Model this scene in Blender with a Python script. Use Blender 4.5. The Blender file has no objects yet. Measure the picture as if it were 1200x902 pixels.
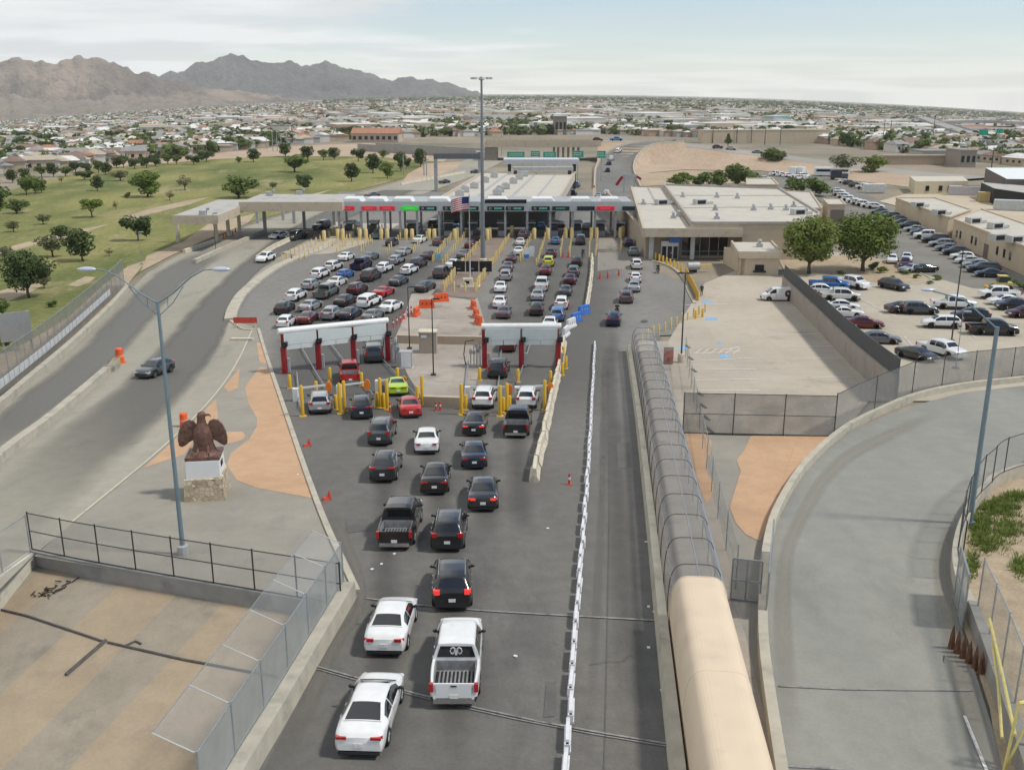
import bpy, bmesh, math, random
from math import sin, cos, pi, radians, sqrt, atan2, floor, exp
from mathutils import Vector, noise
random.seed(7)
SC = bpy.context.scene
COL = SC.collection
# ------------------------------------------------------------------ camera and ground profile
F = 1160.0; PITCH = radians(16.4); HC = 28.0
CP, SP = cos(PITCH), sin(PITCH)
def _prof(y):
    s, d0, w = 0.072, 108.0, 11.0
    t = d0 - y
    return s * (t + sqrt(t * t + w * w)) / 2
STEP = 4.0
def road_z(y):
    if y > 200: return 0.0
    k = floor(y / STEP); a = _prof(k * STEP); b = _prof((k + 1) * STEP)
    if k * STEP > 180: a = b = 0.0
    return a + (b - a) * (y / STEP - k)
def sstep(a, b, x):
    t = max(0.0, min(1.0, (x - a) / (b - a))); return t * t * (3 - 2 * t)
def far_z(x, y):
    # the valley floor falls away a little to both sides, far out
    if y < 330: return 0.0
    px = 560 + F * x / (y * CP + 8)
    px = max(-700, min(1900, px))
    k = (px - 560) / 640.0
    droop = (22 if k > 0 else 27) * min(k * k, 2.2)
    return -droop / F * y * sstep(330, 1500, y)
def gz(x, y):
    return road_z(y) if y < 330 else far_z(x, y)
def ray(px, py):
    u = (px - 600) / F; v = (py - 451) / F
    return u, CP - v * SP, -SP - v * CP
def G(px, py, dz=0.0):
    """photo pixel -> point on the ground (raised by dz)"""
    u, fy, fz = ray(px, py)
    z = 0.0
    for _ in range(40):
        t = (HC - z - dz) / -fz
        x, y = u * t, fy * t
        z = z * 0.4 + gz(x, y) * 0.6
    return Vector((x, y, z + dz))
def GD(px, py, y):
    """point seen at a pixel, at ground distance y"""
    u, fy, fz = ray(px, py); t = y / fy
    return Vector((u * t, y, HC + fz * t))
def heading(pa, pb):
    a, b = G(*pa), G(*pb)
    return -atan2(b.x - a.x, b.y - a.y)
# ------------------------------------------------------------------ materials
MATS = {}
def mat(name, col, rough=0.7, metal=0.0, var=0.12, scale=1.5, spec=0.4, bump=0.0, coat=0.0, emit=0.0, dirt=None, dscale=0.3, dlo=0.5, dhi=0.7, coords='Object'):
    """procedural surface: base colour broken up by two noises, optional dirt colour"""
    if name in MATS: return MATS[name]
    m = bpy.data.materials.new(name); m.use_nodes = True; MATS[name] = m
    nt = m.node_tree; N = nt.nodes; L = nt.links
    b = N['Principled BSDF']
    b.inputs['Roughness'].default_value = rough; b.inputs['Metallic'].default_value = metal
    b.inputs['Specular IOR Level'].default_value = spec
    b.inputs['Coat Weight'].default_value = coat; b.inputs['Coat Roughness'].default_value = 0.06
    c = (*col, 1)
    b.inputs['Base Color'].default_value = c; m.diffuse_color = c
    tc = N.new('ShaderNodeTexCoord') if coords == 'Object' else N.new('ShaderNodeNewGeometry')
    out = tc.outputs['Object'] if coords == 'Object' else tc.outputs['Position']
    col_out = None
    if var > 0:
        n = N.new('ShaderNodeTexNoise'); n.inputs['Scale'].default_value = scale; n.inputs['Detail'].default_value = 5
        L.new(out, n.inputs['Vector'])
        mr = N.new('ShaderNodeMapRange'); mr.inputs[1].default_value = 0.25; mr.inputs[2].default_value = 0.75
        mr.inputs[3].default_value = 1 - var; mr.inputs[4].default_value = 1 + var
        L.new(n.outputs['Fac'], mr.inputs[0])
        mx = N.new('ShaderNodeMix'); mx.data_type = 'RGBA'; mx.blend_type = 'MULTIPLY'; mx.inputs['Factor'].default_value = 1
        mx.inputs['A'].default_value = c
        L.new(mr.outputs[0], mx.inputs['B']); col_out = mx.outputs['Result']
        if bump > 0:
            bp = N.new('ShaderNodeBump'); bp.inputs['Strength'].default_value = bump; bp.inputs['Distance'].default_value = 0.1
            L.new(n.outputs['Fac'], bp.inputs['Height']); L.new(bp.outputs[0], b.inputs['Normal'])
    if dirt:
        n2 = N.new('ShaderNodeTexNoise'); n2.inputs['Scale'].default_value = dscale; n2.inputs['Detail'].default_value = 8; n2.inputs['Roughness'].default_value = 0.65
        L.new(out, n2.inputs['Vector'])
        r2 = N.new('ShaderNodeMapRange'); r2.inputs[1].default_value = dlo; r2.inputs[2].default_value = dhi; r2.interpolation_type = 'SMOOTHSTEP'
        L.new(n2.outputs['Fac'], r2.inputs[0])
        m2 = N.new('ShaderNodeMix'); m2.data_type = 'RGBA'; m2.inputs['B'].default_value = (*dirt, 1)
        if col_out: L.new(col_out, m2.inputs['A'])
        else: m2.inputs['A'].default_value = c
        L.new(r2.outputs[0], m2.inputs['Factor']); col_out = m2.outputs['Result']
    if col_out: L.new(col_out, b.inputs['Base Color'])
    if emit > 0:
        b.inputs['Emission Color'].default_value = c; b.inputs['Emission Strength'].default_value = emit
    return m
def mesh_mat(name, col, cover):
    """woven wire seen from afar: part wire, part gap"""
    if name in MATS: return MATS[name]
    m = bpy.data.materials.new(name); m.use_nodes = True; MATS[name] = m
    nt = m.node_tree; N = nt.nodes; L = nt.links
    b = N['Principled BSDF']; b.inputs['Base Color'].default_value = (*col, 1); b.inputs['Roughness'].default_value = 0.55; b.inputs['Metallic'].default_value = 0.2
    t = N.new('ShaderNodeBsdfTransparent'); mx = N.new('ShaderNodeMixShader')
    g = N.new('ShaderNodeNewGeometry'); n = N.new('ShaderNodeTexNoise'); n.inputs['Scale'].default_value = 0.8; n.inputs['Detail'].default_value = 3
    L.new(g.outputs['Position'], n.inputs['Vector'])
    r = N.new('ShaderNodeMapRange'); r.inputs[1].default_value = .3; r.inputs[2].default_value = .7; r.inputs[3].default_value = cover * .85; r.inputs[4].default_value = min(1, cover * 1.15)
    L.new(n.outputs['Fac'], r.inputs[0]); L.new(r.outputs[0], mx.inputs[0])
    L.new(t.outputs[0], mx.inputs[1]); L.new(b.outputs[0], mx.inputs[2]); L.new(mx.outputs[0], N['Material Output'].inputs['Surface'])
    return m
def gray(v): return (v, v, v)
# ------------------------------------------------------------------ building helpers
def link(o): COL.objects.link(o); return o
def tag(o, label=None, cat=None, group=None, kind=None):
    if label: o['label'] = label
    if cat: o['category'] = cat
    if group: o['group'] = group
    if kind: o['kind'] = kind
    return o
def thing(name, label, cat, loc=(0, 0, 0), rz=0.0, group=None):
    o = link(bpy.data.objects.new(name, None)); o.empty_display_size = 0.3
    o.location = loc; o.rotation_euler = (0, 0, rz)
    return tag(o, label, cat, group)
class MB:
    def __init__(s): s.v = []; s.f = []; s.m = []; s.uv = None
    def add(s, vs, fs, mi=0):
        n = len(s.v); s.v += [tuple(v) for v in vs]; s.f += [tuple(i + n for i in f) for f in fs]; s.m += [mi] * len(fs); return s
    def box(s, c, d, rz=0.0, mi=0, taper=1.0, rx=0.0):
        x, y, z = d[0] / 2, d[1] / 2, d[2] / 2; vs = []
        for dz in (-1, 1):
            k = taper if dz > 0 else 1.0
            for dx, dy in ((-1, -1), (1, -1), (1, 1), (-1, 1)):
                X, Y, Z = dx * x * k, dy * y * k, dz * z
                if rx: Y, Z = Y * cos(rx) - Z * sin(rx), Y * sin(rx) + Z * cos(rx)
                vs.append((c[0] + X * cos(rz) - Y * sin(rz), c[1] + X * sin(rz) + Y * cos(rz), c[2] + Z))
        return s.add(vs, [(3, 2, 1, 0), (4, 5, 6, 7), (0, 1, 5, 4), (1, 2, 6, 5), (2, 3, 7, 6), (3, 0, 4, 7)], mi)
    def bar(s, a, b, w, h=None, mi=0, n=0):
        """bar between two points: box section w x h, or round with n sides"""
        a, b = Vector(a), Vector(b); d = (b - a)
        if d.length < 1e-6: return s
        d.normalize(); up = Vector((0, 0, 1)) if abs(d.z) < .95 else Vector((0, 1, 0))
        r = d.cross(up).normalized(); u = r.cross(d); h = h or w
        if n: ring = [(r * cos(2 * pi * i / n) + u * sin(2 * pi * i / n)) * w / 2 for i in range(n)]
        else: ring = [r * -w / 2 + u * -h / 2, r * w / 2 + u * -h / 2, r * w / 2 + u * h / 2, r * -w / 2 + u * h / 2]; n = 4
        vs = [a + q for q in ring] + [b + q for q in ring]
        fs = [(i, (i + 1) % n, n + (i + 1) % n, n + i) for i in range(n)] + [tuple(range(n))[::-1], tuple(range(n, 2 * n))]
        return s.add(vs, fs, mi)
    def tube(s, path, r, n=8, mi=0, r1=None):
        path = [Vector(p) for p in path]; vs = []; fs = []; K = len(path)
        for i, p in enumerate(path):
            d = (path[min(i + 1, K - 1)] - path[max(i - 1, 0)]).normalized()
            up = Vector((0, 0, 1)) if abs(d.z) < .95 else Vector((0, 1, 0))
            a = d.cross(up).normalized(); u = a.cross(d); q = r if r1 is None else r + (r1 - r) * i / (K - 1)
            vs += [p + (a * cos(2 * pi * j / n) + u * sin(2 * pi * j / n)) * q for j in range(n)]
        for i in range(K - 1):
            for j in range(n): fs.append((i * n + j, i * n + (j + 1) % n, (i + 1) * n + (j + 1) % n, (i + 1) * n + j))
        fs += [tuple(range(n))[::-1], tuple(range((K - 1) * n, K * n))]
        return s.add(vs, fs, mi)
    def lathe(s, prof, c=(0, 0, 0), n=14, axis='z', mi=0):
        vs = []; fs = []
        for r, h in prof:
            for j in range(n):
                a = 2 * pi * j / n; p, q = r * cos(a), r * sin(a)
                vs.append((c[0] + p, c[1] + q, c[2] + h) if axis == 'z' else (c[0] + h, c[1] + p, c[2] + q))
        K = len(prof)
        for i in range(K - 1):
            for j in range(n): fs.append((i * n + j, i * n + (j + 1) % n, (i + 1) * n + (j + 1) % n, (i + 1) * n + j))
        if prof[0][0] > 1e-4: fs.append(tuple(range(n))[::-1])
        if prof[-1][0] > 1e-4: fs.append(tuple(range((K - 1) * n, K * n)))
        return s.add(vs, fs, mi)
    def prism(s, pts, z0, z1, mi=0):
        """vertical prism over a plan outline; z0, z1 numbers or lists"""
        n = len(pts); z0 = z0 if isinstance(z0, (list, tuple)) else [z0] * n; z1 = z1 if isinstance(z1, (list, tuple)) else [z1] * n
        vs = [(p[0], p[1], z0[i]) for i, p in enumerate(pts)] + [(p[0], p[1], z1[i]) for i, p in enumerate(pts)]
        area = sum(pts[i][0] * pts[(i + 1) % n][1] - pts[(i + 1) % n][0] * pts[i][1] for i in range(n))
        fs = [(i, (i + 1) % n, n + (i + 1) % n, n + i) for i in range(n)] + [tuple(range(n))[::-1], tuple(range(n, 2 * n))]
        if area < 0: fs = [f[::-1] for f in fs]
        return s.add(vs, fs, mi)
    def sweep(s, pts, sec, mi=0, closed=False):
        """cross-section [(side, up)] swept along a 3-D line, upright"""
        pts = [Vector(p) for p in pts]; K = len(pts); n = len(sec); vs = []; fs = []
        for i, p in enumerate(pts):
            a = pts[max(i - 1, 0)]; b = pts[min(i + 1, K - 1)]
            d = Vector((b.x - a.x, b.y - a.y, 0)).normalized(); r = Vector((d.y, -d.x, 0))
            vs += [p + r * q[0] + Vector((0, 0, q[1])) for q in sec]
        for i in range(K - 1):
            for j in range(n): fs.append((i * n + j, i * n + (j + 1) % n, (i + 1) * n + (j + 1) % n, (i + 1) * n + j))
        fs += [tuple(range(n))[::-1], tuple(range((K - 1) * n, K * n))]
        return s.add(vs, fs, mi)
    def ball(s, c, r, mi=0, n=8, m=6):
        r = r if isinstance(r, (tuple, list)) else (r, r, r)
        vs = []; fs = []
        for i in range(m + 1):
            t = pi * i / m
            for j in range(n): vs.append((c[0] + r[0] * sin(t) * cos(2 * pi * j / n), c[1] + r[1] * sin(t) * sin(2 * pi * j / n), c[2] - r[2] * cos(t)))
        for i in range(m):
            for j in range(n): fs.append((i * n + j, i * n + (j + 1) % n, (i + 1) * n + (j + 1) % n, (i + 1) * n + j))
        return s.add(vs, fs, mi)
    def build(s, name, mats, parent=None, loc=(0, 0, 0), rz=0.0, smooth=False):
        me = bpy.data.meshes.new(name); me.from_pydata(s.v, [], s.f)
        for m in (mats if isinstance(mats, (list, tuple)) else [mats]): me.materials.append(m)
        me.polygons.foreach_set('material_index', s.m)
        if smooth:
            me.polygons.foreach_set('use_smooth', [True] * len(me.polygons))
            if smooth != True: me.set_sharp_from_angle(angle=radians(smooth))
        me.update()
        o = link(bpy.data.objects.new(name, me)); o.location = loc; o.rotation_euler = (0, 0, rz)
        if parent: o.parent = parent
        return o
def kids(o): return list(o.children)
def copy_tree(o, skip=(), parent=None, paint=None):
    c = link(o.copy())
    if parent: c.parent = parent
    if paint and 'paint' in c:
        c.material_slots[0].link = 'OBJECT'; c.material_slots[0].material = paint
    for ch in kids(o):
        if ch.name.split('.')[0] not in skip: copy_tree(ch, skip, c, paint)
    return c
# ------------------------------------------------------------------ vehicles
def lerp_tab(tab, y):
    if y <= tab[0][0]: return tab[0][1]
    for (a, va), (b, vb) in zip(tab, tab[1:]):
        if y <= b: return va + (vb - va) * (y - a) / (b - a)
    return tab[-1][1]
GLASS = mat('tinted_glass', (.012, .014, .016), .04, 0, 0, spec=.6, coat=.6)
TYRE = mat('tyre_rubber', (.018, .018, .018), .85, 0, .2, 6)
RIM = mat("alloy_rim", (.5, .51, .52), .35, .35, .15, 5)
TRIM = mat('black_plastic', (.022, .022, .024), .55, 0, .15, 4)
REDL = mat('red_lamp', (.42, .015, .012), .18, 0, 0, coat=.5)
LITL = mat('lit_brake_lamp', (.9, .05, .04), .2, 0, 0, coat=.5, emit=.45)
HEADL = mat('head_lamp', (.75, .77, .8), .1, .3, 0, coat=.6)
PLATE = mat('number_plate', (.7, .7, .68), .5, 0, .25, 14)
CHROME = mat('bright_metal', (.6, .6, .6), .22, .9, 0)
BEDM = mat('bed_liner', (.22, .22, .225), .7, 0, .3, 5)
SPEC = {
 # zt: roofline, zs: shoulder line, both as (distance from the rear, height); cab: y of rear glass foot, rear roof edge, front roof edge, windscreen foot
 'sedan': dict(L=4.75, W=1.84, wr=.33, ax=(.95, 3.75), zt=[(0, .8), (.06, .97), (.2, 1.06), (.75, 1.09), (1.5, 1.41), (2.1, 1.46), (2.75, 1.42), (3.55, 1.02), (4.3, .89), (4.65, .76), (4.75, .6)],
               zs=[(0, .72), (.25, .95), (1.6, .95), (3.5, .9), (4.3, .78), (4.75, .55)], cab=(.8, 1.45, 2.8, 3.5), roof=.66, tl=(.58, .82, .3, .13)),
 'sport coupe': dict(L=4.85, W=1.92, wr=.35, ax=(1.0, 3.85), zt=[(0, .85), (.06, 1.0), (.5, 1.08), (1.0, 1.12), (1.7, 1.38), (2.15, 1.42), (2.6, 1.38), (3.3, 1.03), (4.4, .93), (4.75, .82), (4.85, .62)],
               zs=[(0, .78), (.3, .99), (1.5, .96), (3.3, .92), (4.4, .84), (4.85, .56)], cab=(1.02, 1.68, 2.62, 3.28), roof=.62, tl=(.52, .86, .55, .12)),
 'suv': dict(L=4.65, W=1.88, wr=.36, ax=(.9, 3.65), zt=[(0, .95), (.05, 1.08), (.14, 1.12), (.55, 1.6), (1.2, 1.69), (2.0, 1.7), (2.7, 1.64), (3.45, 1.14), (4.3, 1.0), (4.55, .88), (4.65, .62)],
               zs=[(0, .9), (.2, 1.06), (1.6, 1.05), (3.5, 1.02), (4.3, .9), (4.65, .58)], cab=(.16, .54, 2.75, 3.4), roof=.7, tl=(.68, 1.02, .24, .22)),
 'large suv': dict(L=5.1, W=2.0, wr=.39, ax=(1.05, 4.0), zt=[(0, 1.0), (.04, 1.15), (.1, 1.2), (.34, 1.8), (.8, 1.87), (2.6, 1.88), (3.1, 1.82), (3.75, 1.25), (4.8, 1.12), (5.03, .98), (5.1, .66)],
               zs=[(0, .96), (.2, 1.14), (1.6, 1.14), (3.8, 1.12), (4.8, 1.0), (5.1, .62)], cab=(.12, .33, 3.14, 3.7), roof=.76, tl=(.84, 1.15, .16, .4)),
 'hatchback': dict(L=4.05, W=1.76, wr=.31, ax=(.7, 3.25), zt=[(0, .85), (.05, .98), (.2, 1.05), (.6, 1.42), (1.2, 1.5), (1.9, 1.5), (2.35, 1.45), (3.05, 1.05), (3.75, .93), (3.98, .8), (4.05, .6)],
               zs=[(0, .8), (.2, .96), (1.5, .96), (3.05, .94), (3.75, .82), (4.05, .55)], cab=(.24, .62, 2.4, 3.0), roof=.68, tl=(.62, .92, .2, .26)),
 'minivan': dict(L=5.1, W=1.98, wr=.35, ax=(.95, 4.0), zt=[(0, .95), (.05, 1.1), (.12, 1.14), (.42, 1.68), (1.2, 1.76), (2.6, 1.76), (3.2, 1.7), (4.1, 1.1), (4.8, .95), (5.03, .82), (5.1, .6)],
               zs=[(0, .9), (.2, 1.08), (1.6, 1.06), (4.0, 1.0), (4.8, .86), (5.1, .56)], cab=(.14, .42, 3.24, 4.02), roof=.74, tl=(.78, 1.1, .18, .4)),
 'cargo van': dict(L=4.85, W=1.84, wr=.32, ax=(.85, 3.85), zt=[(0, 1.1), (.03, 1.35), (.06, 1.45), (.12, 1.86), (.5, 1.9), (2.9, 1.9), (3.3, 1.82), (4.05, 1.18), (4.6, 1.0), (4.8, .86), (4.85, .6)],
               zs=[(0, 1.0), (.2, 1.15), (1.6, 1.15), (4.0, 1.06), (4.6, .9), (4.85, .56)], cab=(.07, .12, 3.34, 4.0), roof=.82, tl=(.8, 1.0, .12, .4)),
 'pickup': dict(L=5.75, W=2.02, wr=.4, ax=(1.25, 4.75), bed=1.85, zt=[(0, 1.1), (1.85, 1.18), (1.86, 1.84), (2.3, 1.9), (3.5, 1.9), (3.95, 1.82), (4.55, 1.28), (5.5, 1.16), (5.68, 1.0), (5.75, .68)],
               zs=[(0, 1.05), (.2, 1.12), (1.85, 1.14), (4.6, 1.14), (5.5, 1.02), (5.75, .62)], cab=(1.86, 1.9, 3.98, 4.5), roof=.72, tl=(.88, .95, .16, .34)),
}
def variant(base, **k):
    d = dict(SPEC[base]); d.update(k); d['like'] = base; return d
SPEC['crossover'] = variant('suv', L=4.6, W=1.85, roof=.66, tl=(.6, 1.04, .42, .11), zt=[(0, .92), (.05, 1.06), (.16, 1.12), (.75, 1.5), (1.3, 1.62), (2.0, 1.66), (2.6, 1.6), (3.45, 1.1), (4.25, .96), (4.5, .84), (4.6, .6)], zs=[(0, .88), (.2, 1.06), (1.6, 1.04), (3.5, 1.0), (4.25, .86), (4.6, .56)], cab=(.22, .74, 2.66, 3.4))
SPEC['saloon'] = variant('sedan', L=4.9, W=1.86, roof=.64, tl=(.62, .86, .38, .1), zt=[(0, .82), (.05, 1.0), (.18, 1.08), (.7, 1.1), (1.65, 1.4), (2.2, 1.46), (2.85, 1.41), (3.7, 1.02), (4.5, .88), (4.8, .74), (4.9, .58)], zs=[(0, .76), (.25, .98), (1.6, .96), (3.65, .9), (4.5, .77), (4.9, .54)], cab=(.76, 1.6, 2.9, 3.65), ax=(1.0, 3.85))
class CarSurf:
    def __init__(s, sp):
        s.sp = sp; s.L = sp['L']; s.hw0 = sp['W'] / 2
    def zt(s, y):
        if 'bed' in s.sp: return lerp_tab(s.sp['zt'], y)
        return sum(lerp_tab(s.sp['zt'], y + d) for d in (-.07, 0, .07)) / 3
    def row(s, y):
        sp = s.sp; L = s.L; t = (y - L / 2) / (L / 2)
        hw = s.hw0 * (1 - .09 * abs(t) ** 5 - (.06 * max(0, (abs(t) - .96) / .04) ** 2))
        if t > 0: hw *= 1 - .05 * t ** 3
        zb = .24 + .1 * abs(t) ** 8
        for yw in sp['ax']:
            R = sp['wr'] + .07
            if abs(y - yw) < R: zb = max(zb, sp['wr'] + sqrt(R * R - (y - yw) ** 2))
        zs = lerp_tab(sp['zs'], y); zt = s.zt(y)
        zb = min(zb, zs - .06)
        pts = [(hw * .93, zb)]
        for k, w in ((.3, .985), (.55, 1.0), (.82, .988), (.95, .972)): pts.append((hw * w, zb + k * (zs - zb)))
        pts.append((hw * .945, zs + .015))
        if 'bed' in sp and y < sp['bed'] - .005:
            fl = .66
            pts += [(hw * .86, zs + .015), (hw * .84, zs - .02), (hw * .83, fl + .02), (hw * .6, fl), (0, fl)]
            return pts
        zt = max(zt, zs + .05); h = zt - zs
        k = max(0, min(1, (h - .06) / .38))
        wt = hw * (.90 + (sp['roof'] - .90) * k)
        ze = zt - .05 - .02 * k; ze = max(ze, zs + .03)
        wb = hw * .93
        for q in (.1, .5): pts.append((wb + (wt - wb) * q + .03 * sin(pi * q) * k, zs + .02 + (ze - zs - .02) * q))
        pts += [(wt, ze), (wt * .93, ze + (zt - ze) * .45), (wt * .5, zt - (zt - ze) * .13), (0, zt)]
        return pts
    def at(s, y, kind, q, side=1):
        p = s.row(y); 
        if kind == 'side':    # q from shoulder to roof edge
            a, b, c = p[6], p[7], p[8]; seq = [p[5], a, b, c]; 
            f = q * 3; i = min(2, int(f)); f -= i
            x = seq[i][0] + (seq[i + 1][0] - seq[i][0]) * f; z = seq[i][1] + (seq[i + 1][1] - seq[i][1]) * f
            return Vector((x * side, y - s.L / 2, z))
        w = p[8][0]; X = q * w; ax = abs(X); seq = [p[11], p[10], p[9], p[8]]
        for (xa, za), (xb, zb) in zip(seq, seq[1:]):
            if ax <= xb + 1e-6: return Vector((X, y - s.L / 2, za + (zb - za) * (ax - xa) / max(1e-6, xb - xa)))
        return Vector((X, y - s.L / 2, p[8][1]))
    def patch(s, mb, ys, qs, kind, side=1, off=.012):
        n = len(qs); vs = []
        for y in ys:
            for q in qs:
                e = .02; p = s.at(y, kind, q, side)
                dy = s.at(y + e, kind, q, side) - s.at(y - e, kind, q, side)
                dq = s.at(y, kind, q + .04 if q < .9 else q, side) - s.at(y, kind, q - .04 if q > -.9 else q, side)
                nn = dy.cross(dq)
                if nn.length < 1e-9: nn = Vector((side, 0, 0)) if kind == 'side' else Vector((0, 0, 1))
                nn.normalize()
                if (nn.z < 0 and kind != 'side') or (kind == 'side' and nn.x * side < 0): nn = -nn
                vs.append(p + nn * off)
        fs = [(i * n + j, i * n + j + 1, (i + 1) * n + j + 1, (i + 1) * n + j) for i in range(len(ys) - 1) for j in range(n - 1)]
        mb.add(vs, fs)
def span(a, b, n): return [a + (b - a) * i / n for i in range(n + 1)]
PROTO = {}
def make_vehicle(kind):
    key = kind; sp = SPEC[kind]; S = CarSurf(sp); L = S.L; kind = sp.get('like', kind); base = thing(kind.replace(' ', '_') if kind != 'suv' else 'suv_car', kind, kind)
    # body shell
    ys = span(0.0, L, int(L / .085))
    if 'bed' in sp: ys = sorted([y for y in ys if abs(y - sp['bed']) > .04] + [sp['bed'] - .012, sp['bed'] + .012])
    mb = MB(); rows = []
    for y in ys:
        p = S.row(y); full = [(x, z) for x, z in p] + [(-x, z) for x, z in p[-2::-1]]
        if y == ys[0] or y == ys[-1]: full = [(x * .97, z if z > .4 else z + .03) for x, z in full]
        rows.append([(x, y - L / 2, z) for x, z in full])
    # even ring length: bed rows have 11 points, cab rows 12
    def even(r):
        h = (len(r) + 1) // 2
        return r if h == 12 else r[:h - 1] + [((r[h - 2][0] + r[h - 1][0]) / 2, r[h - 1][1], r[h - 1][2])] + [r[h - 1]] + [(-(r[h - 2][0] + r[h - 1][0]) / 2, r[h - 1][1], r[h - 1][2])] + r[h:]
    rows = [even(r) for r in rows]; n = len(rows[0])
    fs = [(i * n + j, i * n + j + 1, (i + 1) * n + j + 1, (i + 1) * n + j) for i in range(len(rows) - 1) for j in range(n - 1)]
    fs += [tuple(range(n))[::-1], tuple(range((len(rows) - 1) * n, len(rows) * n))]
    mb.add([v for r in rows for v in r], [f[::-1] for f in fs])
    if kind in ('suv', 'large suv', 'pickup', 'minivan'): mb.m = [1 if (k % (n - 1) in (0, n - 2) and k < (len(rows) - 1) * (n - 1)) else 0 for k in range(len(mb.f))]
    o = mb.build('body', [mat('paint', (.5, .5, .5), .3, 0, 0, coat=.8), TRIM], base, smooth=38); o['paint'] = 1
    ub = MB(); ub.box((0, 0, .36), (sp['W'] * .72, L * .93, .34)); 
    for yw in sp['ax']: ub.box((0, yw - L / 2, .45), (sp['W'] * .8, sp['wr'] * 2.1, .5))
    ub.build('underbody_blocker', TRIM, base)  # dark boxes added under the body shell to block light
    c = sp['cab']
    gl = MB(); S.patch(gl, span(c[2] + .04, c[3] - .03, 6), span(-.86, .86, 8), 'top'); gl.build('windscreen', GLASS, base, smooth=True)
    gl = MB()
    if 'bed' in sp:
        y = c[0] - L / 2 - .022; w = S.hw0 * .78; w2 = S.hw0 * .64
        gl.add([(-w, y, 1.24), (w, y, 1.24), (w2, y, 1.72), (-w2, y, 1.72)], [(0, 1, 2, 3)])
    else: S.patch(gl, span(c[0] + .03, c[1] - .03, 6), span(-.84, .84, 8), 'top')
    gl.build('rear_window', GLASS, base, smooth=True)
    gl = MB(); S.patch(gl, span(c[3] - .02, c[3] + .12, 2), span(-.9, .9, 8), 'top', off=.016); gl.build('wiper_cowl', TRIM, base, smooth=True)
    cab0 = c[0] + (.12 if 'bed' in sp else .22) ; 
    if kind in ('sedan', 'sport coupe'): cab0 = c[0] + .32
    cuts = {'pickup': [(1.98, 2.75), (2.83, 4.3)], 'large suv': [(.35, 1.2), (1.27, 2.15), (2.22, 3.5)], 'minivan': [(.4, 1.35), (1.42, 2.6), (2.68, 3.8)], 'cargo van': [(2.85, 3.75)],
            'suv': [(.42, 1.0), (1.06, 1.95), (2.02, 3.2)], 'sport coupe': [(1.35, 1.75), (1.82, 3.05)]}.get(kind, [(cab0, 1.9 if L > 4.3 else 1.6), (1.97 if L > 4.3 else 1.67, c[3] - .28)])
    for side in (-1, 1):
        for a, b in cuts:
            gl = MB(); S.patch(gl, span(a, b, 7), [.2, .45, .7, .9], 'side', side); gl.build('side_window', GLASS, base, smooth=True)
    # door gaps and handles
    ds = [cuts[0][0]] + [(a[1] + b[0]) / 2 for a, b in zip(cuts, cuts[1:])] + [cuts[-1][1] - .1]
    for side in (-1, 1):
        sm = MB(); hd_ = MB()
        for i, y in enumerate(ds):
            pts = S.row(y)[1:6]
            for (xa, za), (xb, zb_) in zip(pts, pts[1:]): sm.add([(side * (xa + .006), y - L / 2 - .012, za), (side * (xa + .006), y - L / 2 + .012, za), (side * (xb + .006), y - L / 2 + .012, zb_), (side * (xb + .006), y - L / 2 - .012, zb_)], [(0, 1, 2, 3)])
            if i < len(ds) - 1: p5 = S.row(y + .2)[4]; hd_.box((side * (p5[0] + .012), y + .2 - L / 2, p5[1] - .03), (.03, .2, .035))
        sm.build('door_seam', TRIM, base); hd_.build('door_handle', CHROME, base)
    bl = MB(); S.patch(bl, [c[0] - .05, c[0] - .03], span(-.9, .9, 6), 'top', off=.006) if kind in ('sedan', 'sport coupe') else bl.box((0, -L / 2 - .004, .5), (sp['W'] * .7, .01, .02)); bl.build('boot_seam', TRIM, base)
    # wheels
    wr = sp['wr']; wm = None
    for yw in sp['ax']:
        for side in (-1, 1):
            x = side * (S.hw0 - .115)
            if wm is None:
                t = MB(); t.lathe([(wr * .62, -.1), (wr * .93, -.11), (wr, -.07), (wr, .07), (wr * .93, .11), (wr * .62, .1), (wr * .62, -.1)], axis='x', n=20)
                w = t.build('wheel', TYRE, base, smooth=40); wm = w.data
                r = MB(); r.lathe([(wr * .62, .085), (wr * .56, .06), (wr * .2, .05), (wr * .12, .075), (.001, .075)], axis='x', n=20); r.lathe([(.001, -.075), (wr * .12, -.075), (wr * .2, -.05), (wr * .56, -.06), (wr * .62, -.085)], axis='x', n=20)
                for q in range(5):
                    a = 2 * pi * q / 5
                    for e in (.075, -.075): r.bar((e, wr * .12 * cos(a), wr * .12 * sin(a)), (e * 1.05, wr * .6 * cos(a), wr * .6 * sin(a)), .05, .02)
                ro = r.build('rim', RIM, w, smooth=40); rm = ro.data
            else:
                w = link(bpy.data.objects.new('wheel', wm)); w.parent = base
                ro = link(bpy.data.objects.new('rim', rm)); ro.parent = w
            w.location = (x, yw - L / 2, wr)
    # lamps, plate, mirrors, trim
    tx, tz, tw, th = sp['tl']
    for side in (-1, 1):
        t = MB(); t.box((side * (tx if kind != 'sport coupe' else .5), -L / 2 + .05, tz), (tw, .16, th)); t.box((side * (S.hw0 * .86), -L / 2 + .18, tz), (.1, .2, th * .9))
        t.build('tail_lamp', REDL, base)
        hz = lerp_tab(sp['zs'], L - .25) - .1
        t = MB(); t.box((side * S.hw0 * .66, L / 2 - .12, hz), (.36, .2, .15)); t.box((side * S.hw0 * .84, L / 2 - .28, hz + .02), (.12, .34, .13)); t.build('headlight', HEADL, base)
        m = MB(); mx = side * (S.hw0 + .1); my = c[3] - .42 - L / 2; mz = lerp_tab(sp['zs'], c[3] - .4) + .09
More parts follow.
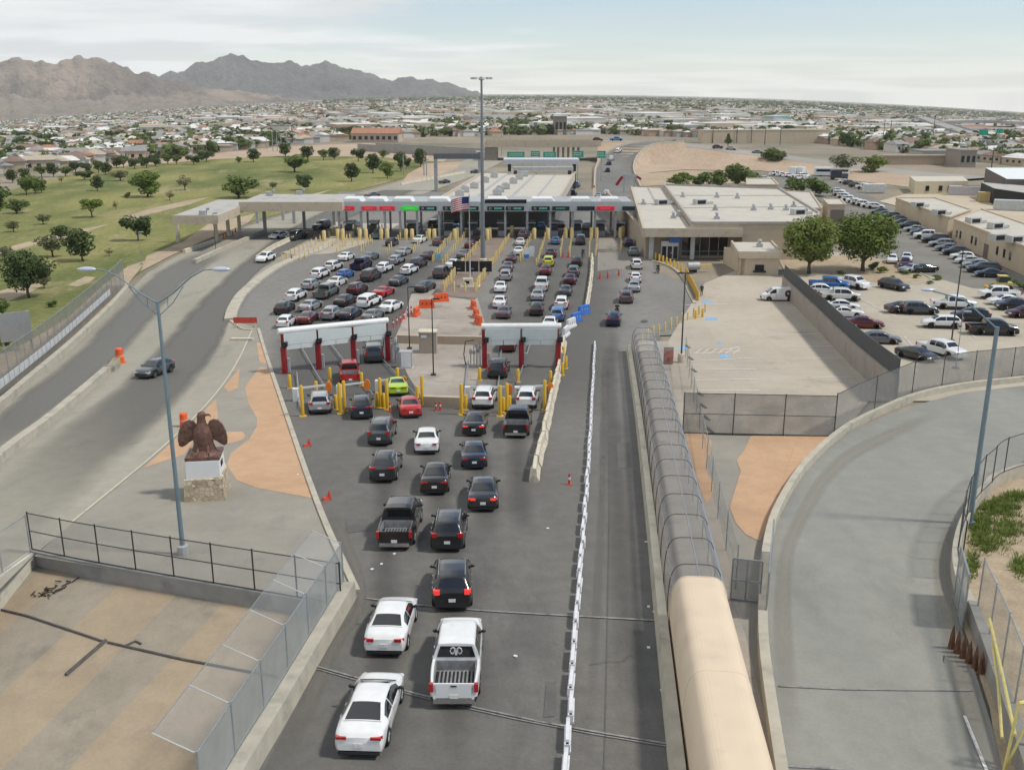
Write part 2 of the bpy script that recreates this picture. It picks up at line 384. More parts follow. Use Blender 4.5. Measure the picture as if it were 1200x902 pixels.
        mx = side * (S.hw0 + .04); m.ball((mx, my, mz), (.11, .07, .075), 0, 8, 6); m.box((side * (S.hw0 - .06), my + .03, mz - .05), (.14, .06, .05)); m.build('mirror', TRIM, base, smooth=True)
    p = MB(); p.box((0, -L / 2 - .012, .62 if kind not in ('sedan', 'sport coupe', 'pickup') else .58), (.32, .02, .16)); p.build('number_plate', PLATE, base)
    p = MB(); p.box((0, L / 2 - .01, .5), (1.1, .06, .16)); p.box((0, L / 2 - .01, .32), (1.3, .06, .08)); p.build('grille', TRIM, base)
    b = MB(); b.box((0, -L / 2 + .03, .38 if kind not in ('sedan', 'sport coupe') else .27), (sp['W'] * .8, .12, .2 if kind not in ('sedan', 'sport coupe') else .1)); b.build('bumper', CHROME if 'bed' in sp else TRIM, base)
    if kind in ('suv', 'large suv', 'minivan'):
        for side in (-1, 1):
            r = MB(); r.tube([S.at(y, 'top', side * .93) + Vector((0, 0, .045)) for y in span(c[1] + .15, c[2] - .1, 8)], .022, 6); r.build('roof_rail', CHROME, base)
    if 'bed' in sp:
        t = MB(); t.box((0, -L / 2 + .035, .89), (sp['W'] * .79, .07, .46)); t.box((0, -L / 2 - .006, 1.02), (.24, .02, .06), mi=1); to = t.build('tailgate', [mat('paint', (.5,) * 3), TRIM], base); to['paint'] = 1
        t = MB(); t.box((0, sp['bed'] / 2 + .03 - L / 2, .675), (sp['W'] * .79, sp['bed'] - .1, .016))
        for i in range(9): t.box((-.64 + .16 * i, sp['bed'] / 2 + .03 - L / 2, .692), (.07, sp['bed'] - .16, .018))
        w_ = S.hw0 * .82
        t.box((0, sp['bed'] - .05 - L / 2, .89), (w_ * 2 - .02, .05, .44))
        for side in (-1, 1): t.box((side * (w_ - .015), sp['bed'] / 2 - L / 2 + .02, .89), (.03, sp['bed'] - .16, .43))
        t.build('bed_floor', BEDM, base)
    PROTO[key] = base; base['len'] = L
    return base
PAINT = {}
PC = {'white': (.72, .72, .71), 'pearl': (.62, .61, .58), 'silver': (.36, .37, .38), 'grey': (.13, .135, .14), 'slate': (.07, .078, .085), 'black': (.013, .013, .014), 'charcoal': (.036, .037, .039),
      'navy': (.012, .02, .06), 'midnight': (.018, .026, .045), 'blue': (.02, .13, .42), 'sky': (.09, .2, .4), 'red': (.42, .02, .018), 'dark red': (.13, .012, .014), 'maroon': (.075, .012, .016), 'brown': (.03, .022, .02),
      'lime': (.36, .56, .035), 'yellow': (.55, .55, .06), 'mauve': (.12, .09, .1), 'teal': (.08, .16, .19), 'greengrey': (.16, .18, .17), 'tan': (.3, .26, .2)}
def paint(c):
    if c not in PAINT:
        light = c in ('white', 'pearl')
        PAINT[c] = mat(c.replace(' ', '_') + '_paint', PC[c], .3, 0 if light or c in ('red', 'black', 'lime', 'yellow') else .35, .04, 3, coat=.9, dirt=tuple(v * .82 + .02 for v in PC[c]), dscale=2.2, dlo=.5, dhi=.8)
    return PAINT[c]
MID = ('rim', 'wiper_cowl', 'door_seam', 'door_handle', 'boot_seam', 'underbody_blocker', 'number_plate', 'grille', 'roof_rail', 'bumper', 'bed_floor')
CARS = []; VR = random.Random(77)
def put_car(kind, col, px, py, deg, label, group=None, front=False, lod=0, lit=False, mid=False, lift=0.0, cat=None):
    """a vehicle whose rear (or front) foot is seen at a pixel; deg: compass bearing of its nose, 0 = away, + = to the right"""
    k0 = kind; VR.random()
    if VR.random() < .5: kind = {'suv': 'crossover', 'sedan': 'saloon'}.get(kind, kind)
    pr = PROTO[kind]; kind = k0; a = -radians(deg); p = G(px, py); L = pr['len']
    k = 0.0 if mid else (-.5 if front else .5)
    x = p.x - sin(a) * L * k; y = p.y + cos(a) * L * k
    skip = () if lod == 0 else MID if lod == 1 else MID + ('mirror', 'side_window_')
    c = copy_tree(pr, skip, None, paint(col))
    sl = (gz(x, y + 1.5) - gz(x, y - 1.5)) / 3.0
    c.rotation_mode = 'XYZ'
    # pitch with the slope: nose direction d, slope along it
    c.rotation_euler = (math.atan(sl * cos(a)), -math.atan(sl * sin(a)), a)
    c.location = (x, y, gz(x, y) + lift + .022)
    c.scale = (VR.uniform(.97, 1.03), VR.uniform(.96, 1.03), VR.uniform(.96, 1.04))
    if 'len' in c: del c['len']
    c['label'] = label; c['category'] = cat or {'suv': 'suv', 'large suv': 'suv', 'sedan': 'car', 'sport coupe': 'car', 'hatchback': 'car', 'minivan': 'van', 'cargo van': 'van', 'pickup': 'pickup truck'}[kind]
    if group: c['group'] = group
    if lit:
        for ch in kids(c):
            if ch.name.startswith('tail_lamp'):
                ch.material_slots[0].link = 'OBJECT'; ch.material_slots[0].material = LITL
    CARS.append(c); return c
for k in SPEC: make_vehicle(k)
# ------------------------------------------------------------------ ground sheets
for k, o in PROTO.items():
    pass
def patch(name, px, m, layer=1, world=False, kind='structure', label=None, cat=None):
    pts = [Vector((p[0], p[1])) for p in px] if world else [G(*p) for p in px]
    bm = bmesh.new(); vs = [bm.verts.new((p[0], p[1], 0)) for p in pts]; bm.faces.new(vs)
    y0 = min(p[1] for p in pts); y1 = max(p[1] for p in pts)
    k = floor(y0 / STEP) + 1
    while k * STEP < min(y1, 190):
        bmesh.ops.bisect_plane(bm, geom=bm.verts[:] + bm.edges[:] + bm.faces[:], plane_co=(0, k * STEP, 0), plane_no=(0, 1, 0), dist=1e-5); k += 1
    if y1 > 330:
        for yy in range(340, int(min(y1, 3000)), 40):
            if yy > y0: bmesh.ops.bisect_plane(bm, geom=bm.verts[:] + bm.edges[:] + bm.faces[:], plane_co=(0, yy, 0), plane_no=(0, 1, 0), dist=1e-5)
    bmesh.ops.triangulate(bm, faces=bm.faces[:])
    for v in bm.verts: v.co.z = gz(v.co.x, v.co.y) + .012 * layer + (.02 * layer if v.co.y > 330 else 0)
    for f in bm.faces:
        f.normal_update()
        if f.normal.z < 0: f.normal_flip()
    me = bpy.data.meshes.new(name); bm.to_mesh(me); bm.free(); me.materials.append(m)
    o = link(bpy.data.objects.new(name, me)); o['kind'] = kind
    if label: o['label'] = label
    return o
def resample(pts, n):
    pts = [Vector(p) for p in pts]; d = [0]
    for a, b in zip(pts, pts[1:]): d.append(d[-1] + (b - a).length)
    out = []
    for i in range(n + 1):
        t = d[-1] * i / n; k = 0
        while k < len(d) - 2 and d[k + 1] < t: k += 1
        out.append(pts[k].lerp(pts[k + 1], (t - d[k]) / max(1e-9, d[k + 1] - d[k])))
    return out
def smooth_line(pts, n):
    """Catmull-Rom through points"""
    pts = [Vector(p) for p in pts]; out = []
    P = [pts[0] * 2 - pts[1]] + pts + [pts[-1] * 2 - pts[-2]]
    for i in range(1, len(P) - 2):
        for k in range(8):
            t = k / 8; a, b, c, d = P[i - 1:i + 3]
            out.append(.5 * ((2 * b) + (c - a) * t + (2 * a - 5 * b + 4 * c - d) * t * t + (3 * b - a - 3 * c + d) * t ** 3))
    out.append(pts[-1]); return resample(out, n)
def pline(px, n=0, dz=0.0):
    """pixel line -> ground line, smoothed, following the ground"""
    p = [G(*q) for q in px]
    if n: p = smooth_line(p, n)
    return [Vector((q.x, q.y, gz(q.x, q.y) + dz)) for q in p]
def strip(name, lpx, rpx, m, layer, n=60, w=8):
    A, B = pline(lpx, n), pline(rpx, n); vs = []; fs = []; uv = []
    for i in range(n + 1):
        for j in range(w + 1):
            p = A[i].lerp(B[i], j / w); vs.append((p.x, p.y, gz(p.x, p.y) + .012 * layer + .006)); uv.append((j / w, i / n))
    fs = [(i * (w + 1) + j, i * (w + 1) + j + 1, (i + 1) * (w + 1) + j + 1, (i + 1) * (w + 1) + j) for i in range(n) for j in range(w)]
    me = bpy.data.meshes.new(name); me.from_pydata(vs, [], fs); me.materials.append(m)
    l = me.uv_layers.new(name='UVMap')
    for lp in me.loops: l.data[lp.index].uv = uv[lp.vertex_index]
    me.flip_normals() if me.polygons[0].normal.z < 0 else None
    o = link(bpy.data.objects.new(name, me)); o['kind'] = 'structure'; return o
def ground_mat(name, c1, c2, scale=.12, grain=.10, rough=.85, stain=None, stretch=None, s_lo=.55, s_hi=.72, joints=None, jcol=.75, spec=.3, far_tone=None, relief=(18, .03, .25)):
    """mottled paving: two tones, fine grain, soft stains, optional direction (rotz, factor) of streaks, optional slab joints (rotz, size)"""
    m = bpy.data.materials.new(name); m.use_nodes = True; nt = m.node_tree; N = nt.nodes; L = nt.links; b = N['Principled BSDF']
    b.inputs['Roughness'].default_value = rough; b.inputs['Specular IOR Level'].default_value = spec
    g = N.new('ShaderNodeNewGeometry'); pos = g.outputs['Position']
    def noi(s, d, vec=pos, r=.6):
        n = N.new('ShaderNodeTexNoise'); n.inputs['Scale'].default_value = s; n.inputs['Detail'].default_value = d; n.inputs['Roughness'].default_value = r; L.new(vec, n.inputs['Vector']); return n.outputs['Fac']
    def rng(f, a, b_, c, d):
        r = N.new('ShaderNodeMapRange'); r.interpolation_type = 'SMOOTHSTEP'; r.inputs[1].default_value = a; r.inputs[2].default_value = b_; r.inputs[3].default_value = c; r.inputs[4].default_value = d; L.new(f, r.inputs[0]); return r.outputs[0]
    def mix(fac, a, bb, mode='MIX'):
        x = N.new('ShaderNodeMix'); x.data_type = 'RGBA'; x.blend_type = mode
        for k, v in (('Factor', fac), ('A', a), ('B', bb)):
            if isinstance(v, (int, float)): x.inputs[k].default_value = v if k == 'Factor' else (v, v, v, 1)
            elif isinstance(v, tuple): x.inputs[k].default_value = (*v, 1)
            else: L.new(v, x.inputs[k])
        return x.outputs['Result']
    vec = pos
    if stretch:
        mp = N.new('ShaderNodeMapping'); mp.inputs['Rotation'].default_value = (0, 0, stretch[0]); mp.inputs['Scale'].default_value = (1, stretch[1], 1); L.new(pos, mp.inputs['Vector']); vec = mp.outputs['Vector']
    c = mix(rng(noi(scale, 6, vec), .32, .68, 0, 1), c1, c2)
    if stain: c = mix(rng(noi(scale * 2.3, 9, vec, .7), s_lo, s_hi, 0, .75), c, stain)
    if far_tone:      # colour blends to a paler tone farther along the road, with a ragged edge
        sp = N.new('ShaderNodeSeparateXYZ'); L.new(pos, sp.inputs[0]); ad = N.new('ShaderNodeMath'); ad.operation = 'MULTIPLY_ADD'; ad.inputs[1].default_value = 45; L.new(noi(.035, 4), ad.inputs[0]); L.new(sp.outputs[1], ad.inputs[2])
        c = mix(rng(ad.outputs[0], far_tone[1] + 22, far_tone[2] + 22, 0, 1), c, mix(rng(noi(scale, 6, vec), .3, .7, 0, 1), far_tone[0], tuple(v * 1.25 for v in far_tone[0])))
    c = mix(1.0, c, rng(noi(7, 3), .2, .8, 1 - grain, 1 + grain), 'MULTIPLY')
    c = mix(1.0, c, rng(noi(.9, 5), .25, .75, 1 - grain, 1 + grain), 'MULTIPLY')
    if joints:
        mp = N.new('ShaderNodeMapping'); mp.inputs['Rotation'].default_value = (0, 0, joints[0]); L.new(pos, mp.inputs['Vector'])
        br = N.new('ShaderNodeTexBrick'); br.offset = 0; br.inputs['Scale'].default_value = 1; br.inputs['Brick Width'].default_value = joints[1]; br.inputs['Row Height'].default_value = joints[1]
        br.inputs['Mortar Size'].default_value = .035; br.inputs['Mortar Smooth'].default_value = .3
        br.inputs['Color1'].default_value = (1, 1, 1, 1); br.inputs['Color2'].default_value = (.93, .93, .93, 1); br.inputs['Mortar'].default_value = (jcol, jcol, jcol, 1)
        L.new(mp.outputs['Vector'], br.inputs['Vector']); c = mix(1.0, c, br.outputs['Color'], 'MULTIPLY')
    L.new(c, b.inputs['Base Color'])
    bp = N.new('ShaderNodeBump'); bp.inputs['Strength'].default_value = relief[2]; bp.inputs['Distance'].default_value = relief[1]; L.new(noi(relief[0], 4 if relief[0] > 1 else 9), bp.inputs['Height']); L.new(bp.outputs[0], b.inputs['Normal'])
    return m
def lane_mat(name, col, lo=.15, hi=.4, amount=.85):
    """worn wheel path: asphalt darkened by tyres, fading out to the sides of its strip"""
    m = bpy.data.materials.new(name); m.use_nodes = True; nt = m.node_tree; N = nt.nodes; L = nt.links; b = N['Principled BSDF']
    b.inputs['Roughness'].default_value = .8; b.inputs['Specular IOR Level'].default_value = .3
    uv = N.new('ShaderNodeUVMap'); sx = N.new('ShaderNodeSeparateXYZ'); L.new(uv.outputs[0], sx.inputs[0])
    g = N.new('ShaderNodeNewGeometry'); n = N.new('ShaderNodeTexNoise'); n.inputs['Scale'].default_value = .13; n.inputs['Detail'].default_value = 7; L.new(g.outputs['Position'], n.inputs['Vector'])
    def ma(op, a, bb):
        x = N.new('ShaderNodeMath'); x.operation = op
        for i, v in ((0, a), (1, bb)):
            if isinstance(v, (int, float)): x.inputs[i].default_value = v
            else: L.new(v, x.inputs[i])
        return x.outputs[0]
    d = ma('ABSOLUTE', ma('SUBTRACT', sx.outputs[0], .5), 0)          # 0 centre .. .5 edge
    d = ma('ADD', d, ma('MULTIPLY', ma('SUBTRACT', n.outputs['Fac'], .5), .2))
    r = N.new('ShaderNodeMapRange'); r.interpolation_type = 'SMOOTHSTEP'; r.inputs[1].default_value = lo; r.inputs[2].default_value = hi; r.inputs[3].default_value = amount; r.inputs[4].default_value = 0; L.new(d, r.inputs[0])
    e = N.new('ShaderNodeMapRange'); e.interpolation_type = 'SMOOTHSTEP'; e.inputs[1].default_value = .36; e.inputs[2].default_value = .49; e.inputs[3].default_value = 1; e.inputs[4].default_value = 0
    L.new(ma('MAXIMUM', ma('ABSOLUTE', ma('SUBTRACT', sx.outputs[0], .5), 0), ma('ADD', ma('MULTIPLY', ma('ABSOLUTE', ma('SUBTRACT', sx.outputs[1], .5), 0), .66), .16)), e.inputs[0])
    n2 = N.new('ShaderNodeTexNoise'); n2.inputs['Scale'].default_value = 6; n2.inputs['Detail'].default_value = 4; L.new(g.outputs['Position'], n2.inputs['Vector'])
    mr = N.new('ShaderNodeMapRange'); mr.inputs[1].default_value = .2; mr.inputs[2].default_value = .8; mr.inputs[3].default_value = .85; mr.inputs[4].default_value = 1.15; L.new(n2.outputs['Fac'], mr.inputs[0])
    mx = N.new('ShaderNodeMix'); mx.data_type = 'RGBA'; mx.blend_type = 'MULTIPLY'; mx.inputs['Factor'].default_value = 1; mx.inputs['A'].default_value = (*col, 1); L.new(mr.outputs[0], mx.inputs['B']); L.new(mx.outputs['Result'], b.inputs['Base Color'])
    t = N.new('ShaderNodeBsdfTransparent'); ms = N.new('ShaderNodeMixShader'); L.new(ma('MULTIPLY', r.outputs[0], e.outputs[0]), ms.inputs[0]); L.new(t.outputs[0], ms.inputs[1]); L.new(b.outputs[0], ms.inputs[2]); L.new(ms.outputs[0], N['Material Output'].inputs['Surface'])
    return m
ROADDIR = radians(5)
M_ASPH = ground_mat('asphalt', (.115, .109, .1), (.146, .138, .125), .07, .10, stain=(.09, .087, .083), stretch=(ROADDIR, .25), far_tone=((.17, .162, .149), 55, 108), s_lo=.52)
M_ASPH2 = ground_mat('worn_asphalt', (.135, .13, .12), (.19, .182, .168), .06, .08, stain=(.11, .106, .1), stretch=(radians(14), .22))
M_EXIT = ground_mat('pale_road_shoulder', (.27, .25, .205), (.325, .3, .245), .08, .07, stain=(.17, .16, .14), stretch=(radians(-35), .3))
M_CONC = ground_mat('plaza_concrete', (.29, .265, .225), (.36, .325, .275), .1, .06, stain=(.2, .185, .165), joints=(radians(4), 5.0), jcol=.82)
M_PAD = ground_mat('stained_concrete', (.3, .26, .22), (.38, .335, .285), .1, .07, stain=(.17, .155, .14), joints=(radians(2), 4.5), jcol=.85, s_lo=.5)
M_LOT = ground_mat('lot_concrete', (.39, .34, .275), (.45, .395, .325), .07, .05, stain=(.27, .235, .19), joints=(radians(3), 6), jcol=.9)
M_LOT2 = ground_mat('staff_lot_concrete', (.38, .335, .265), (.44, .39, .31), .07, .05, stain=(.28, .25, .2), joints=(radians(-30), 7), jcol=.92)
M_RAMP = ground_mat('ramp_concrete', (.235, .232, .207), (.275, .268, .238), .12, .06, stain=(.205, .203, .183), stretch=(radians(10), .25), s_lo=.5)
M_EAGLE = ground_mat('grey_paving', (.262, .242, .205), (.305, .28, .235), .15, .05, stain=(.22, .205, .18), joints=(radians(25), 6), jcol=.9)
M_ORANGE = ground_mat('terracotta_paving', (.46, .29, .175), (.5, .325, .2), .2, .06, stain=(.41, .275, .18), joints=(radians(20), 4), jcol=.88)
M_DIRT = ground_mat('bare_dirt', (.33, .255, .175), (.4, .32, .22), .09, .15, rough=.95, stain=(.26, .21, .13))
M_SAND = ground_mat('orange_embankment', (.37, .275, .195), (.43, .33, .245), .05, .12, rough=.95, stain=(.36, .27, .16))
M_VALLEY = ground_mat('valley_floor', (.2, .175, .135), (.3, .25, .19), .01, .1, rough=.95, stain=(.1, .115, .06), s_lo=.45)
M_GRASS = ground_mat('dry_lawn', (.095, .12, .04), (.25, .235, .09), .03, .22, rough=.95, stain=(.34, .28, .16), stretch=(radians(65), .45), s_lo=.5, s_hi=.7, spec=.1)
M_ROADF = ground_mat('far_road', (.27, .25, .22), (.32, .3, .265), .03, .06)
M_KERB = mat('kerb_concrete', (.42, .385, .31), .9, 0, .14, 1.2, dirt=(.3, .28, .235), dscale=.7, coords='Position')
M_KERBY = mat('faded_yellow_kerb', (.46, .40, .24), .9, 0, .2, 2, dirt=(.38, .34, .28), dscale=1.2, coords='Position')
M_WALLC = mat('grey_wall_concrete', (.27, .26, .24), .9, 0, .16, .9, dirt=(.2, .2, .19), dscale=.5, coords='Position')
M_LINE = mat('faded_road_paint', (.62, .6, .56), .8, 0, .3, 5, dirt=(.3, .28, .25), dscale=3, dlo=.58, dhi=.72, coords='Position')
M_YLINE = mat('faded_yellow_paint', (.5, .455, .34), .8, 0, .2, 3, dirt=(.38, .34, .27), dscale=2, coords='Position')
# terrain: one sheet to the horizon
mb = MB()
ylines = [-60, -20] + [k * STEP for k in range(1, 60)] + [250, 270, 290, 310, 330] + [330 + 40 * k for k in range(1, 18)] + [1050 + 90 * k for k in range(1, 14)] + [2300, 2600, 3000, 3500, 4200, 5200, 6500, 8000, 10000, 13000, 17000, 22000, 30000]
us = [-60, -30, -14, -8, -5, -3.2, -2.4, -1.8, -1.4] + [-1.1 + .05 * i for i in range(45)] + [1.4, 1.8, 2.4, 3.2, 5, 8, 14, 30, 60]
for y in ylines:
    for u in us:
        x = u * (max(y, 20) * .58 + 20) if abs(u) < 1.2 else u * (max(y, 60) * .58 + 40)
        z = gz(x, y) - .1
        if y < 56: z = -7 - .03 * (56 - y)
        mb.v.append((x, y, z))
W = len(us)
mb.f = [(i * W + j, i * W + j + 1, (i + 1) * W + j + 1, (i + 1) * W + j) for i in range(len(ylines) - 1) for j in range(W - 1)]; mb.m = [0] * len(mb.f)
o = mb.build('ground', M_VALLEY, smooth=True); o['kind'] = 'structure'
# park lawn, dirt, embankments
patch('lawn', [(-420, 470), (-420, 300), (-200, 250), (0, 226), (110, 197), (250, 186), (330, 183), (430, 184), (520, 190), (470, 210), (400, 228), (330, 250), (250, 272), (190, 298), (150, 330), (100, 380), (0, 452), (-150, 560)], M_GRASS, 1)
patch('dirt_verge', [(-150, 570), (0, 462), (100, 385), (150, 333), (172, 305), (150, 312), (120, 335), (80, 372), (30, 402), (0, 415), (-60, 440), (-150, 490)], M_DIRT, 2)
patch('dirt_track', [(172, 300), (215, 283), (245, 262), (300, 250), (290, 262), (235, 284), (200, 300), (165, 318)], M_DIRT, 2)
patch('dirt_bank', [(120, 190), (250, 180), (330, 172), (430, 168), (540, 176), (520, 190), (430, 184), (330, 183), (250, 187), (120, 197)], M_SAND, 2)
for q in ([(140, 256), (175, 245), (215, 236), (246, 231), (222, 240), (180, 250), (150, 259)], [(-40, 300), (20, 287), (60, 277), (100, 268), (130, 262), (95, 274), (50, 285), (0, 298)], [(80, 334), (100, 324), (112, 325), (105, 331), (90, 336)], [(300, 244), (345, 232), (390, 222), (360, 233), (320, 247)], [(-60, 360), (10, 338), (60, 330), (30, 345), (-20, 366)]):
    patch('bare_earth', q, M_DIRT, 2)
patch('orange_bank', [(478, 204), (500, 192), (540, 190), (536, 198), (500, 210), (470, 216)], M_SAND, 3)
patch('loop_embankment', [(722, 200), (738, 188), (790, 174), (900, 181), (1000, 193), (1080, 205), (1130, 214), (1090, 222), (1000, 212), (890, 200), (800, 199), (760, 203), (735, 214)], M_SAND, 1)
patch('dirt_lot', [(720, 222), (740, 205), (800, 200), (880, 201), (900, 215), (800, 216), (745, 219)], M_DIRT, 2)
# roads and paving
patch('road', [(270, 960), (416, 692), (372, 590), (330, 470), (303, 385), (270, 375), (283, 350), (330, 312), (385, 290), (396, 262), (396, 225), (770, 225), (800, 960)], M_ASPH2, 1)
patch('road_asphalt', [(270, 980), (416, 692), (372, 590), (330, 470), (303, 385), (270, 375), (283, 350), (330, 312), (385, 290), (396, 262), (396, 225), (770, 225), (760, 420), (815, 980)], M_ASPH, 2)
strip('lane_wear', [(310, 520), (300, 400), (350, 330), (430, 290)], [(690, 520), (520, 430), (520, 350), (560, 290)], lane_mat('lane_wear_dark', (.12, .116, .11), .2, .5, .6), 2)
strip('lane_wear', [(530, 520), (560, 400), (590, 300), (600, 270)], [(735, 520), (740, 400), (742, 300), (740, 270)], lane_mat('lane_wear_light', (.135, .13, .122), .2, .5, .5), 2)
patch('plaza_paving', [(478, 358), (482, 345), (515, 338), (522, 346), (560, 350), (568, 378), (560, 395), (562, 432), (552, 472), (497, 470), (478, 440), (462, 398), (470, 380)], M_PAD, 3)
patch('median_paving', [(505, 346), (566, 270), (600, 268), (596, 285), (556, 352)], ground_mat('brown_paving', (.2, .155, .13), (.25, .2, .165), .2, .06, joints=(.1, 3)), 3)
for px in ([(352, 300), (330, 296), (420, 262), (470, 262), (430, 285), (390, 297)],):
    patch('median_paving', px, M_LOT, 4)
patch('apron', [(752, 300), (755, 312), (800, 330), (826, 330), (862, 322), (868, 345), (800, 392), (745, 395), (756, 392), (762, 350)], ground_mat('apron_concrete', (.17, .162, .148), (.215, .205, .186), .1, .07, stain=(.14, .134, .124), stretch=(0, .3)), 3)
patch('right_lane', [(702, 255), (748, 255), (750, 312), (738, 318), (722, 315), (700, 318)], ground_mat('booth_lane_concrete', (.22, .2, .175), (.28, .255, .22), .15, .06, stain=(.11, .1, .09), stretch=(0, .15), s_lo=.5), 3)
patch('visitor_lot', [(790, 470), (783, 400), (800, 372), (826, 332), (860, 318), (925, 318), (1018, 470), (985, 512), (798, 508)], M_LOT, 4)
patch('staff_lot', [(905, 290), (1035, 300), (1090, 310), (1220, 352), (1400, 420), (1400, 470), (1090, 470), (1010, 470)], M_LOT2, 2)
patch('lot_lane', [(880, 205), (970, 205), (1040, 240), (1130, 290), (1260, 345), (1140, 338), (1070, 318), (1030, 318), (1005, 262), (955, 232), (900, 222)], ground_mat('lot_asphalt', (.16, .15, .13), (.2, .19, .165), .08, .06), 3)
patch('storage_yard', [(1030, 236), (1080, 222), (1200, 232), (1420, 262), (1420, 330), (1200, 290), (1110, 258)], ground_mat('yard_concrete', (.42, .36, .26), (.48, .41, .31), .08, .05), 5)
patch('planting_island', [(905, 300), (1010, 300), (1060, 308), (1078, 322), (1090, 328), (1060, 333), (1010, 330), (985, 322), (935, 322)], M_DIRT, 4)
patch('exit_road', [(-150, 640), (-150, 575), (0, 472), (75, 412), (130, 362), (175, 318), (232, 287), (300, 262), (400, 232), (480, 210), (540, 190), (560, 182), (600, 184), (560, 205), (480, 233), (396, 262), (385, 290), (330, 312), (283, 350), (270, 374), (300, 384), (262, 450), (200, 517), (85, 614), (40, 650), (0, 690), (-60, 720)], M_EXIT, 1.5)
strip('wheel_path', [(-120, 700), (0, 545), (120, 462), (180, 405), (235, 345), (300, 292), (380, 245), (470, 214), (560, 186)], [(-60, 720), (60, 625), (160, 530), (225, 465), (262, 405), (280, 345), (330, 303), (400, 262), (480, 230)], lane_mat('wheel_path_dark', (.14, .134, .122), .22, .5, .92), 2, 90)
strip('wheel_path', [(-120, 590), (0, 478), (80, 415), (140, 355), (190, 312), (250, 285)], [(-60, 580), (0, 535), (130, 435), (185, 375), (225, 330), (280, 295)], lane_mat('wheel_path_grey', (.17, .165, .153), .2, .48, .8), 2)
OIL = lane_mat('oil_track', (.075, .072, .069), .0, .5, .32)
for q in ([(445, 960), (449, 760), (452, 620), (445, 500)], [(536, 960), (532, 800), (525, 650), (505, 540), (492, 505)], [(575, 640), (558, 520), (563, 480)], [(615, 640), (606, 520), (615, 480)], [(752, 960), (735, 760), (722, 560), (716, 430), (722, 380)]):
    strip('oil_track', [(a - .05 * (b - 180), b) for a, b in q], [(a + .05 * (b - 180), b) for a, b in q], OIL, 2, 60, 4)
strip('pale_band', [(676, 905), (690, 720), (699, 560), (703, 410)], [(700, 905), (708, 720), (712, 560), (713, 410)], lane_mat('dusty_band', (.16, .155, .145), .05, .45, .5), 2, 60, 4)
strip('pale_band', [(310, 905), (375, 765), (415, 692), (375, 590)], [(345, 905), (400, 765), (432, 692), (395, 590)], lane_mat('dusty_edge', (.2, .185, .16), .05, .5, .6), 2, 50, 4)
strip('pale_band', [(905, 905), (905, 690), (925, 610), (985, 530), (1100, 475)], [(950, 905), (930, 690), (950, 610), (1005, 540), (1110, 488)], lane_mat('dusty_ramp_edge', (.3, .28, .235), .05, .5, .6), 3, 50, 4)
strip('pale_band', [(1130, 905), (1100, 760), (1090, 660), (1110, 600)], [(1182, 930), (1140, 770), (1118, 660), (1130, 610)], lane_mat('dusty_ramp_edge2', (.27, .25, .21), .05, .5, .6), 3, 50, 4)
patch('eagle_plaza', [(40, 652), (85, 613), (200, 516), (262, 450), (296, 388), (303, 385), (330, 470), (372, 590), (418, 692), (396, 712)], M_EAGLE, 3)
for q in ([(316, 433), (305, 430), (292, 447), (287, 455), (291, 473), (301, 490), (301, 500), (292, 515), (270, 532), (266, 545), (277, 563), (300, 572), (370, 585), (350, 527), (327, 460)],
          [(301, 402), (308, 402), (314, 427), (304, 424)], [(281, 432), (262, 454), (268, 460), (279, 455)],
          [(253, 468), (256, 490), (236, 505), (216, 533), (168, 549), (200, 520), (235, 487)], [(262, 507), (284, 506), (288, 511), (284, 516), (262, 522)]):
    patch('terracotta_inlay', [tuple(p) for p in q], M_ORANGE, 4)
patch('right_plaza', [(798, 509), (985, 513), (936, 552), (915, 585), (903, 615), (897, 660), (897, 960), (840, 960), (826, 600)], M_EAGLE, 2)
patch('terracotta_inlay', [(803, 507), (826, 508), (834, 518), (833, 530), (826, 545), (829, 556), (837, 567), (834, 582), (828, 592), (815, 560)], M_ORANGE, 4)
patch('terracotta_inlay', [(880, 511), (970, 512), (934, 549), (914, 582), (901, 612), (891, 635), (874, 627), (862, 613), (855, 595), (862, 572), (868, 552), (863, 540), (872, 528)], M_ORANGE, 4)
patch('ramp', [(1420, 420), (1300, 440), (1200, 452), (1130, 460), (1060, 478), (1000, 503), (950, 543), (918, 590), (903, 630), (897, 680), (897, 760), (905, 830), (925, 960), (1185, 960), (1165, 860), (1140, 780), (1120, 715), (1116, 660), (1126, 612), (1150, 575), (1200, 540), (1420, 480)], M_RAMP, 3)
patch('dirt_lot', [(1118, 700), (1118, 655), (1130, 612), (1155, 577), (1200, 545), (1500, 490), (1500, 960), (1180, 960), (1160, 830)], M_DIRT, 1)
patch('walkway_floor', [(748, 400), (800, 400), (858, 680), (925, 960), (800, 960), (772, 640)], M_PAD, 3)
# painted lines and joints
def line(px, w, m=M_LINE, layer=5, n=0, name='road_marking'):
    P = pline(px, n or max(2, int(sum((G(*a) - G(*b)).length for a, b in zip(px, px[1:])) / 2.5)))
    mb = MB(); K = len(P); vs = []
    for i, p in enumerate(P):
        a, b = P[max(0, i - 1)], P[min(K - 1, i + 1)]; d = (b - a); d.z = 0; d.normalize(); r = Vector((d.y, -d.x, 0)) * w / 2
        for q in (p - r, p + r): vs.append((q.x, q.y, gz(q.x, q.y) + .012 * layer + .012))
    mb.add(vs, [(2 * i, 2 * i + 1, 2 * i + 3, 2 * i + 2) for i in range(K - 1)]); o = mb.build(name, m); o['kind'] = 'structure'; return o
M_JOINT = mat('expansion_joint', (.29, .28, .265), .7, .3, .25, 3, dirt=(.1, .1, .1), dscale=2.5, coords='Position')
line([(430, 702), (545, 715), (770, 728)], .13, M_JOINT, name='expansion_joint')
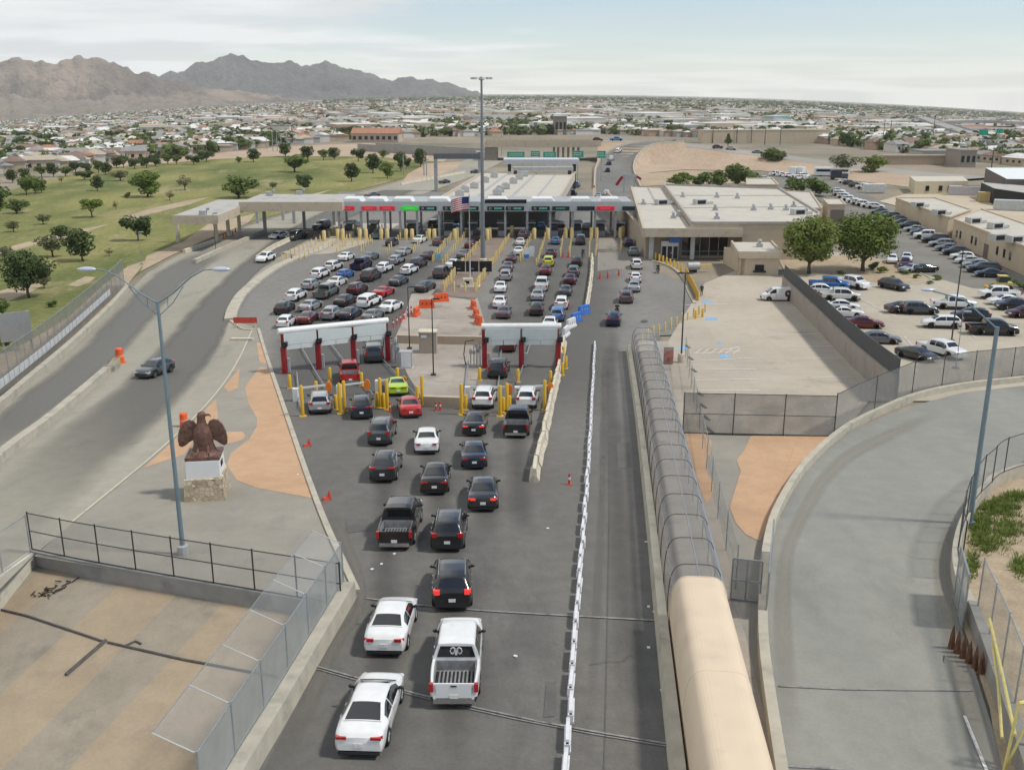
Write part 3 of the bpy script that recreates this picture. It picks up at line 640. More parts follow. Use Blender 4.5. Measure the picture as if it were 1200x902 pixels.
line([(372, 782), (480, 812), (570, 833), (660, 852), (790, 874)], .1, M_JOINT, name='expansion_joint')
line([(372, 785), (480, 815), (570, 836), (660, 855), (790, 877)], .06, M_JOINT, name='expansion_joint')
line([(912, 805), (1000, 809), (1140, 810)], .1, M_JOINT, name='expansion_joint')
line([(905, 898), (1000, 903)], .14, M_JOINT, name='expansion_joint')
line([(85, 612), (200, 516), (262, 450), (296, 386)], .15, M_YLINE, n=40)
line([(1180, 960), (1150, 890), (1130, 840)], .12, M_LINE)
for a, b in (((800, 358), (868, 356)), ((812, 415), (868, 412)), ((806, 424), (882, 420)), ((812, 434), (886, 433)), ((812, 446), (888, 445)), ((820, 458), (890, 458)), ((905, 393), (970, 391)), ((915, 407), (985, 406)), ((928, 421), (992, 420)), ((940, 442), (1006, 443)), ((925, 362), (950, 360)), ((850, 410), (866, 407))):
    line([a, b], .2)
for i in range(6): line([(814 + i * 9, 415), (822 + i * 9, 409)], .1)
M_TAR = mat('tar_seal', (.075, .073, .07), .6, 0, .2, 4, coords='Position')
rt = random.Random(31)
def wiggle(a, b, n, amp): return [(a[0] + (b[0] - a[0]) * i / n + (rt.gauss(0, amp) if 0 < i < n else 0), a[1] + (b[1] - a[1]) * i / n + (rt.gauss(0, amp * .5) if 0 < i < n else 0)) for i in range(n + 1)]
for a, b, amp in (((690, 780), (760, 765), 4),):
    line(wiggle(a, b, 9, amp), .025, M_TAR, n=40, name='crack_seal')
for px in ([(708, 905), (712, 720), (714, 560), (712, 430)],): line(px, .02, M_TAR, n=50, name='paving_joint')
M_PATCHED = ground_mat('road_repair', (.098, .095, .091), (.118, .114, .108), .3, .1)
for q in ([(404, 610), (430, 608), (432, 622), (407, 625)], [(722, 520), (738, 519), (740, 548), (724, 549)], [(640, 800), (652, 799), (650, 840), (637, 841)]): patch('road_repair', q, M_PATCHED, 4)
patch('manhole_cover', [(750, 377), (753, 375.5), (757, 375.5), (760, 377), (757, 378.5), (753, 378.5)], M_TAR, 5)
M_BLUE = mat('blue_bay_paint', (.2, .38, .58), .8, 0, .3, 4, dirt=(.38, .35, .3), dscale=2, coords='Position')
for x, y, w, h in ((828, 354, 12, 3), (833, 374, 16, 3.5), (849, 418, 13, 4), (843, 402, 9, 2.5), (800, 408, 12, 4)):
    patch('bay_marking', [(x - w / 2, y + h / 2), (x - w / 2 + 2, y - h / 2), (x + w / 2, y - h / 2), (x + w / 2 - 1, y + h / 2)], M_BLUE, 5)
for a, b in (((1042, 335), (1090, 345)), ((1060, 395), (1075, 412)), ((1010, 352), (1050, 372)), ((950, 330), (1060, 334)), ((1130, 385), (1145, 398)), ((1090, 372), (1105, 382)), ((1035, 352), (1060, 358))):
    line([a, b], .12)
# kerbs and low walls
def kerb(name, px, w, h, m=M_KERB, n=40, dz=0.0, label=None, cat=None, batter=0.0, kind='structure'):
    P = pline(px, n); b = batter
    o = MB().sweep(P, [(-w / 2 - b, -.15), (w / 2 + b, -.15), (w / 2, h), (-w / 2, h)]).build(name, m)
    if label: tag(o, label, cat)
    else: o['kind'] = kind
    return o
kerb('kerb', [(418, 694), (372, 590), (330, 470), (303, 386)], .35, .15)
kerb('kerb', [(396, 262), (385, 288), (330, 311), (290, 340), (274, 362), (270, 376)], 1.5, .35, M_KERB, 40)
kerb('kerb', [(270, 376), (285, 386), (303, 386)], .4, .15)
for px in ([(1030, 330), (1060, 334), (1091, 329), (1078, 320)], [(935, 323), (985, 323), (1010, 331)]): kerb('kerb', px, .25, .14, n=16)
# ------------------------------------------------------------------ walls, fences, structures
M_STEEL = mat('galvanised_steel', (.36, .38, .39), .45, .6, .15, 3)
M_DARKST = mat('dark_steel', (.06, .06, .062), .5, .5, .2, 3)
M_BLUEST = mat('blue_grey_steel', (.17, .235, .27), .45, .3, .12, 2)
M_RUST = mat('rusty_steel', (.13, .06, .035), .85, .1, .35, 4, dirt=(.05, .03, .025), dscale=6)
M_MESH = mesh_mat('chain_link', (.3, .31, .31), .34)
M_MESH2 = mesh_mat('dense_chain_link', (.34, .36, .355), .74)
M_SCREEN = mesh_mat('grey_screen_mesh', (.2, .2, .195), .62)
M_TAN = mat('tan_stucco', (.5, .415, .305), .9, 0, .06, 1.2, dirt=(.4, .335, .255), dscale=.35, dlo=.5, dhi=.8, coords='Position')
M_TAN2 = mat('tan_fascia', (.47, .4, .305), .85, 0, .06, 1.5, dirt=(.36, .31, .25), dscale=.6, coords='Position')
M_ROOF = mat('pale_membrane_roof', (.48, .445, .385), .9, 0, .07, .7, dirt=(.42, .39, .34), dscale=.22, dlo=.45, dhi=.75, coords='Position')
M_ROOFG = mat('grey_roof', (.4, .385, .36), .9, 0, .1, .7, dirt=(.3, .29, .27), dscale=.25, coords='Position')
M_WHITE = mat('white_panel', (.68, .68, .67), .45, 0, .06, 2, dirt=(.5, .5, .49), dscale=1.2, dlo=.55, dhi=.8)
M_GREYP = mat('grey_panel', (.38, .39, .39), .5, .1, .08, 1.5, dirt=(.3, .3, .3), dscale=.6, coords='Position')
M_DARKG = mat('dark_glass', (.015, .017, .02), .06, 0, 0, spec=.6)
M_BLACK = mat('matt_black', (.012, .012, .013), .7, 0, .2, 3)
M_RED = mat('red_enamel', (.30, .014, .02), .4, 0, .15, 3, dirt=(.2, .03, .03), dscale=2)
M_YEL = mat('yellow_enamel', (.62, .37, .02), .5, 0, .12, 4, dirt=(.4, .26, .07), dscale=4)
M_PALEY = mat('faded_yellow_enamel', (.62, .47, .19), .6, 0, .15, 5, dirt=(.5, .42, .28), dscale=3)
M_ORANGE_P = mat('orange_plastic', (.72, .11, .025), .5, 0, .12, 3, dirt=(.5, .12, .06), dscale=2.5)
M_REDP = mat('red_plastic', (.5, .05, .03), .5, 0, .12, 3)
M_BLUEP = mat('blue_plastic', (.05, .17, .55), .5, 0, .12, 2)
M_CREAM = mat('cream_concrete', (.56, .5, .39), .9, 0, .14, 2, dirt=(.38, .35, .29), dscale=1.5)
M_GREEN = mat('green_sign_sheet', (.01, .3, .19), .45, 0, .05, 2)
def at_y(px, y): return (px - 600) / F * (y * CP + (HC - gz(0, y)) * SP)   # world x of a ground pixel column at distance y
def wall(name, px, w, h, m, label, cat, n=30, dz=-.4, batter=0.0, group=None):
    P = pline(px, n)
    o = MB().sweep(P, [(-w / 2 - batter, dz), (w / 2 + batter, dz), (w / 2, h), (-w / 2, h)]).build(name, m)
    return tag(o, label, cat, group)
def fence(px, h, spacing, label, base=0.0, m=None, rails=(.06, 1.0), post=.07, n=40, pm=None, name='chain_link_fence', group=None, world=None, lean=0.0):
    P = world or pline(px, n, base); pm = pm or M_DARKST
    L = [0]
    for a, b in zip(P, P[1:]): L.append(L[-1] + (b - a).length)
    root = thing(name, label, 'fence', P[0], 0, group); o0 = P[0]
    up = Vector((0, 0, h))
    mb = MB()
    for a, b in zip(P, P[1:]): mb.add([a - o0, b - o0, b - o0 + up, a - o0 + up], [(0, 1, 2, 3)])
    mb.build('mesh_panel', m or M_MESH, root)
    for q in rails:
        mb = MB(); mb.tube([p - o0 + Vector((0, 0, h * q)) for p in P], post * .42, 5); mb.build('rail', pm, root)
    k = max(1, round(L[-1] / spacing))
    for p in resample(P, k): mb = MB(); mb.tube([p - o0, p - o0 + Vector((0, 0, h + .08))], post / 2 * 1.15, 6); mb.build('post', pm, root)
    return root
# bridge parapet, bank and their fences (front left)
par = [(410, 700), (372, 765), (330, 838), (290, 905), (250, 975)]
wall('bridge_parapet', par, .55, .85, M_KERB, 'pale concrete parapet along the left edge of the queue road', 'parapet', batter=.1)
wp = pline(par, 20)
MB().sweep([p + Vector((-.32, 0, 0)) for p in wp], [(-.1, -9), (.1, -9), (.1, .5), (-.1, .5)]).build('bridge_side_wall', M_WALLC)['kind'] = 'structure'
fl = [p + Vector((-.30, .1, .8)) for p in wp]
fo = fence(None, 2.0, 3.1, 'tall mesh fence on bridge parapet with outward leaning brackets on top', world=fl, m=M_MESH2, pm=M_STEEL, name='bridge_fence')
mb = MB(); o0 = fl[0]
side = Vector((-1.4, .25, .55))
for a, b in zip(fl, fl[1:]):
    a = a - o0 + Vector((0, 0, 2)); b = b - o0 + Vector((0, 0, 2)); mb.add([a, b, b + side, a + side], [(0, 1, 2, 3)])
mb.build('top_mesh', mesh_mat('thin_chain_link', (.36, .38, .38), .24), fo)
for p in resample(fl, 6): MB().tube([p - o0 + Vector((0, 0, 2)), p - o0 + Vector((0, 0, 2)) + side], .024, 6).build('bracket', mat('pale_bracket', (.42, .43, .42), .5), fo)
MB().tube([p - o0 + Vector((0, 0, 2)) + side for p in fl], .02, 5).build('wire', M_STEEL, fo)
# retaining wall between the eagle plaza and the concrete bank
rw = [(38, 646), (100, 659), (200, 677), (300, 694), (400, 711)]
wall('retaining_wall', rw, .35, .12, M_WALLC, 'grey concrete retaining wall at the head of the sloping bank', 'wall', dz=-2.2)
fence(rw, 2.15, 2.35, 'see-through fence with dark posts along the top of the bank wall', base=.1, rails=(.03, .52, 1.0), m=mesh_mat('fine_chain_link', (.3, .3, .29), .2))
lw = [G(36, 648), G(8, 668), G(-40, 704), G(-110, 760)]
o = MB().sweep([Vector(p) for p in lw], [(-.18, -6), (.18, -6), (.18, .05), (-.18, .05)]).build('side_wall', mat('white_washed_concrete', (.5, .475, .4), .9, 0, .12, 1, dirt=(.36, .34, .29), dscale=.6, coords='Position')); tag(o, 'pale washed concrete wall closing the bank on its outer side', 'wall')
fence(None, 2.2, 2.6, 'fence with thin grey posts above the pale side wall', world=[Vector(p) for p in lw], rails=(.03, 1.0), m=mesh_mat('fine_chain_link', (.3, .3, .29), .2), pm=M_STEEL)
# concrete bank: columns of alternating tone, sloping down towards the viewer
A, B = G(38, 648), G(405, 712); d = (B - A); d.z = 0; wl = d.length; d.normalize(); nn = Vector((d.y, -d.x, 0))
M_BK1 = ground_mat('bank_concrete', (.26, .225, .175), (.3, .26, .205), .25, .07, stain=(.19, .17, .14), s_lo=.5)
M_BK2 = ground_mat('bank_concrete_light', (.31, .245, .17), (.34, .27, .19), .25, .07, stain=(.26, .215, .16), s_lo=.5)
mb = MB(); edges = [-9, -5.5, -2.2, .8, 2.6, 6.0, 9.6, 12.4, 22]; zt0 = A.z - .75
for i in range(len(edges) - 1):
    for k in range(10):
        vs = []
        for e, q in ((edges[i], k), (edges[i + 1], k), (edges[i + 1], k + 1), (edges[i], k + 1)):
            p = A + d * e + nn * (q * 2.0 + .1); vs.append((p.x, p.y, zt0 + .028 * max(0, e) - .2 * q * 2.0))
        mb.add(vs, [(3, 2, 1, 0)], (1 if i % 2 == 1 else 0))
o = mb.build('concrete_bank', [M_BK1, M_BK2]); o['kind'] = 'structure'
def bank(u, q): p = A + d * u + nn * q; return Vector((p.x, p.y, zt0 + .028 * max(0, u) - .2 * q + .06))
mb = MB(); mb.tube([bank(.1, 3.4), bank(3, 3.5), bank(8.3, 4.1)], .06, 6); mb.tube([bank(8.6, 4.1), bank(13, 4.2), bank(18, 4.1)], .06, 6); mb.tube([bank(8.4, 4.0), bank(8.2, 6.4)], .1, 6); mb.tube([bank(9.6, 4.1), bank(9.9, 3.7), bank(10.3, 3.8)], .05, 6)
tag(mb.build('drain_pipe', mat('dull_pipe', (.09, .085, .08), .7, .2, .3, 4)), 'dark drain pipe laid across the concrete bank with a short branch', 'pipe')
r = random.Random(4)
mb = MB()
for i in range(22): p = bank(2.6 + r.gauss(0, .35), 1.5 + r.gauss(0, .5)); mb.bar(p, p + Vector((r.uniform(-.5, .5), r.uniform(-.4, .4), .1)), .05)
o = mb.build('dead_branch', mat('dead_wood', (.07, .05, .035), .95)); tag(o, 'dry brown branch lying high on the concrete bank', 'branch')
# covered pedestrian walkway: bent hoops with mesh, then a tan barrel shell
wl_ = pline([(737, 412), (748, 490), (763, 620), (776, 745), (792, 893), (801, 975), (815, 1110)], 52)
MB().sweep(wl_, [(-.32, -.3), (.32, -.3), (.2, .85), (-.2, .85)]).build('parapet_wall', M_KERB)
tag(bpy.data.objects['parapet_wall'], 'long pale parapet between the open lane and the covered walkway', 'parapet')
nline = []
for i, p in enumerate(wl_):
    a, b = wl_[max(0, i - 1)], wl_[min(len(wl_) - 1, i + 1)]; t = (b - a); t.z = 0; t.normalize(); nline.append(Vector((-t.y, t.x, 0)))
WID, WH = 2.45, 2.75
def hoop(i, k):     # k 0..1 round the arch, from the parapet side
    p = wl_[i] + nline[i] * .3; a = pi * k; n_ = .42
    return p + nline[i] * (WID / 2 * (1 - (1 if cos(a) > 0 else -1) * abs(cos(a)) ** n_)) + Vector((0, 0, WH * abs(sin(a)) ** .5))
if nline[0].x < 0: nline = [-q for q in nline]
# index where the shell begins
jb = min(range(len(wl_)), key=lambda i: abs(wl_[i].y - (G(0, 738).y)))
cage = thing('walkway_cage', 'long mesh walkway cage with bent hoops beside the road', 'walkway', wl_[0]); o0 = wl_[0]
K = 36
mb = MB()
for i in range(jb):
    for k in range(K): mb.add([hoop(i, k / K) - o0, hoop(i, (k + 1) / K) - o0, hoop(i + 1, (k + 1) / K) - o0, hoop(i + 1, k / K) - o0], [(0, 1, 2, 3)])
mb.build('mesh_skin', mesh_mat('walkway_mesh', (.31, .3, .28), .4), cage, smooth=True)
for i in range(0, jb + 1):
    if i % 2 == 0: MB().tube([hoop(i, k / K) - o0 for k in range(K + 1)], .026, 5).build('hoop', M_DARKST, cage)
for kk in (0.2, .5, .8): MB().tube([hoop(i, kk) - o0 for i in range(jb + 1)], .03, 5).build('rail', M_STEEL, cage)
MB().tube([wl_[i] + nline[i] * 2.6 + Vector((0, 0, 2.1)) - o0 for i in range(jb + 1)], .13, 8).build('conduit', mat('conduit_pipe', (.3, .32, .34), .4, .4, .1, 2), cage, smooth=True)
mb = MB(); S_ = len(wl_)
for i in range(jb, S_ - 1):
    for k in range(K):
        a, b, c, e = hoop(i, k / K), hoop(i, (k + 1) / K), hoop(i + 1, (k + 1) / K), hoop(i + 1, k / K)
        g = Vector((0, 0, .1)); mb.add([a + g, b + g, c + g, e + g], [(0, 1, 2, 3)])
mb.add([hoop(jb, k / K) + Vector((0, 0, .1)) for k in range(K + 1)], [tuple(range(K + 1))])
M_SHELL = mat('tan_roof_shell', (.62, .50, .37), .75, 0, .04, .8, dirt=(.52, .42, .32), dscale=.5, dlo=.5, dhi=.85, coords='Position')
ro_ = tag(mb.build('walkway_roof', M_SHELL, smooth=70), 'smooth tan barrel roof shell over the near end of the walkway', 'roof')
for i in range(jb, S_ - 1):
    for f_ in ((0,) if (i - jb) % 5 == 0 else ()):
        MB().tube([hoop(i, k / K).lerp(hoop(i + 1, k / K), f_) + Vector((0, 0, .1)) for k in range(K + 1)], .012 if i > jb else .05, 5).build('panel_seam', mat('roof_seam_tan', (.56, .45, .335), .8, 0, .1), ro_)
fence([(803, 420), (830, 560), (862, 690)], 2.3, 5, 'mesh side fence on the plaza side of the walkway', pm=M_STEEL, post=.05, rails=(.5, 1.0), m=mesh_mat('fine_chain_link', (.3, .3, .29), .2))
# ramp parapets, fences and walls on the right
rp = [(1420, 415), (1300, 434), (1200, 447), (1130, 455), (1068, 469), (1000, 500), (947, 545), (914, 595), (899, 640), (894, 700), (894, 760), (903, 835), (922, 960)]
wall('ramp_parapet', rp, .42, .55, M_KERB, 'pale curved parapet round the outside of the ramp', 'parapet', n=70, batter=.05)
fence([(800, 508), (977, 512)], 3.3, 3.5, 'grey screened fence between the visitor lot and the terracotta plaza', m=M_SCREEN, rails=(.03, .5, 1.0), pm=M_DARKST, name='screen_fence')
fence([(977, 511), (1010, 493), (1068, 466)], 3.4, 9, 'tall grey screen fence from the plaza corner to the lot corner', m=M_SCREEN, rails=(.03, 1.0), name='screen_fence')
fence([(1068, 466), (1130, 452), (1200, 444), (1400, 416)], 3.3, 5, 'grey screen fence along the ramp beside the staff lot', m=M_SCREEN, rails=(.03, 1.0), name='screen_fence')
sw = [(917, 343), (965, 392), (1018, 446), (1048, 473)]
o = wall('sound_wall', sw, .4, 2.4, mat('mauve_block_wall', (.3, .265, .23), .9, 0, .08, 1, dirt=(.22, .195, .175), dscale=.5, coords='Position'), 'long brown grey block wall between the two car parks', 'wall')
sp_ = pline(sw, 12, 2.35)
q = MB(); q.sweep([p + Vector((.1, .05, 0)) for p in sp_], [(-.05, 0), (.05, 0), (.05, 1.7), (-.05, 1.7)]); q.build('privacy_screen', mat('charcoal_screen', (.065, .068, .07), .8, 0, .12, 2, coords='Position'), o)
# gate leaf and small panel by the ramp
def leaf(a, b, h, label, name='gate_leaf', m=None, cat='gate'):
    a, b = G(*a), G(*b); t = thing(name, label, cat, a); u = b - a
    MB().add([(0, 0, .1), u + Vector((0, 0, .1)), u + Vector((0, 0, h)), (0, 0, h)], [(0, 1, 2, 3)]).build('mesh_panel', m or M_MESH2, t)
    f = MB()
    for z in (.1, h / 2, h): f.bar((0, 0, z), u + Vector((0, 0, z)), .07)
    for q in (0, .5, 1): f.bar(u * q + Vector((0, 0, 0)), u * q + Vector((0, 0, h)), .07)
    f.build('frame', M_STEEL, t); return t
leaf((903, 658), (897, 727), 2.4, 'steel mesh gate leaf folded back along the left kerb of the ramp')
leaf((856, 703), (890, 707), 2.2, 'low grey mesh panel closing the paving beside the tan walkway roof', m=mesh_mat('fine_chain_link', (.3, .3, .29), .2))
leaf((1118, 700), (1127, 738), 2.7, 'steel mesh gate leaf standing open at the right edge of the ramp')
dp = [(1137, 724), (1122, 690), (1119, 655), (1130, 617), (1152, 583), (1200, 556), (1420, 500)]
wall('ramp_parapet', dp, .4, .8, M_KERB, 'pale curved parapet between the ramp and the grassy dirt', 'parapet', n=50)
dq = [(1137, 724), (1160, 790), (1180, 850), (1215, 960)]
wall('ramp_parapet', dq, .4, .9, M_WALLC, 'grey parapet beside the yellow pipe gate', 'parapet')
fence([(1124, 680), (1121, 655), (1133, 615), (1156, 583), (1205, 556), (1420, 505)], 2.4, 2.6, 'see-through fence on the curved parapet by the grassy dirt', base=.75, m=mesh_mat('fine_chain_link', (.3, .3, .29), .2), rails=(.03, 1.0))
fence([(1143, 730), (1166, 790), (1186, 850), (1225, 960)], 2.4, 2.8, 'chain link fence on the grey parapet behind the yellow gate', base=.8, rails=(.03, 1.0), pm=M_STEEL)
yg = thing('pipe_gate', 'pale yellow pipe gate standing on the ramp edge', 'gate', G(1172, 870)); o0 = G(1172, 870)
M_YG = mat('chalky_yellow_pipe', (.62, .53, .2), .6, 0, .12, 4)
def rel(px, py, h): return G(px, py) - o0 + Vector((0, 0, h))
MB().tube([rel(1152, 775, 2.0), rel(1158, 800, 1.9), rel(1168, 840, 1.7), rel(1182, 905, 1.5)], .065, 8).build('arm', M_YG, yg, smooth=50)
MB().tube([rel(1156, 800, 1.8), rel(1163, 840, 1.5), rel(1170, 890, .9)], .055, 8).build('arm', M_YG, yg, smooth=50)
fr = MB(); a_, b_ = rel(1176, 905, 0), rel(1196, 900, 0)
for p in (a_, b_): fr.tube([p, p + Vector((.25, .2, 2.6))], .06, 6)
fr.tube([a_ + Vector((.25, .2, 2.6)), b_ + Vector((.25, .2, 2.6))], .06, 6); fr.tube([a_, b_ + Vector((.25, .2, 2.4))], .05, 6); fr.build('frame', M_YG, yg, smooth=50)
# rusty spike strip leaning on the wall
sk = thing('spike_barrier', 'dark rusty spiked barrier leaning at the right edge of the ramp', 'barrier', G(1128, 772)); s_ = MB()
for i in range(6): s_.lathe([(.16, 0), (.1, .7), (.001, 1.15)], (.06 * i - .1, -.42 * i + .9, 0), 6)
s_.build('spikes', M_RUST, sk); MB().tube([(-.7, .2, .04), (-.95, -.3, .04), (-.7, -.7, .04), (-.2, -.8, .04)], .03, 6).build('hose', M_RUST, sk)
# left road: parapet, screens, median
lp = [(-160, 620), (0, 480), (75, 415), (130, 363), (150, 340)]
wall('road_parapet', lp, .6, .8, M_KERB, 'pale parapet along the outer edge of the left road', 'parapet')
lf = fence([(-160, 605), (0, 468), (75, 404), (130, 352), (146, 335)], 4.0, 3.2, 'tall screened fence with white slats beside the left road and park', m=M_SCREEN, rails=(1.0,), name='screen_fence', pm=M_STEEL)
P = pline([(-160, 605), (0, 468), (75, 404), (130, 352)], 46); mb = MB(); o0 = P[0]; g0 = G(-160, 605)
for i in range(46):
    a, b = P[i] - g0, P[i + 1] - g0; b = a + (b - a) * .93; mb.add([a + Vector((.1, -.08, .9)), b + Vector((.1, -.08, .9)), b + Vector((.1, -.08, 1.75)), a + Vector((.1, -.08, 1.75))], [(0, 1, 2, 3)])
mb.build('white_slats', mat('white_slat', (.5, .51, .51), .6, 0, .2, 2), lf)
wall('median_barrier', [(-160, 690), (0, 540), (60, 494), (126, 437)], .7, .65, M_KERB, 'long pale median barrier down the left road', 'barrier')
en = thing('crash_cushion', 'battered crash cushion with yellow end at the head of the median', 'barrier', G(134, 433)); v = (G(142, 425) - G(126, 440)); v.z = 0; v = v.normalized()
q = MB()
for i in range(5): q.box(v * (i * .55 - 1.1) + Vector((0, 0, .42)), (.7, .12, .8), atan2(v.y, v.x) + pi / 2)
q.build('frames', M_CREAM, en); MB().bar(v * -1.2 + Vector((.3, 0, .55)), v * 1.3 + Vector((.3, 0, .55)), .08, .3).build('rail', M_STEEL, en); MB().box(v * 1.4 + Vector((0, 0, .45)), (.7, .15, .8), atan2(v.y, v.x) + pi / 2).build('end_panel', M_YEL, en)
# ------------------------------------------------------------------ lamps and poles
def lamp_double(bx, by, ly, label):
    p = G(bx, by); H = GD(188, ly, p.y).z - p.z
    t = thing('street_lamp', label, 'street lamp', p)
    MB().lathe([(.13, 0), (.08, H * .95), (.07, H)], n=12).build('pole', M_BLUEST, t, smooth=50)
    MB().lathe([(.3, 0), (.3, .55), (.2, .6)], n=10).build('base', M_GREYP, t)
    for s in (-1, 1):
        arm = [(0, 0, H - .1), (s * .8, 0, H + .4), (s * 1.75, 0, H + 1.2), (s * 2.4, 0, H + 1.55), (s * 3.0, 0, H + 1.6)]
        a = MB(); a.tube(arm, .042, 8, r1=.03); a.tube([(0, 0, H - .75), (s * .75, 0, H - .1), (s * 1.35, 0, H + .75)], .024, 6); a.tube([(s * .5, 0, H - .3), (s * .5, 0, H + .2)], .02, 5); a.build('arm', M_BLUEST, t, smooth=50)
        h = MB(); h.ball((s * 3.3, 0, H + 1.6), (.48, .19, .12), 0, 12, 8); h.build('lamp_head', mat('pale_lamp_shell', (.45, .5, .58), .35, .2, .05), t, smooth=True)
    return t
lamp_double(215, 650, 353, 'tall blue grey street lamp with two curved arms in front of the eagle')
def lamp_pole(bx, by, tx, ty, label, m=M_DARKST, r=.1, arm=None, concrete=False, name='lamp_post', heads=1):
    p = G(bx, by); T = GD(tx, ty, p.y); t = thing(name, label, 'lamp post', p); H = T.z - p.z
    if concrete: MB().lathe([(.38, 0), (.38, .95), (.34, 1.0)], n=14).build('concrete_base', M_CREAM, t, smooth=50)
    else: MB().box((0, 0, .1), (.5, .5, .2)).build('base_plate', m, t)
    MB().lathe([(r, 0), (r * .7, H)], n=10).build('pole', m, t, smooth=50)
    if arm:
        a = MB(); a.tube([(0, 0, H - .1), (arm[0] * .5, arm[1] * .5, H + arm[2] * .75), (arm[0], arm[1], H + arm[2])], .05, 6); a.build('arm', m, t)
        h = MB(); h.ball((arm[0], arm[1], H + arm[2]), (.42, .2, .1), 0, 10, 6); h.build('lamp_head', mat('pale_lamp_shell', (.45, .5, .58), .35, .2, .05), t, smooth=True)
    else:
        h = MB()
        for i in range(heads): h.box((.45 * (1 if i == 0 else -1), 0, H), (.7, .3, .14))
        h.build('lamp_head', M_GREYP if m != M_DARKST else M_DARKST, t)
    return t
lamp_pole(1136, 614, 1168, 383, 'tall grey street lamp at the right edge of the ramp with a long curved arm', M_BLUEST, .16, arm=(-3.9, .3, 2.0))
lamp_pole(798, 425, 801, 320, 'black lamp post with a concrete foot beside the walkway entrance', concrete=True, r=.09, heads=2)
lamp_pole(480, 409, 479, 336, 'slim dark lamp post nearest the red portal with three lanes', r=.07)
lamp_pole(508, 440, 507, 350, 'slim dark lamp post in the middle of the stained concrete island', r=.07)
lamp_pole(1115, 400, 1121, 293, 'dark lamp post among the cars of the staff lot', r=.09, heads=2)
lamp_pole(1120, 432, 1126, 365, 'thin pale pole behind the screen fence by the ramp', M_STEEL, .05)
lamp_pole(166, 310, 165, 272, 'short pale pole at the edge of the park lawn', M_STEEL, .06)
lamp_pole(253, 294, 251, 250, 'thin dark pole at the corner of the exit canopy', r=.06)
lamp_pole(914, 281, 914, 252, 'thin dark pole against the tan wall of the main building', r=.06)
p = G(566, 308); T = GD(565, 92, p.y); H = T.z - p.z
t = thing('high_mast', 'very tall floodlight mast on the brown median', 'light mast', p)
MB().lathe([(.42, 0), (.3, H * .4), (.17, H)], n=14).build('mast', mat('mast_steel', (.2, .22, .235), .45, .4, .1, 1), t, smooth=50)
MB().lathe([(.7, 0), (.7, .7), (.5, .8)], n=14).build('base', M_CREAM, t, smooth=50)
q = MB(); q.lathe([(.35, -.3), (.5, -.15), (.3, .2), (.01, .35)], (0, 0, H), 10)
for i in range(8): a = 2 * pi * i / 8; q.bar((0, 0, H), (1.3 * cos(a), 1.3 * sin(a), H + .1), .06)
q.build('ring', M_GREYP, t)
for i in range(8): a = 2 * pi * i / 8; MB().box((1.5 * cos(a), 1.5 * sin(a), H), (.55, .4, .3), a).build('floodlight', M_GREYP, t)
p = G(551, 336); T = GD(550, 228, p.y); H = T.z - p.z
t = thing('flagpole', 'white flagpole on a square plinth at the foot of the median', 'flagpole', p)
MB().lathe([(.11, .8), (.06, H), (.12, H + .05), (.001, H + .2)], n=10).build('pole', mat('pale_pole', (.5, .5, .49), .4), t, smooth=50)
b = MB(); b.box((0, 0, .1), (3.0, 2.0, .2)); b.box((-.35, 0, .75), (1.7, 1.2, 1.1), taper=.85); b.build('plinth', M_CREAM, t); MB().box((-.45, -.62, .8), (.7, .06, .4)).build('plaque', M_BLACK, t)
mb = MB(); fw, fh = 3.0, 1.9; NX, NY = 20, 13
def fpt(i, j): u = i / NX; return (-fw * u * .9, .25 * sin(u * 7) * u, H - .3 - fh * j / NY - .55 * u * u)
for i in range(NX):
    for j in range(NY): mb.add([fpt(i, j), fpt(i, j + 1), fpt(i + 1, j + 1), fpt(i + 1, j)], [(0, 1, 2, 3)], 2 if (i < 8 and j < 7) else j % 2)
mb.build('flag', [mat('flag_red', (.42, .03, .05), .8, 0, 0), mat('flag_white', (.6, .58, .58), .8, 0, 0), mat('flag_blue', (.02, .03, .13), .8, 0, 0)], t)
# variable message sign by the mast
p = G(556, 322); t = thing('message_board', 'low dark three panel lane sign standing by the mast', 'sign', p)
for i in range(3):
    q = MB(); q.box((-2.5 + 2.15 * i, 0, 1.35), (2.0, .25, 1.7)); b = q.build('panel', M_BLACK, t); MB().box((-2.5 + 2.15 * i, -.14, 1.0), (.5, .02, .12)).build('marking', mat('dull_sign_white', (.3, .34, .38), .6), b)
q = MB()
for x in (-2.9, -.4, 2.2): q.box((x, .1, .3), (.12, .12, .6))
q.build('frame', M_DARKST, t)
# ------------------------------------------------------------------ inspection canopy
def bx(mb, x0, x1, y0, y1, z0, z1, mi=0): return mb.box(((x0 + x1) / 2, (y0 + y1) / 2, (z0 + z1) / 2), (x1 - x0, y1 - y0, z1 - z0), 0, mi)
YC = 200.0
def XZ(px, py, y=YC): v = GD(px, py, y); return v.x, v.z
x0, z_t = XZ(395, 236); x1, z_b = XZ(742, 247.5)
cn = thing('inspection_canopy', 'long grey inspection canopy over the lane booths', 'canopy', (0, YC, 0))
q = MB(); bx(q, x0, x1, -.3, 13, z_b + .3, z_t - .3); q.build('roof', M_GREYP, cn)
q = MB(); bx(q, x0, x1, -.55, -.303, z_b, z_t); bx(q, x0 - .25, x0 - .003, -.55, 13, z_b, z_t); q.build('fascia', mat('pale_grey_fascia', (.42, .44, .44), .5, .1, .05, 1), cn)
HUMPS = [(400, 424), (428, 452), (458, 484), (499, 527), (568, 596), (620, 651), (667, 695), (702, 729)]
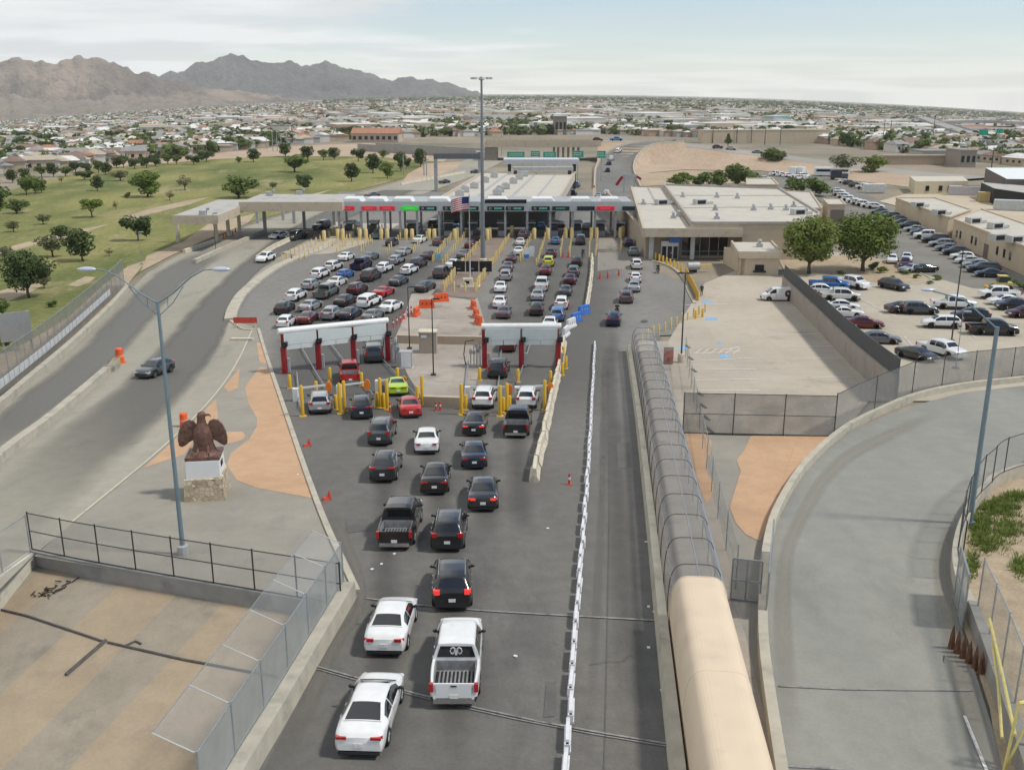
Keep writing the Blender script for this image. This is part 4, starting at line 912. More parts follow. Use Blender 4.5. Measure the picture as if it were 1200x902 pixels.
for a, b in HUMPS:
    xa, _ = XZ(a, 236); xb, zt_ = XZ(b, 231); w = xb - xa; q = MB(); n = 8; vs = []
    for y in (-.2, 5):
        for i in range(n + 1): t = i / n; vs.append((xa + w * t, y, z_t - .28 + (.3 + (zt_ - z_t) * .62) * min(1, sin(pi * t) * 2.8) ** .6 if 0 < t < 1 else z_t - .28))
    q.add(vs, [(i, i + 1, n + 2 + i, n + 1 + i)[::-1] for i in range(n)] + [tuple(range(n + 1)), tuple(range(n + 1, 2 * n + 2))[::-1]]); q.build('roof_cowl', M_WHITE, cn, smooth=40)
xa, za = XZ(568, 233.5); xb, zb_ = XZ(617, 241); q = MB(); bx(q, xa, xb, -.62, -.553, (za + zb_) / 2 - .1, za); q.build('louvre', M_BLACK, cn)
M_LED_R = mat('red_lane_sign', (.6, .012, .03), .4, 0, .1, 3, emit=.25); M_LED_G = mat('green_lane_sign', (.01, .55, .02), .4, 0, .1, 3, emit=.35); M_LED_K = mat('dark_lane_sign', (.012, .02, .022), .35, 0, .1, 3)
M_LED_T = mat('teal_lettering', (.12, .5, .38), .5, 0, 0, emit=.15); M_LED_W = mat('pale_lettering', (.42, .45, .45), .5, 0, 0)
SIGNS = [(397.5, 416, 'r'), (424, 442, 'r'), (445, 463, 'r'), (471.5, 490, 'g'), (492, 512, 'k'), (519.5, 539, 'k'), (541, 561, 'k'), (571, 591, 'k'), (593, 614, 'k'), (623, 644, 'k'), (647, 667, 'G'), (676, 696.5, 'd'), (699, 719.5, 'r'), (729, 744, 'd')]
for a, b, k in SIGNS:
    xa, zu = XZ(a, 241.5); xb, zl = XZ(b, 246.2); q = MB(); bx(q, xa, xb, -.75, -.56, zl, zu)
    s_ = q.build('lane_sign', {'r': M_LED_R, 'g': M_LED_G}.get(k, M_LED_K), cn); w = xb - xa; zc = (zu + zl) / 2; h = (zu - zl)
    q = MB()
    if k == 'k':      # two pale glyphs then a teal word, as strokes
        for u in (.12, .2): q.bar((xa + w * u, -.77, zc - h * .28), (xa + w * (u + .05), -.77, zc + h * .28), .06); q.bar((xa + w * (u + .05), -.77, zc - h * .28), (xa + w * u, -.77, zc + h * .28), .06)
        for i in range(6): bx(q, xa + w * (.42 + .075 * i), xa + w * (.465 + .075 * i), -.78, -.755, zc - h * .22, zc + h * .22, 1)
    elif k in 'rg' or k == 'G':
        for i in range(7): bx(q, xa + w * (.22 + .08 * i), xa + w * (.265 + .08 * i), -.78, -.755, zc - h * .12, zc + h * .14, 1)
    if q.v: q.build('lettering', [M_LED_W, M_LED_T if k in 'kG' else mat('pale_red_lettering', (.75, .25, .25), .5, 0, 0) if k == 'r' else mat('pale_green_lettering', (.45, .85, .4), .5, 0, 0)], s_)
for px_ in (396, 422, 450, 468, 488, 514, 540, 563, 592, 618, 645, 672, 698, 722, 741):
    x, _ = XZ(px_, 240); q = MB(); bx(q, x - .22, x + .22, .3, .75, 0, z_b + .29); bx(q, x - .2, x + .2, 9.5, 9.95, 0, z_b + .29); q.build('column', M_GREYP, cn)
BOOTHG = mat('booth_glass', (.05, .06, .065), .1, 0, 0)
BO = [(434, 'tan'), (479, 'tan'), (524, 'dark'), (553, 'dark'), (588, 'dark'), (622, 'grey'), (650, 'grey'), (678, 'grey'), (706, 'grey'), (729, 'grey'), (405, 'grey')]
for i, (px_, k) in enumerate(BO):
    x, _ = XZ(px_, 250); t = thing('inspection_booth', f'{["narrow","slim","plain","small"][i % 4]} officer booth under the canopy, {["first","second","third","fourth","fifth","sixth","seventh","eighth","ninth","tenth","eleventh"][sorted(b[0] for b in BO).index(px_)]} from the left end', 'booth', (x, YC + 4.5, 0), 0, 'officer booths under the canopy')
    q = MB(); bx(q, -.85, .85, -1.9, 1.9, 0, 1.1); bx(q, -.85, .85, 1.2, 1.9, 1.1, 2.6); q.build('body', mat('brown_booth', (.1, .075, .06), .7, 0, .1) if k == 'tan' else M_GREYP, t)
    q = MB(); bx(q, -.8, .8, -1.85, 1.18, 1.12, 2.3); q.build('window', BOOTHG, t)
    q = MB(); bx(q, -1.05, 1.05, -2.2, 2.2, 2.62, 2.85); q.build('roof', M_GREYP, t)
# secondary inspection building behind the canopy
c1, c2, c3, c4 = G(512, 236, 6.0), G(655, 234, 6.0), G(674, 203, 6.0), G(566, 203, 6.0)
for c in (c1, c2): c.y = max(c.y, YC + 14)
t = thing('secondary_building', 'large flat roofed inspection hall behind the canopy', 'building', (0, 0, 0))
pl = [c1, c2, c3, c4]
MB().prism(pl, 4.0, 6.0).build('roof', M_ROOF, t)
q = MB()
for a, b in zip(pl, pl[1:] + pl[:1]): q.bar(a + Vector((0, 0, .2)), b + Vector((0, 0, .2)), .35, .5)
q.build('parapet', M_TAN2, t)
def inner(k): cx = sum((p for p in pl), Vector()) / 4; return [cx + (p - cx) * k for p in pl]
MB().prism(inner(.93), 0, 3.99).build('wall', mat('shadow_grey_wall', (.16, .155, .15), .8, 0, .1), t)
def onroof(u, v, z=6.05): a = c1.lerp(c2, u); b = c4.lerp(c3, u); r_ = a.lerp(b, v); r_.z = z; return r_
q = MB()
for u in (.28, .58): q.bar(onroof(u, .03), onroof(u, .97), .5, .3)
for v in (.5,): q.bar(onroof(.8, .1), onroof(.8, .9), .35, .25)
q.build('roof_ridge', M_GREYP, t)
for i, (u, v) in enumerate(((.13, .12), (.15, .38), (.17, .6), (.19, .8), (.44, .15), (.45, .35), (.46, .55), (.47, .72), (.49, .85), (.12, .25), (.43, .25))):
    p = onroof(u, v); k = thing('rooftop_unit', f'grey air unit on the inspection hall roof, {["left","right"][u > .3]} row, {["first","second","third","fourth","fifth","sixth"][[a for a in sorted(w for (s, w) in ((.13, .12), (.15, .38), (.17, .6), (.19, .8), (.44, .15), (.45, .35), (.46, .55), (.47, .72), (.49, .85), (.12, .25), (.43, .25)) if (s > .3) == (u > .3))].index(v)]} from the canopy', 'air unit', p, 0, 'air units on the inspection hall roof')
    q = MB(); q.box((0, 0, .65), (2.0, 1.8, 1.2)); q.build('housing', mat('unit_grey', (.45, .45, .43), .6, .1, .1), k); q = MB(); q.lathe([(.6, 1.25), (.6, 1.45), (.5, 1.45)], n=12); q.build('fan_ring', M_GREYP, k)
# back canopy and gantries
def slab_at(name, label, pa, pb, y, depth, cat, m, thick=None, legs=(), lm=None):
    a, zt_ = XZ(*pa, y=y); b, zb2 = XZ(*pb, y=y); t = thing(name, label, cat, (0, y, 0)); q = MB(); bx(q, a, b, 0, depth, zb2, zt_); q.build('beam', m, t)
    for px_ in legs: x, _ = XZ(px_, pa[1], y=y); q = MB(); bx(q, x - .5, x + .5, depth * .3, depth * .3 + 1, 0, zb2 - .01); q.build('leg', lm or M_DARKST, t)
    return t
slab_at('rear_canopy', 'long white canopy slab behind the inspection hall', (590, 187), (679, 192.5), 305, 9, 'canopy', mat('lavender_white_panel', (.52, .52, .54), .5, 0, .05, 1), legs=(597, 674))
slab_at('rear_beam', 'lower pale beam at the far edge of the inspection hall roof', (601, 196), (672, 200), 285, 3, 'canopy', M_GREYP, legs=(604, 668))
t = slab_at('sign_gantry', 'dark sign gantry seen from behind across the left road', (508, 180), (563, 186.5), 300, .8, 'gantry', mat('slate_sign_back', (.13, .14, .16), .5, .3, .1), legs=(510, 562), lm=M_GREYP)
GS = [(594, 178, 615, 184.5, 1), (621.7, 177, 633, 183.5, 0), (636.2, 178, 652, 184.5, 1), (671, 177, 684, 184.5, 0), (699.7, 177, 710, 185.5, 0)]
M_SW = mat('sign_white', (.6, .62, .6), .5, 0, 0)
for i, (a, u, b, l, ye) in enumerate(GS):
    xa, zu = XZ(a, u, 335); xb, zl = XZ(b, l, 335); w = xb - xa; h = zu - zl
    t = thing('road_sign', ['wide green overhead sign with a yellow strip at the far left end', 'narrow green overhead sign, second from the left end', 'wide green overhead sign with a yellow strip, third from the left', 'green overhead sign just right of the tunnel mouth', 'green sign standing alone beside the curving road'][i], 'road sign', ((xa + xb) / 2, 335, 0))
    q = MB(); bx(q, -w / 2, w / 2, -.08, .08, zl, zu); q.build('panel', M_GREEN, t)
    q = MB(); e = .12
    for a_, b_ in (((-w / 2 + e, zl + e), (w / 2 - e, zl + e)), ((-w / 2 + e, zu - e), (w / 2 - e, zu - e)), ((-w / 2 + e, zl + e), (-w / 2 + e, zu - e)), ((w / 2 - e, zl + e), (w / 2 - e, zu - e))): q.bar((a_[0], -.095, a_[1]), (b_[0], -.095, b_[1]), .1, .02)
    for k in range(2):
        rr = random.Random(i * 7 + k); x = -w * .36
        while x < w * .3: L_ = rr.uniform(.3, .6); bx(q, x, x + L_, -.11, -.085, zl + h * (.3 + .32 * k), zl + h * (.44 + .32 * k)); x += L_ + .18
    q.build('lettering', M_SW, t)
    if ye: q = MB(); bx(q, w * .2, w * .46, -.07, .07, zl - .75, zl - .02); q.build('exit_strip', M_YEL, t)
    q = MB()
    for x in ((-w * .4, w * .4) if i < 3 else (0,)): bx(q, x - .15, x + .15, .1, .4, 0, zu)
    q.build('post', M_GREYP, t)
# overpass
YO = 440
xa, zu = XZ(568, 164.5, YO); xb, _ = XZ(704, 165, YO); _, zm = XZ(600, 171, YO)
t = thing('overpass', 'tan concrete road overpass beyond the signs', 'bridge', (0, YO, 0))
q = MB(); bx(q, xa, xb, 0, 18, zm, zu - 1.0); q.build('deck', M_TAN2, t)
q = MB(); bx(q, xa, xb, -.3, -.003, zm - .6, zu); bx(q, xa, xb, 18.003, 18.3, zm, zu); q.build('parapet', M_TAN2, t)
for px_ in (650, 655, 661, 667, 673, 679): x, _ = XZ(px_, 170, YO); q = MB(); bx(q, x - .5, x + .5, 6, 7, 0, zm); q.build('pier', M_TAN2, t)
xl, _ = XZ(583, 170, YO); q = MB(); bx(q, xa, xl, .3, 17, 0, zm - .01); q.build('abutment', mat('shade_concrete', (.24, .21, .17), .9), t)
q = MB(); v0, v1 = G(583, 186), G(560, 187); v2 = Vector((xa - 2, YO - 12, 0)); q.prism([Vector((xl, YO, 0)), Vector((xl - 1, YO, 0)), v1, v1 + Vector((1.5, 0, 0))], 0, [zm - .3, zm - .3, 1.2, 1.2]); q.build('wing_wall', M_TAN, t)
for pts, h, nm in (([(430, 172.5), (500, 170), (572, 168.5)], 2.6, 'viaduct'),):
    P = [Vector((XZ(a, 170, 520)[0], 520 - (a - 430) * .42, 0)) for a, b in pts]; P = smooth_line(P, 14)
    t = thing('viaduct', 'grey retained road ramp joining the overpass from the left', 'bridge', (0, 0, 0))
    MB().sweep(P, [(-6, -.5), (6, -.5), (6, h + .9), (5.6, h + .9), (5.6, h), (-5.6, h), (-5.6, h + .9), (-6, h + .9)]).build('deck', mat('grey_concrete', (.3, .29, .27), .9, 0, .1, .3, coords='Position'), t)
# raised road curving away on the right
P = [GD(a, b, y) for a, b, y in ((700, 165.5, 452), (760, 165.5, 450), (800, 165.5, 446), (860, 169.5, 425), (930, 176, 405), (1000, 185, 385), (1080, 194, 360), (1150, 202, 340))]
P = [Vector((p.x, p.y, 0)) for p in smooth_line(P, 40)]
hs = [zu - 1.0 - (zu - 1.6) * sstep(0, .9, i / 40) for i in range(41)]
mb = MB(); n = len(P)
sec = [(-16, 0), (-8, 1), (-8, 1.02), (8, 1.02), (8, 1), (30, 0)]
for i, p in enumerate(P):
    a, b = P[max(0, i - 1)], P[min(n - 1, i + 1)]; d_ = (b - a).normalized(); r_ = Vector((d_.y, -d_.x, 0))
    for s_, k in sec: v = p + r_ * s_; mb.v.append((v.x, v.y, gz(v.x, v.y) + hs[i] * k - (.3 if k == 0 else 0)))
m6 = len(sec)
for i in range(n - 1):
    for j in range(m6 - 1): mb.f.append((i * m6 + j, i * m6 + j + 1, (i + 1) * m6 + j + 1, (i + 1) * m6 + j)); mb.m.append(1 if j == 2 else 0)
o = mb.build('highway', [M_SAND, M_ROADF]); o['kind'] = 'structure'
HWY = P; HWZ = hs
RP = smooth_line([G(a, b, z) for a, b, z in ((790, 166, 8.2), (758, 168.5, 7.6), (739, 174, 6), (729, 181, 4), (723, 189, 2), (720, 199, .6), (722, 213, .05), (726, 232, .05))], 40)
for i, p in enumerate(RP): p.z = max(.05, p.z)
MB().sweep(RP, [(-15, -9), (-7.5, .0), (7.5, .0), (15, -9)]).build('ramp_bank', M_SAND)['kind'] = 'structure'
MB().sweep([p + Vector((0, 0, .05)) for p in RP], [(-6.5, -.04), (6.5, -.04), (6.5, .02), (-6.5, .02)]).build('ramp_road', M_ASPH2)['kind'] = 'structure'
for s_ in (-1, 1): MB().sweep([p + Vector((0, 0, 0)) for p in RP[:34]], [(s_ * 7.1 - .25, -.1), (s_ * 7.1 + .25, -.1), (s_ * 7.1 + .2, .8), (s_ * 7.1 - .2, .8)]).build('ramp_kerb', M_KERB)['kind'] = 'structure'
if 0: patch('far_road', [(690, 225), (684, 205), (696, 190), (720, 178), (760, 170), (800, 168), (800, 175), (752, 178), (728, 190), (722, 203), (748, 225)], M_ASPH2, 3)
# ------------------------------------------------------------------ exit canopy (left)
t = thing('exit_canopy', 'stepped tan exit canopy on columns beside the park', 'canopy', (0, 0, 0))
YA, YB = 182.0, 197.0
xa, zA = XZ(202, 253, YA); xb, zB = XZ(253.5, 253, YA); zl = XZ(220, 261, YA)[1]
yA2 = G(263, 234, zA).y; xE = XZ(280, 244, YB)[0]
q = MB(); q.prism([(xa, YA), (xb, YA), (xE, YB - .02), (xE, yA2), (xa + (xE - xb), yA2)], zl, zA); q.build('low_roof', [M_ROOFG], t)
q = MB(); bx(q, xa, xb, YA - .3, YA - .003, zl - .2, zA + .1); q.bar((xb + .15, YA - .15, (zl + zA) / 2 - .05), (xE + .15, YB - .3, (zl + zA) / 2 - .05), .3, zA - zl + .3); q.build('low_fascia', M_TAN2, t)
xc, zC = XZ(280, 237.5, YB); xd, _ = XZ(401, 237.5, YB); zD = XZ(300, 247, YB)[1]; yB2 = G(345, 227.5, zC).y
q = MB(); bx(q, xc + .05, xd, YB, yB2, zD, zC); q.build('high_roof', M_ROOFG, t)
q = MB(); bx(q, xc, xd, YB - .3, YB - .003, zD - .1, zC + .15); q.build('high_fascia', M_TAN2, t)
for px_, py in ((209, 284), (254, 283), (268, 277), (281, 272), (311, 272), (357, 268), (392, 266), (302, 262), (332, 258), (345, 262)):
    p = G(px_, py); q = MB(); zz = (zl if px_ < 279 else zD) - .01; q.box((p.x, max(p.y, YA + .4), zz / 2), (.6, .6, zz)); q.build('column', M_GREYP if px_ > 290 else M_CREAM, t)
for i, (px_, py) in enumerate(((238, 252), (316, 229.5), (351, 228))):
    p = G(px_, py, zA if i == 0 else zC); k = MB(); k.box((0, 0, .4), (1.2, 1.0, .8)); k.lathe([(.3, .8), (.3, 1.2), (.42, 1.25), (.01, 1.4)], (.9, .2, 0), 8); tag(k.build('roof_vent', M_GREYP, None, p), ['small vent box on the low exit canopy roof', 'vent box on the high exit canopy roof, left', 'vent box on the high exit canopy roof, right'][i], 'vent')
wall('lane_wall', [(228, 309), (270, 290), (310, 273)], .6, .7, M_KERB, 'low pale wall between the exit lanes below the canopy', 'barrier', n=14)
wall('lane_wall', [(216, 297), (254, 284)], .6, .7, M_CREAM, 'short pale wall in front of the low exit canopy', 'barrier', n=8)
# ------------------------------------------------------------------ main building (right)
zr = 5.6
t = thing('port_building', 'long flat roofed tan building with dark glass front', 'building', (0, 0, 0))
fl_, fr_ = G(756, 268, zr), G(869.5, 268, zr); bl_, br_ = G(741, 219, zr), G(912, 222, zr)
fy = (fl_.y + fr_.y) / 2; fl_.y = fr_.y = fy
ml, mr = G(778.5, 221, zr), G(809, 265.6, zr); zr2 = zr + .7
q = MB(); q.prism([fl_, fr_, Vector((fr_.x, fy + 4, 0)), Vector((mr.x, fy + 4, 0)), ml, bl_], zr - 1.1, zr); q.build('low_roof', M_ROOF, t)
q = MB(); q.bar(fl_ + Vector((-.1, -.2, -.65)), fr_ + Vector((.1, -.2, -.65)), .4, 1.5); q.bar(fl_ + Vector((-.25, -.3, -.65)), bl_ + Vector((-.25, 0, -.65)), .4, 1.5); q.build('fascia', M_TAN2, t)
FR2 = G(962, 268, zr2); mr2 = Vector((mr.x, fy + 1.0, 0)); 
EX, EB, EC = Vector((G(965, 268, zr2).x, fy + 1.0, 0)), Vector((G(960, 251, zr2).x, G(960, 251, zr2).y, 0)), Vector((G(913, 222, zr2).x, G(913, 222, zr2).y, 0))
q = MB(); q.prism([mr2, EX, EB, EC, Vector((ml.x, ml.y, 0))], zr - 1.15, zr2); q.prism([Vector((mr.x, fy + 4.4, 0)), Vector((fr_.x + .4, fy + 4.4, 0)), Vector((fr_.x + .4, fy + 1.02, 0)), EX + Vector((-.02, .02, 0)), EB + Vector((-.02, 0, 0)), EC, Vector((ml.x, ml.y, 0))], 0, zr - 1.152); hb = q.build('main_block', [M_TAN], t)
pts = [mr2, Vector((G(965, 268, zr2).x, fy + 1.0, 0)), Vector((G(960, 251, zr2).x, G(960, 251, zr2).y, 0)), Vector((G(913, 222, zr2).x, G(913, 222, zr2).y, 0)), Vector((ml.x, ml.y, 0))]
MB().prism(pts, zr2 + .003, zr2 + .06).build('high_roof', M_ROOF, t)
q = MB()
for a, b in zip(pts, pts[1:] + pts[:1]): q.bar(a + Vector((0, 0, zr2 + .2)), b + Vector((0, 0, zr2 + .2)), .35, .45)
q.build('parapet', mat('roof_kerb', (.36, .33, .3), .8, 0, .1, coords='Position'), t)
q = MB()
for v in (.33, .66): a = pts[0].lerp(pts[4], v); b = pts[2].lerp(pts[3], v) if v > .2 else pts[1]; q.bar(a + Vector((0, 0, zr2 + .1)), Vector((b.x, a.y + (b.y - a.y) * .25, zr2 + .1)), .4, .14)
a, b = fl_.lerp(bl_, .5), Vector((mr.x, fy, 0)).lerp(ml, .52); q.bar(Vector((a.x, a.y, zr + .05)), Vector((b.x, b.y, zr + .05)), .35, .12)
a, b = fl_.lerp(bl_, .55) * .5 + Vector((mr.x, fy, 0)).lerp(ml, .55) * .5, bl_ * .5 + ml * .5; q.bar(Vector((a.x, a.y, zr + .05)), Vector((b.x, b.y, zr + .05)), .35, .12)
q.build('roof_seam', mat('roof_seam_grey', (.36, .34, .31), .8), t)
# recessed ground floor with glass
gy = fy + 3.2; zc = zr - 1.12
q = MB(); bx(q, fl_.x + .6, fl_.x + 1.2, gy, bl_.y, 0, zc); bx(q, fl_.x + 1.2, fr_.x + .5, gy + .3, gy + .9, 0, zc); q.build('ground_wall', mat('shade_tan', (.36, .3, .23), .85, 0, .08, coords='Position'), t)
gx0, gx1 = GD(795, 290, gy).x, GD(856, 290, gy).x
for i in range(5):
    w = (gx1 - gx0 - 1) / 5; xx = gx0 + .5 + w * i; q = MB(); bx(q, xx + .06, xx + w - .06, gy + .05, gy + .2, .5, zc - .1); wn = q.build('window', M_DARKG, t); q = MB(); bx(q, xx - .05, xx + .05, gy, gy + .25, .4, zc); bx(q, xx + .06, xx + w - .06, gy, gy + .25, 1.2, 1.28); q.build('frame', M_GREYP, wn)
for px_ in (763, 811): x = GD(px_, 290, gy - .8).x; q = MB(); bx(q, x - .35, x + .35, gy - 1.4, gy - .7, 0, zc); q.build('column', mat('pale_column', (.5, .5, .5), .7), t)
ex0, ex1 = GD(775, 290, gy - .6).x, GD(795, 290, gy - .6).x; q = MB(); bx(q, ex0, ex1, gy - .6, gy + .28, 0, 3.1); e_ = q.build('entrance', M_WHITE, t)
for i in range(3): w = (ex1 - ex0) / 3; q = MB(); bx(q, ex0 + w * i + .12, ex0 + w * (i + 1) - .12, gy - .66, gy - .603, .1, 2.2); q.build('door', M_DARKG, e_)
q = MB(); bx(q, ex0 + 1.3, ex1 + .2, gy - 1.2, gy - .67, 2.9, 3.8); q.build('blue_sign', M_BLUEP, t)
# annex
za = 3.7; a0, a1 = G(866, 296.5, za), G(917, 297, za); b0, b1 = G(857.5, 283.5, za), G(904, 283.5, za); a1.y = a0.y; b1.y = b0.y
t = thing('annex', 'small tan annex with a flat roof in front of the building', 'building', (0, 0, 0))
q = MB(); q.prism([a0, a1, b1, b0], za - .85, za); q.build('roof', M_ROOF, t)
q = MB()
for a, b in ((a0, a1), (a1, b1), (a0, b0)): q.bar(a + Vector((0, 0, -.3)), b + Vector((0, 0, -.3)), .3, 1.1)
q.build('fascia', M_TAN2, t)
wx0 = G(880, 329).x; q = MB(); q.prism([Vector((wx0, a0.y + .4, 0)), Vector((a1.x - .2, a0.y + .4, 0)), Vector((b1.x - .2, b1.y, 0)), Vector((wx0 - 1, b0.y, 0))], 0, za - .86); q.build('wall', M_TAN, t)
q = MB(); bx(q, wx0 + 1.6, wx0 + 3.0, a0.y + .3, a0.y + .398, .9, 1.8); q.build('window', M_BLACK, t)
q = MB(); bx(q, wx0 + 1.3, wx0 + 3.3, a0.y + .05, a0.y + .297, .6, .88); q.build('sill', M_BLACK, t)
for u in (.1, .45): p = a0.lerp(b0, u * .3); q = MB(); q.box((p.x + .4, p.y + .4, (za - .9) / 2), (.3, .3, za - .9)); q.build('column', M_TAN2, t)
VENTS = [(800, 231.5, 0), (840, 232, 0), (864, 233, 0), (840, 257, 0), (903, 246, 0), (883, 247, 0), (921, 247, 0), (930, 243, 0), (789, 256, 1), (795, 254, 1), (754, 240, 1), (838, 247, 0), (890, 289, 2), (798, 248, 1), (945, 251, 0)]
for i, (a, b, k) in enumerate(VENTS):
    p = G(a, b, (zr2, zr, za)[k]); q = MB(); q.box((0, 0, .25), (.9, .8, .5)); q.lathe([(.22, .5), (.22, .9), (.42, .95), (.3, 1.2), (.01, 1.3)], n=8)
    tag(q.build('roof_vent', M_GREYP, None, p), ('dark ' if i in (2,) else 'grey ') + ['roof vent on the main building roof among other vents', 'roof vent at the raised step of the low roof', 'roof vent on the small annex'][k], 'vent', 'vents on the main building roofs')
for i, (a, b, z) in enumerate(((1075, 243, 3.95), (1100, 252, 3.95), (1140, 262, 4.45), (1166, 268, 4.45), (1168, 282, 4.45), (1188, 284, 4.45), (935, 252, zr2), (820, 240, zr2), (775, 240, zr))):
    p = G(a, b, z); q = MB(); q.box((0, 0, .6), (2.4, 1.6, 1.1)); q.box((2.0, 0, .35), (1.8, .7, .5)); q.box((0, -.82, .6), (1.8, .04, .7), mi=1); tag(q.build('air_unit', [mat('unit_grey', (.45, .45, .43), .6, .1, .1), M_BLACK], None, p, .3), 'boxy grey air unit with duct on the flat roof ' + ('of an office building' if i < 6 else 'of the main building'), 'air unit', 'boxy air units on the right hand roofs')
# rear parts of the right building, shed rows
def flat_building(name, label, cor, h, m=M_TAN, roof=M_ROOF, cat='building', wins=(), par=.35):
    """cor: pixel corners of the roof edge (front-left, front-right, back-right, back-left)"""
    pts = [G(a, b, h) for a, b in cor]; t = thing(name, label, cat, (pts[0].x, pts[0].y, 0)); o = Vector((pts[0].x, pts[0].y, 0)); pts = [p - o for p in pts]
    MB().prism(pts, -.2, h - .003).build('wall', m, t)
    MB().prism(pts, h, h + .08).build('roof', roof, t)
    if par:
        q = MB()
        for a, b in zip(pts, pts[1:] + pts[:1]): q.bar(Vector((a.x, a.y, h + .15)), Vector((b.x, b.y, h + .15)), .3, par)
        q.build('parapet', m, t)
    for (e, u0, u1, z0, z1) in wins:
        a, b = pts[e], pts[(e + 1) % 4]; d_ = (b - a); d_.z = 0; nn_ = Vector((d_.y, -d_.x, 0)).normalized(); q = MB(); p0, p1 = a + d_ * u0, a + d_ * u1
        q.prism([p0 + nn_ * .06, p1 + nn_ * .06, p1 - nn_ * .02, p0 - nn_ * .02], z0, z1); w_ = q.build('window' if z0 > .3 else 'door', M_DARKG if z0 > .3 else mat('brown_door', (.16, .13, .11), .7), t)
        if z0 > .3: q = MB(); q.prism([p0 + nn_ * .1, p1 + nn_ * .1, p1 - nn_ * .02, p0 - nn_ * .02], z0 - .12, z0 - .01); q.build('sill', M_TAN2, w_)
    return t
flat_building('rear_wing', 'low tan wing at the back of the main building', [(925, 246), (963, 245), (950, 226), (912, 224)], 4.6)
flat_building('gate_block', 'small tan block with a black doorway behind the two big trees', [(971, 240.5), (991, 240.5), (985, 234), (965, 234)], 4.2, wins=((0, .15, .95, .05, 3.2),), par=.25)
flat_building('parapet_house', 'tan roof house at the back corner of the main building', [(875, 217.5), (912, 217.5), (905, 210), (875, 210)], 6.8)
W_ = [(0, .52 + .0, .535, 1.6, 3.0), (0, .56, .575, 1.6, 3.0), (0, .64, .66, 1.6, 3.0), (0, .68, .70, 1.6, 3.0), (0, .76, .80, .02, 2.6), (0, .84, .858, 1.6, 3.0), (0, .88, .898, 1.6, 3.0), (0, .92, .938, 1.6, 3.0)]
flat_building('long_building', 'low tan office building behind the row of parked cars', [(1118, 258), (1260, 312), (1250, 280), (1150, 246)], 4.4, wins=[(0, u, u + .016, 1.5, 2.9) for u in (.04, .08, .2, .24, .44, .5, .55)] + [(0, .33, .37, .02, 2.5)])
flat_building('blank_building', 'blank tan building at the far end of the parked row', [(1050, 233), (1112, 256), (1138, 247), (1096, 233)], 3.9)
flat_building('yellow_shed', 'cream shed with dark openings in the storage yard', [(1073, 213), (1135, 212.5), (1128, 207), (1066, 207)], 3.6, m=mat('cream_wall', (.55, .48, .33), .85, 0, .06), roof=mat('pale_tan_roof', (.5, .46, .38), .8), wins=[(0, u, u + .07, .9, 2.4) for u in (.2, .45, .62, .76, .88)], par=0)
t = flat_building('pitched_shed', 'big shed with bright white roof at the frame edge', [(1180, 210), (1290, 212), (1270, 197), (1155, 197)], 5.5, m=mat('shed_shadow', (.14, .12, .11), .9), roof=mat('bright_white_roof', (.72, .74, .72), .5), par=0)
flat_building('lean_to', 'dull grey lean-to with dark open front in the yard', [(1165, 221), (1330, 245), (1330, 228), (1150, 214)], 4.0, m=M_BLACK, roof=M_ROOFG, par=0)  # closed black walls paint in the shade of the open front
for (a, b, deg, L_, c, lb) in ((1131, 229, -20, 9, (.5, .47, .5), 'pale lilac shipping container in the yard'), (1148, 229, -20, 10, (.17, .03, .035), 'dark red shipping container in the yard'), (1166, 237, -22, 9, (.5, .38, .16), 'mustard shipping container in the yard'), (1190, 247, -22, 10, (.5, .53, .52), 'pale grey windowed portable cabin in the yard'), (1024, 226, 0, 6, (.6, .6, .58), 'white storage box beside the far car park')):
    p = G(a, b); t = thing('shipping_container' if 'cabin' not in lb else 'portable_cabin', lb, 'container', p, radians(deg)); m_ = mat('container_' + lb.split()[0] + lb.split()[1], c, .6, .1, .12, 2)
    q = MB(); q.box((0, 0, 1.35), (L_, 2.5, 2.5))
    for i in range(int(L_ / .45)): q.box((-L_ / 2 + .3 + .45 * i, -1.27, 1.35), (.18, .06, 2.3))
    q.build('body', m_, t)
    q = MB(); q.box((-L_ / 2 - .04, 0, 1.3), (.06, 2.2, 2.2)); q.build('door', mat('teal_door', (.16, .26, .24), .6) if 'mustard' in lb else m_, t)
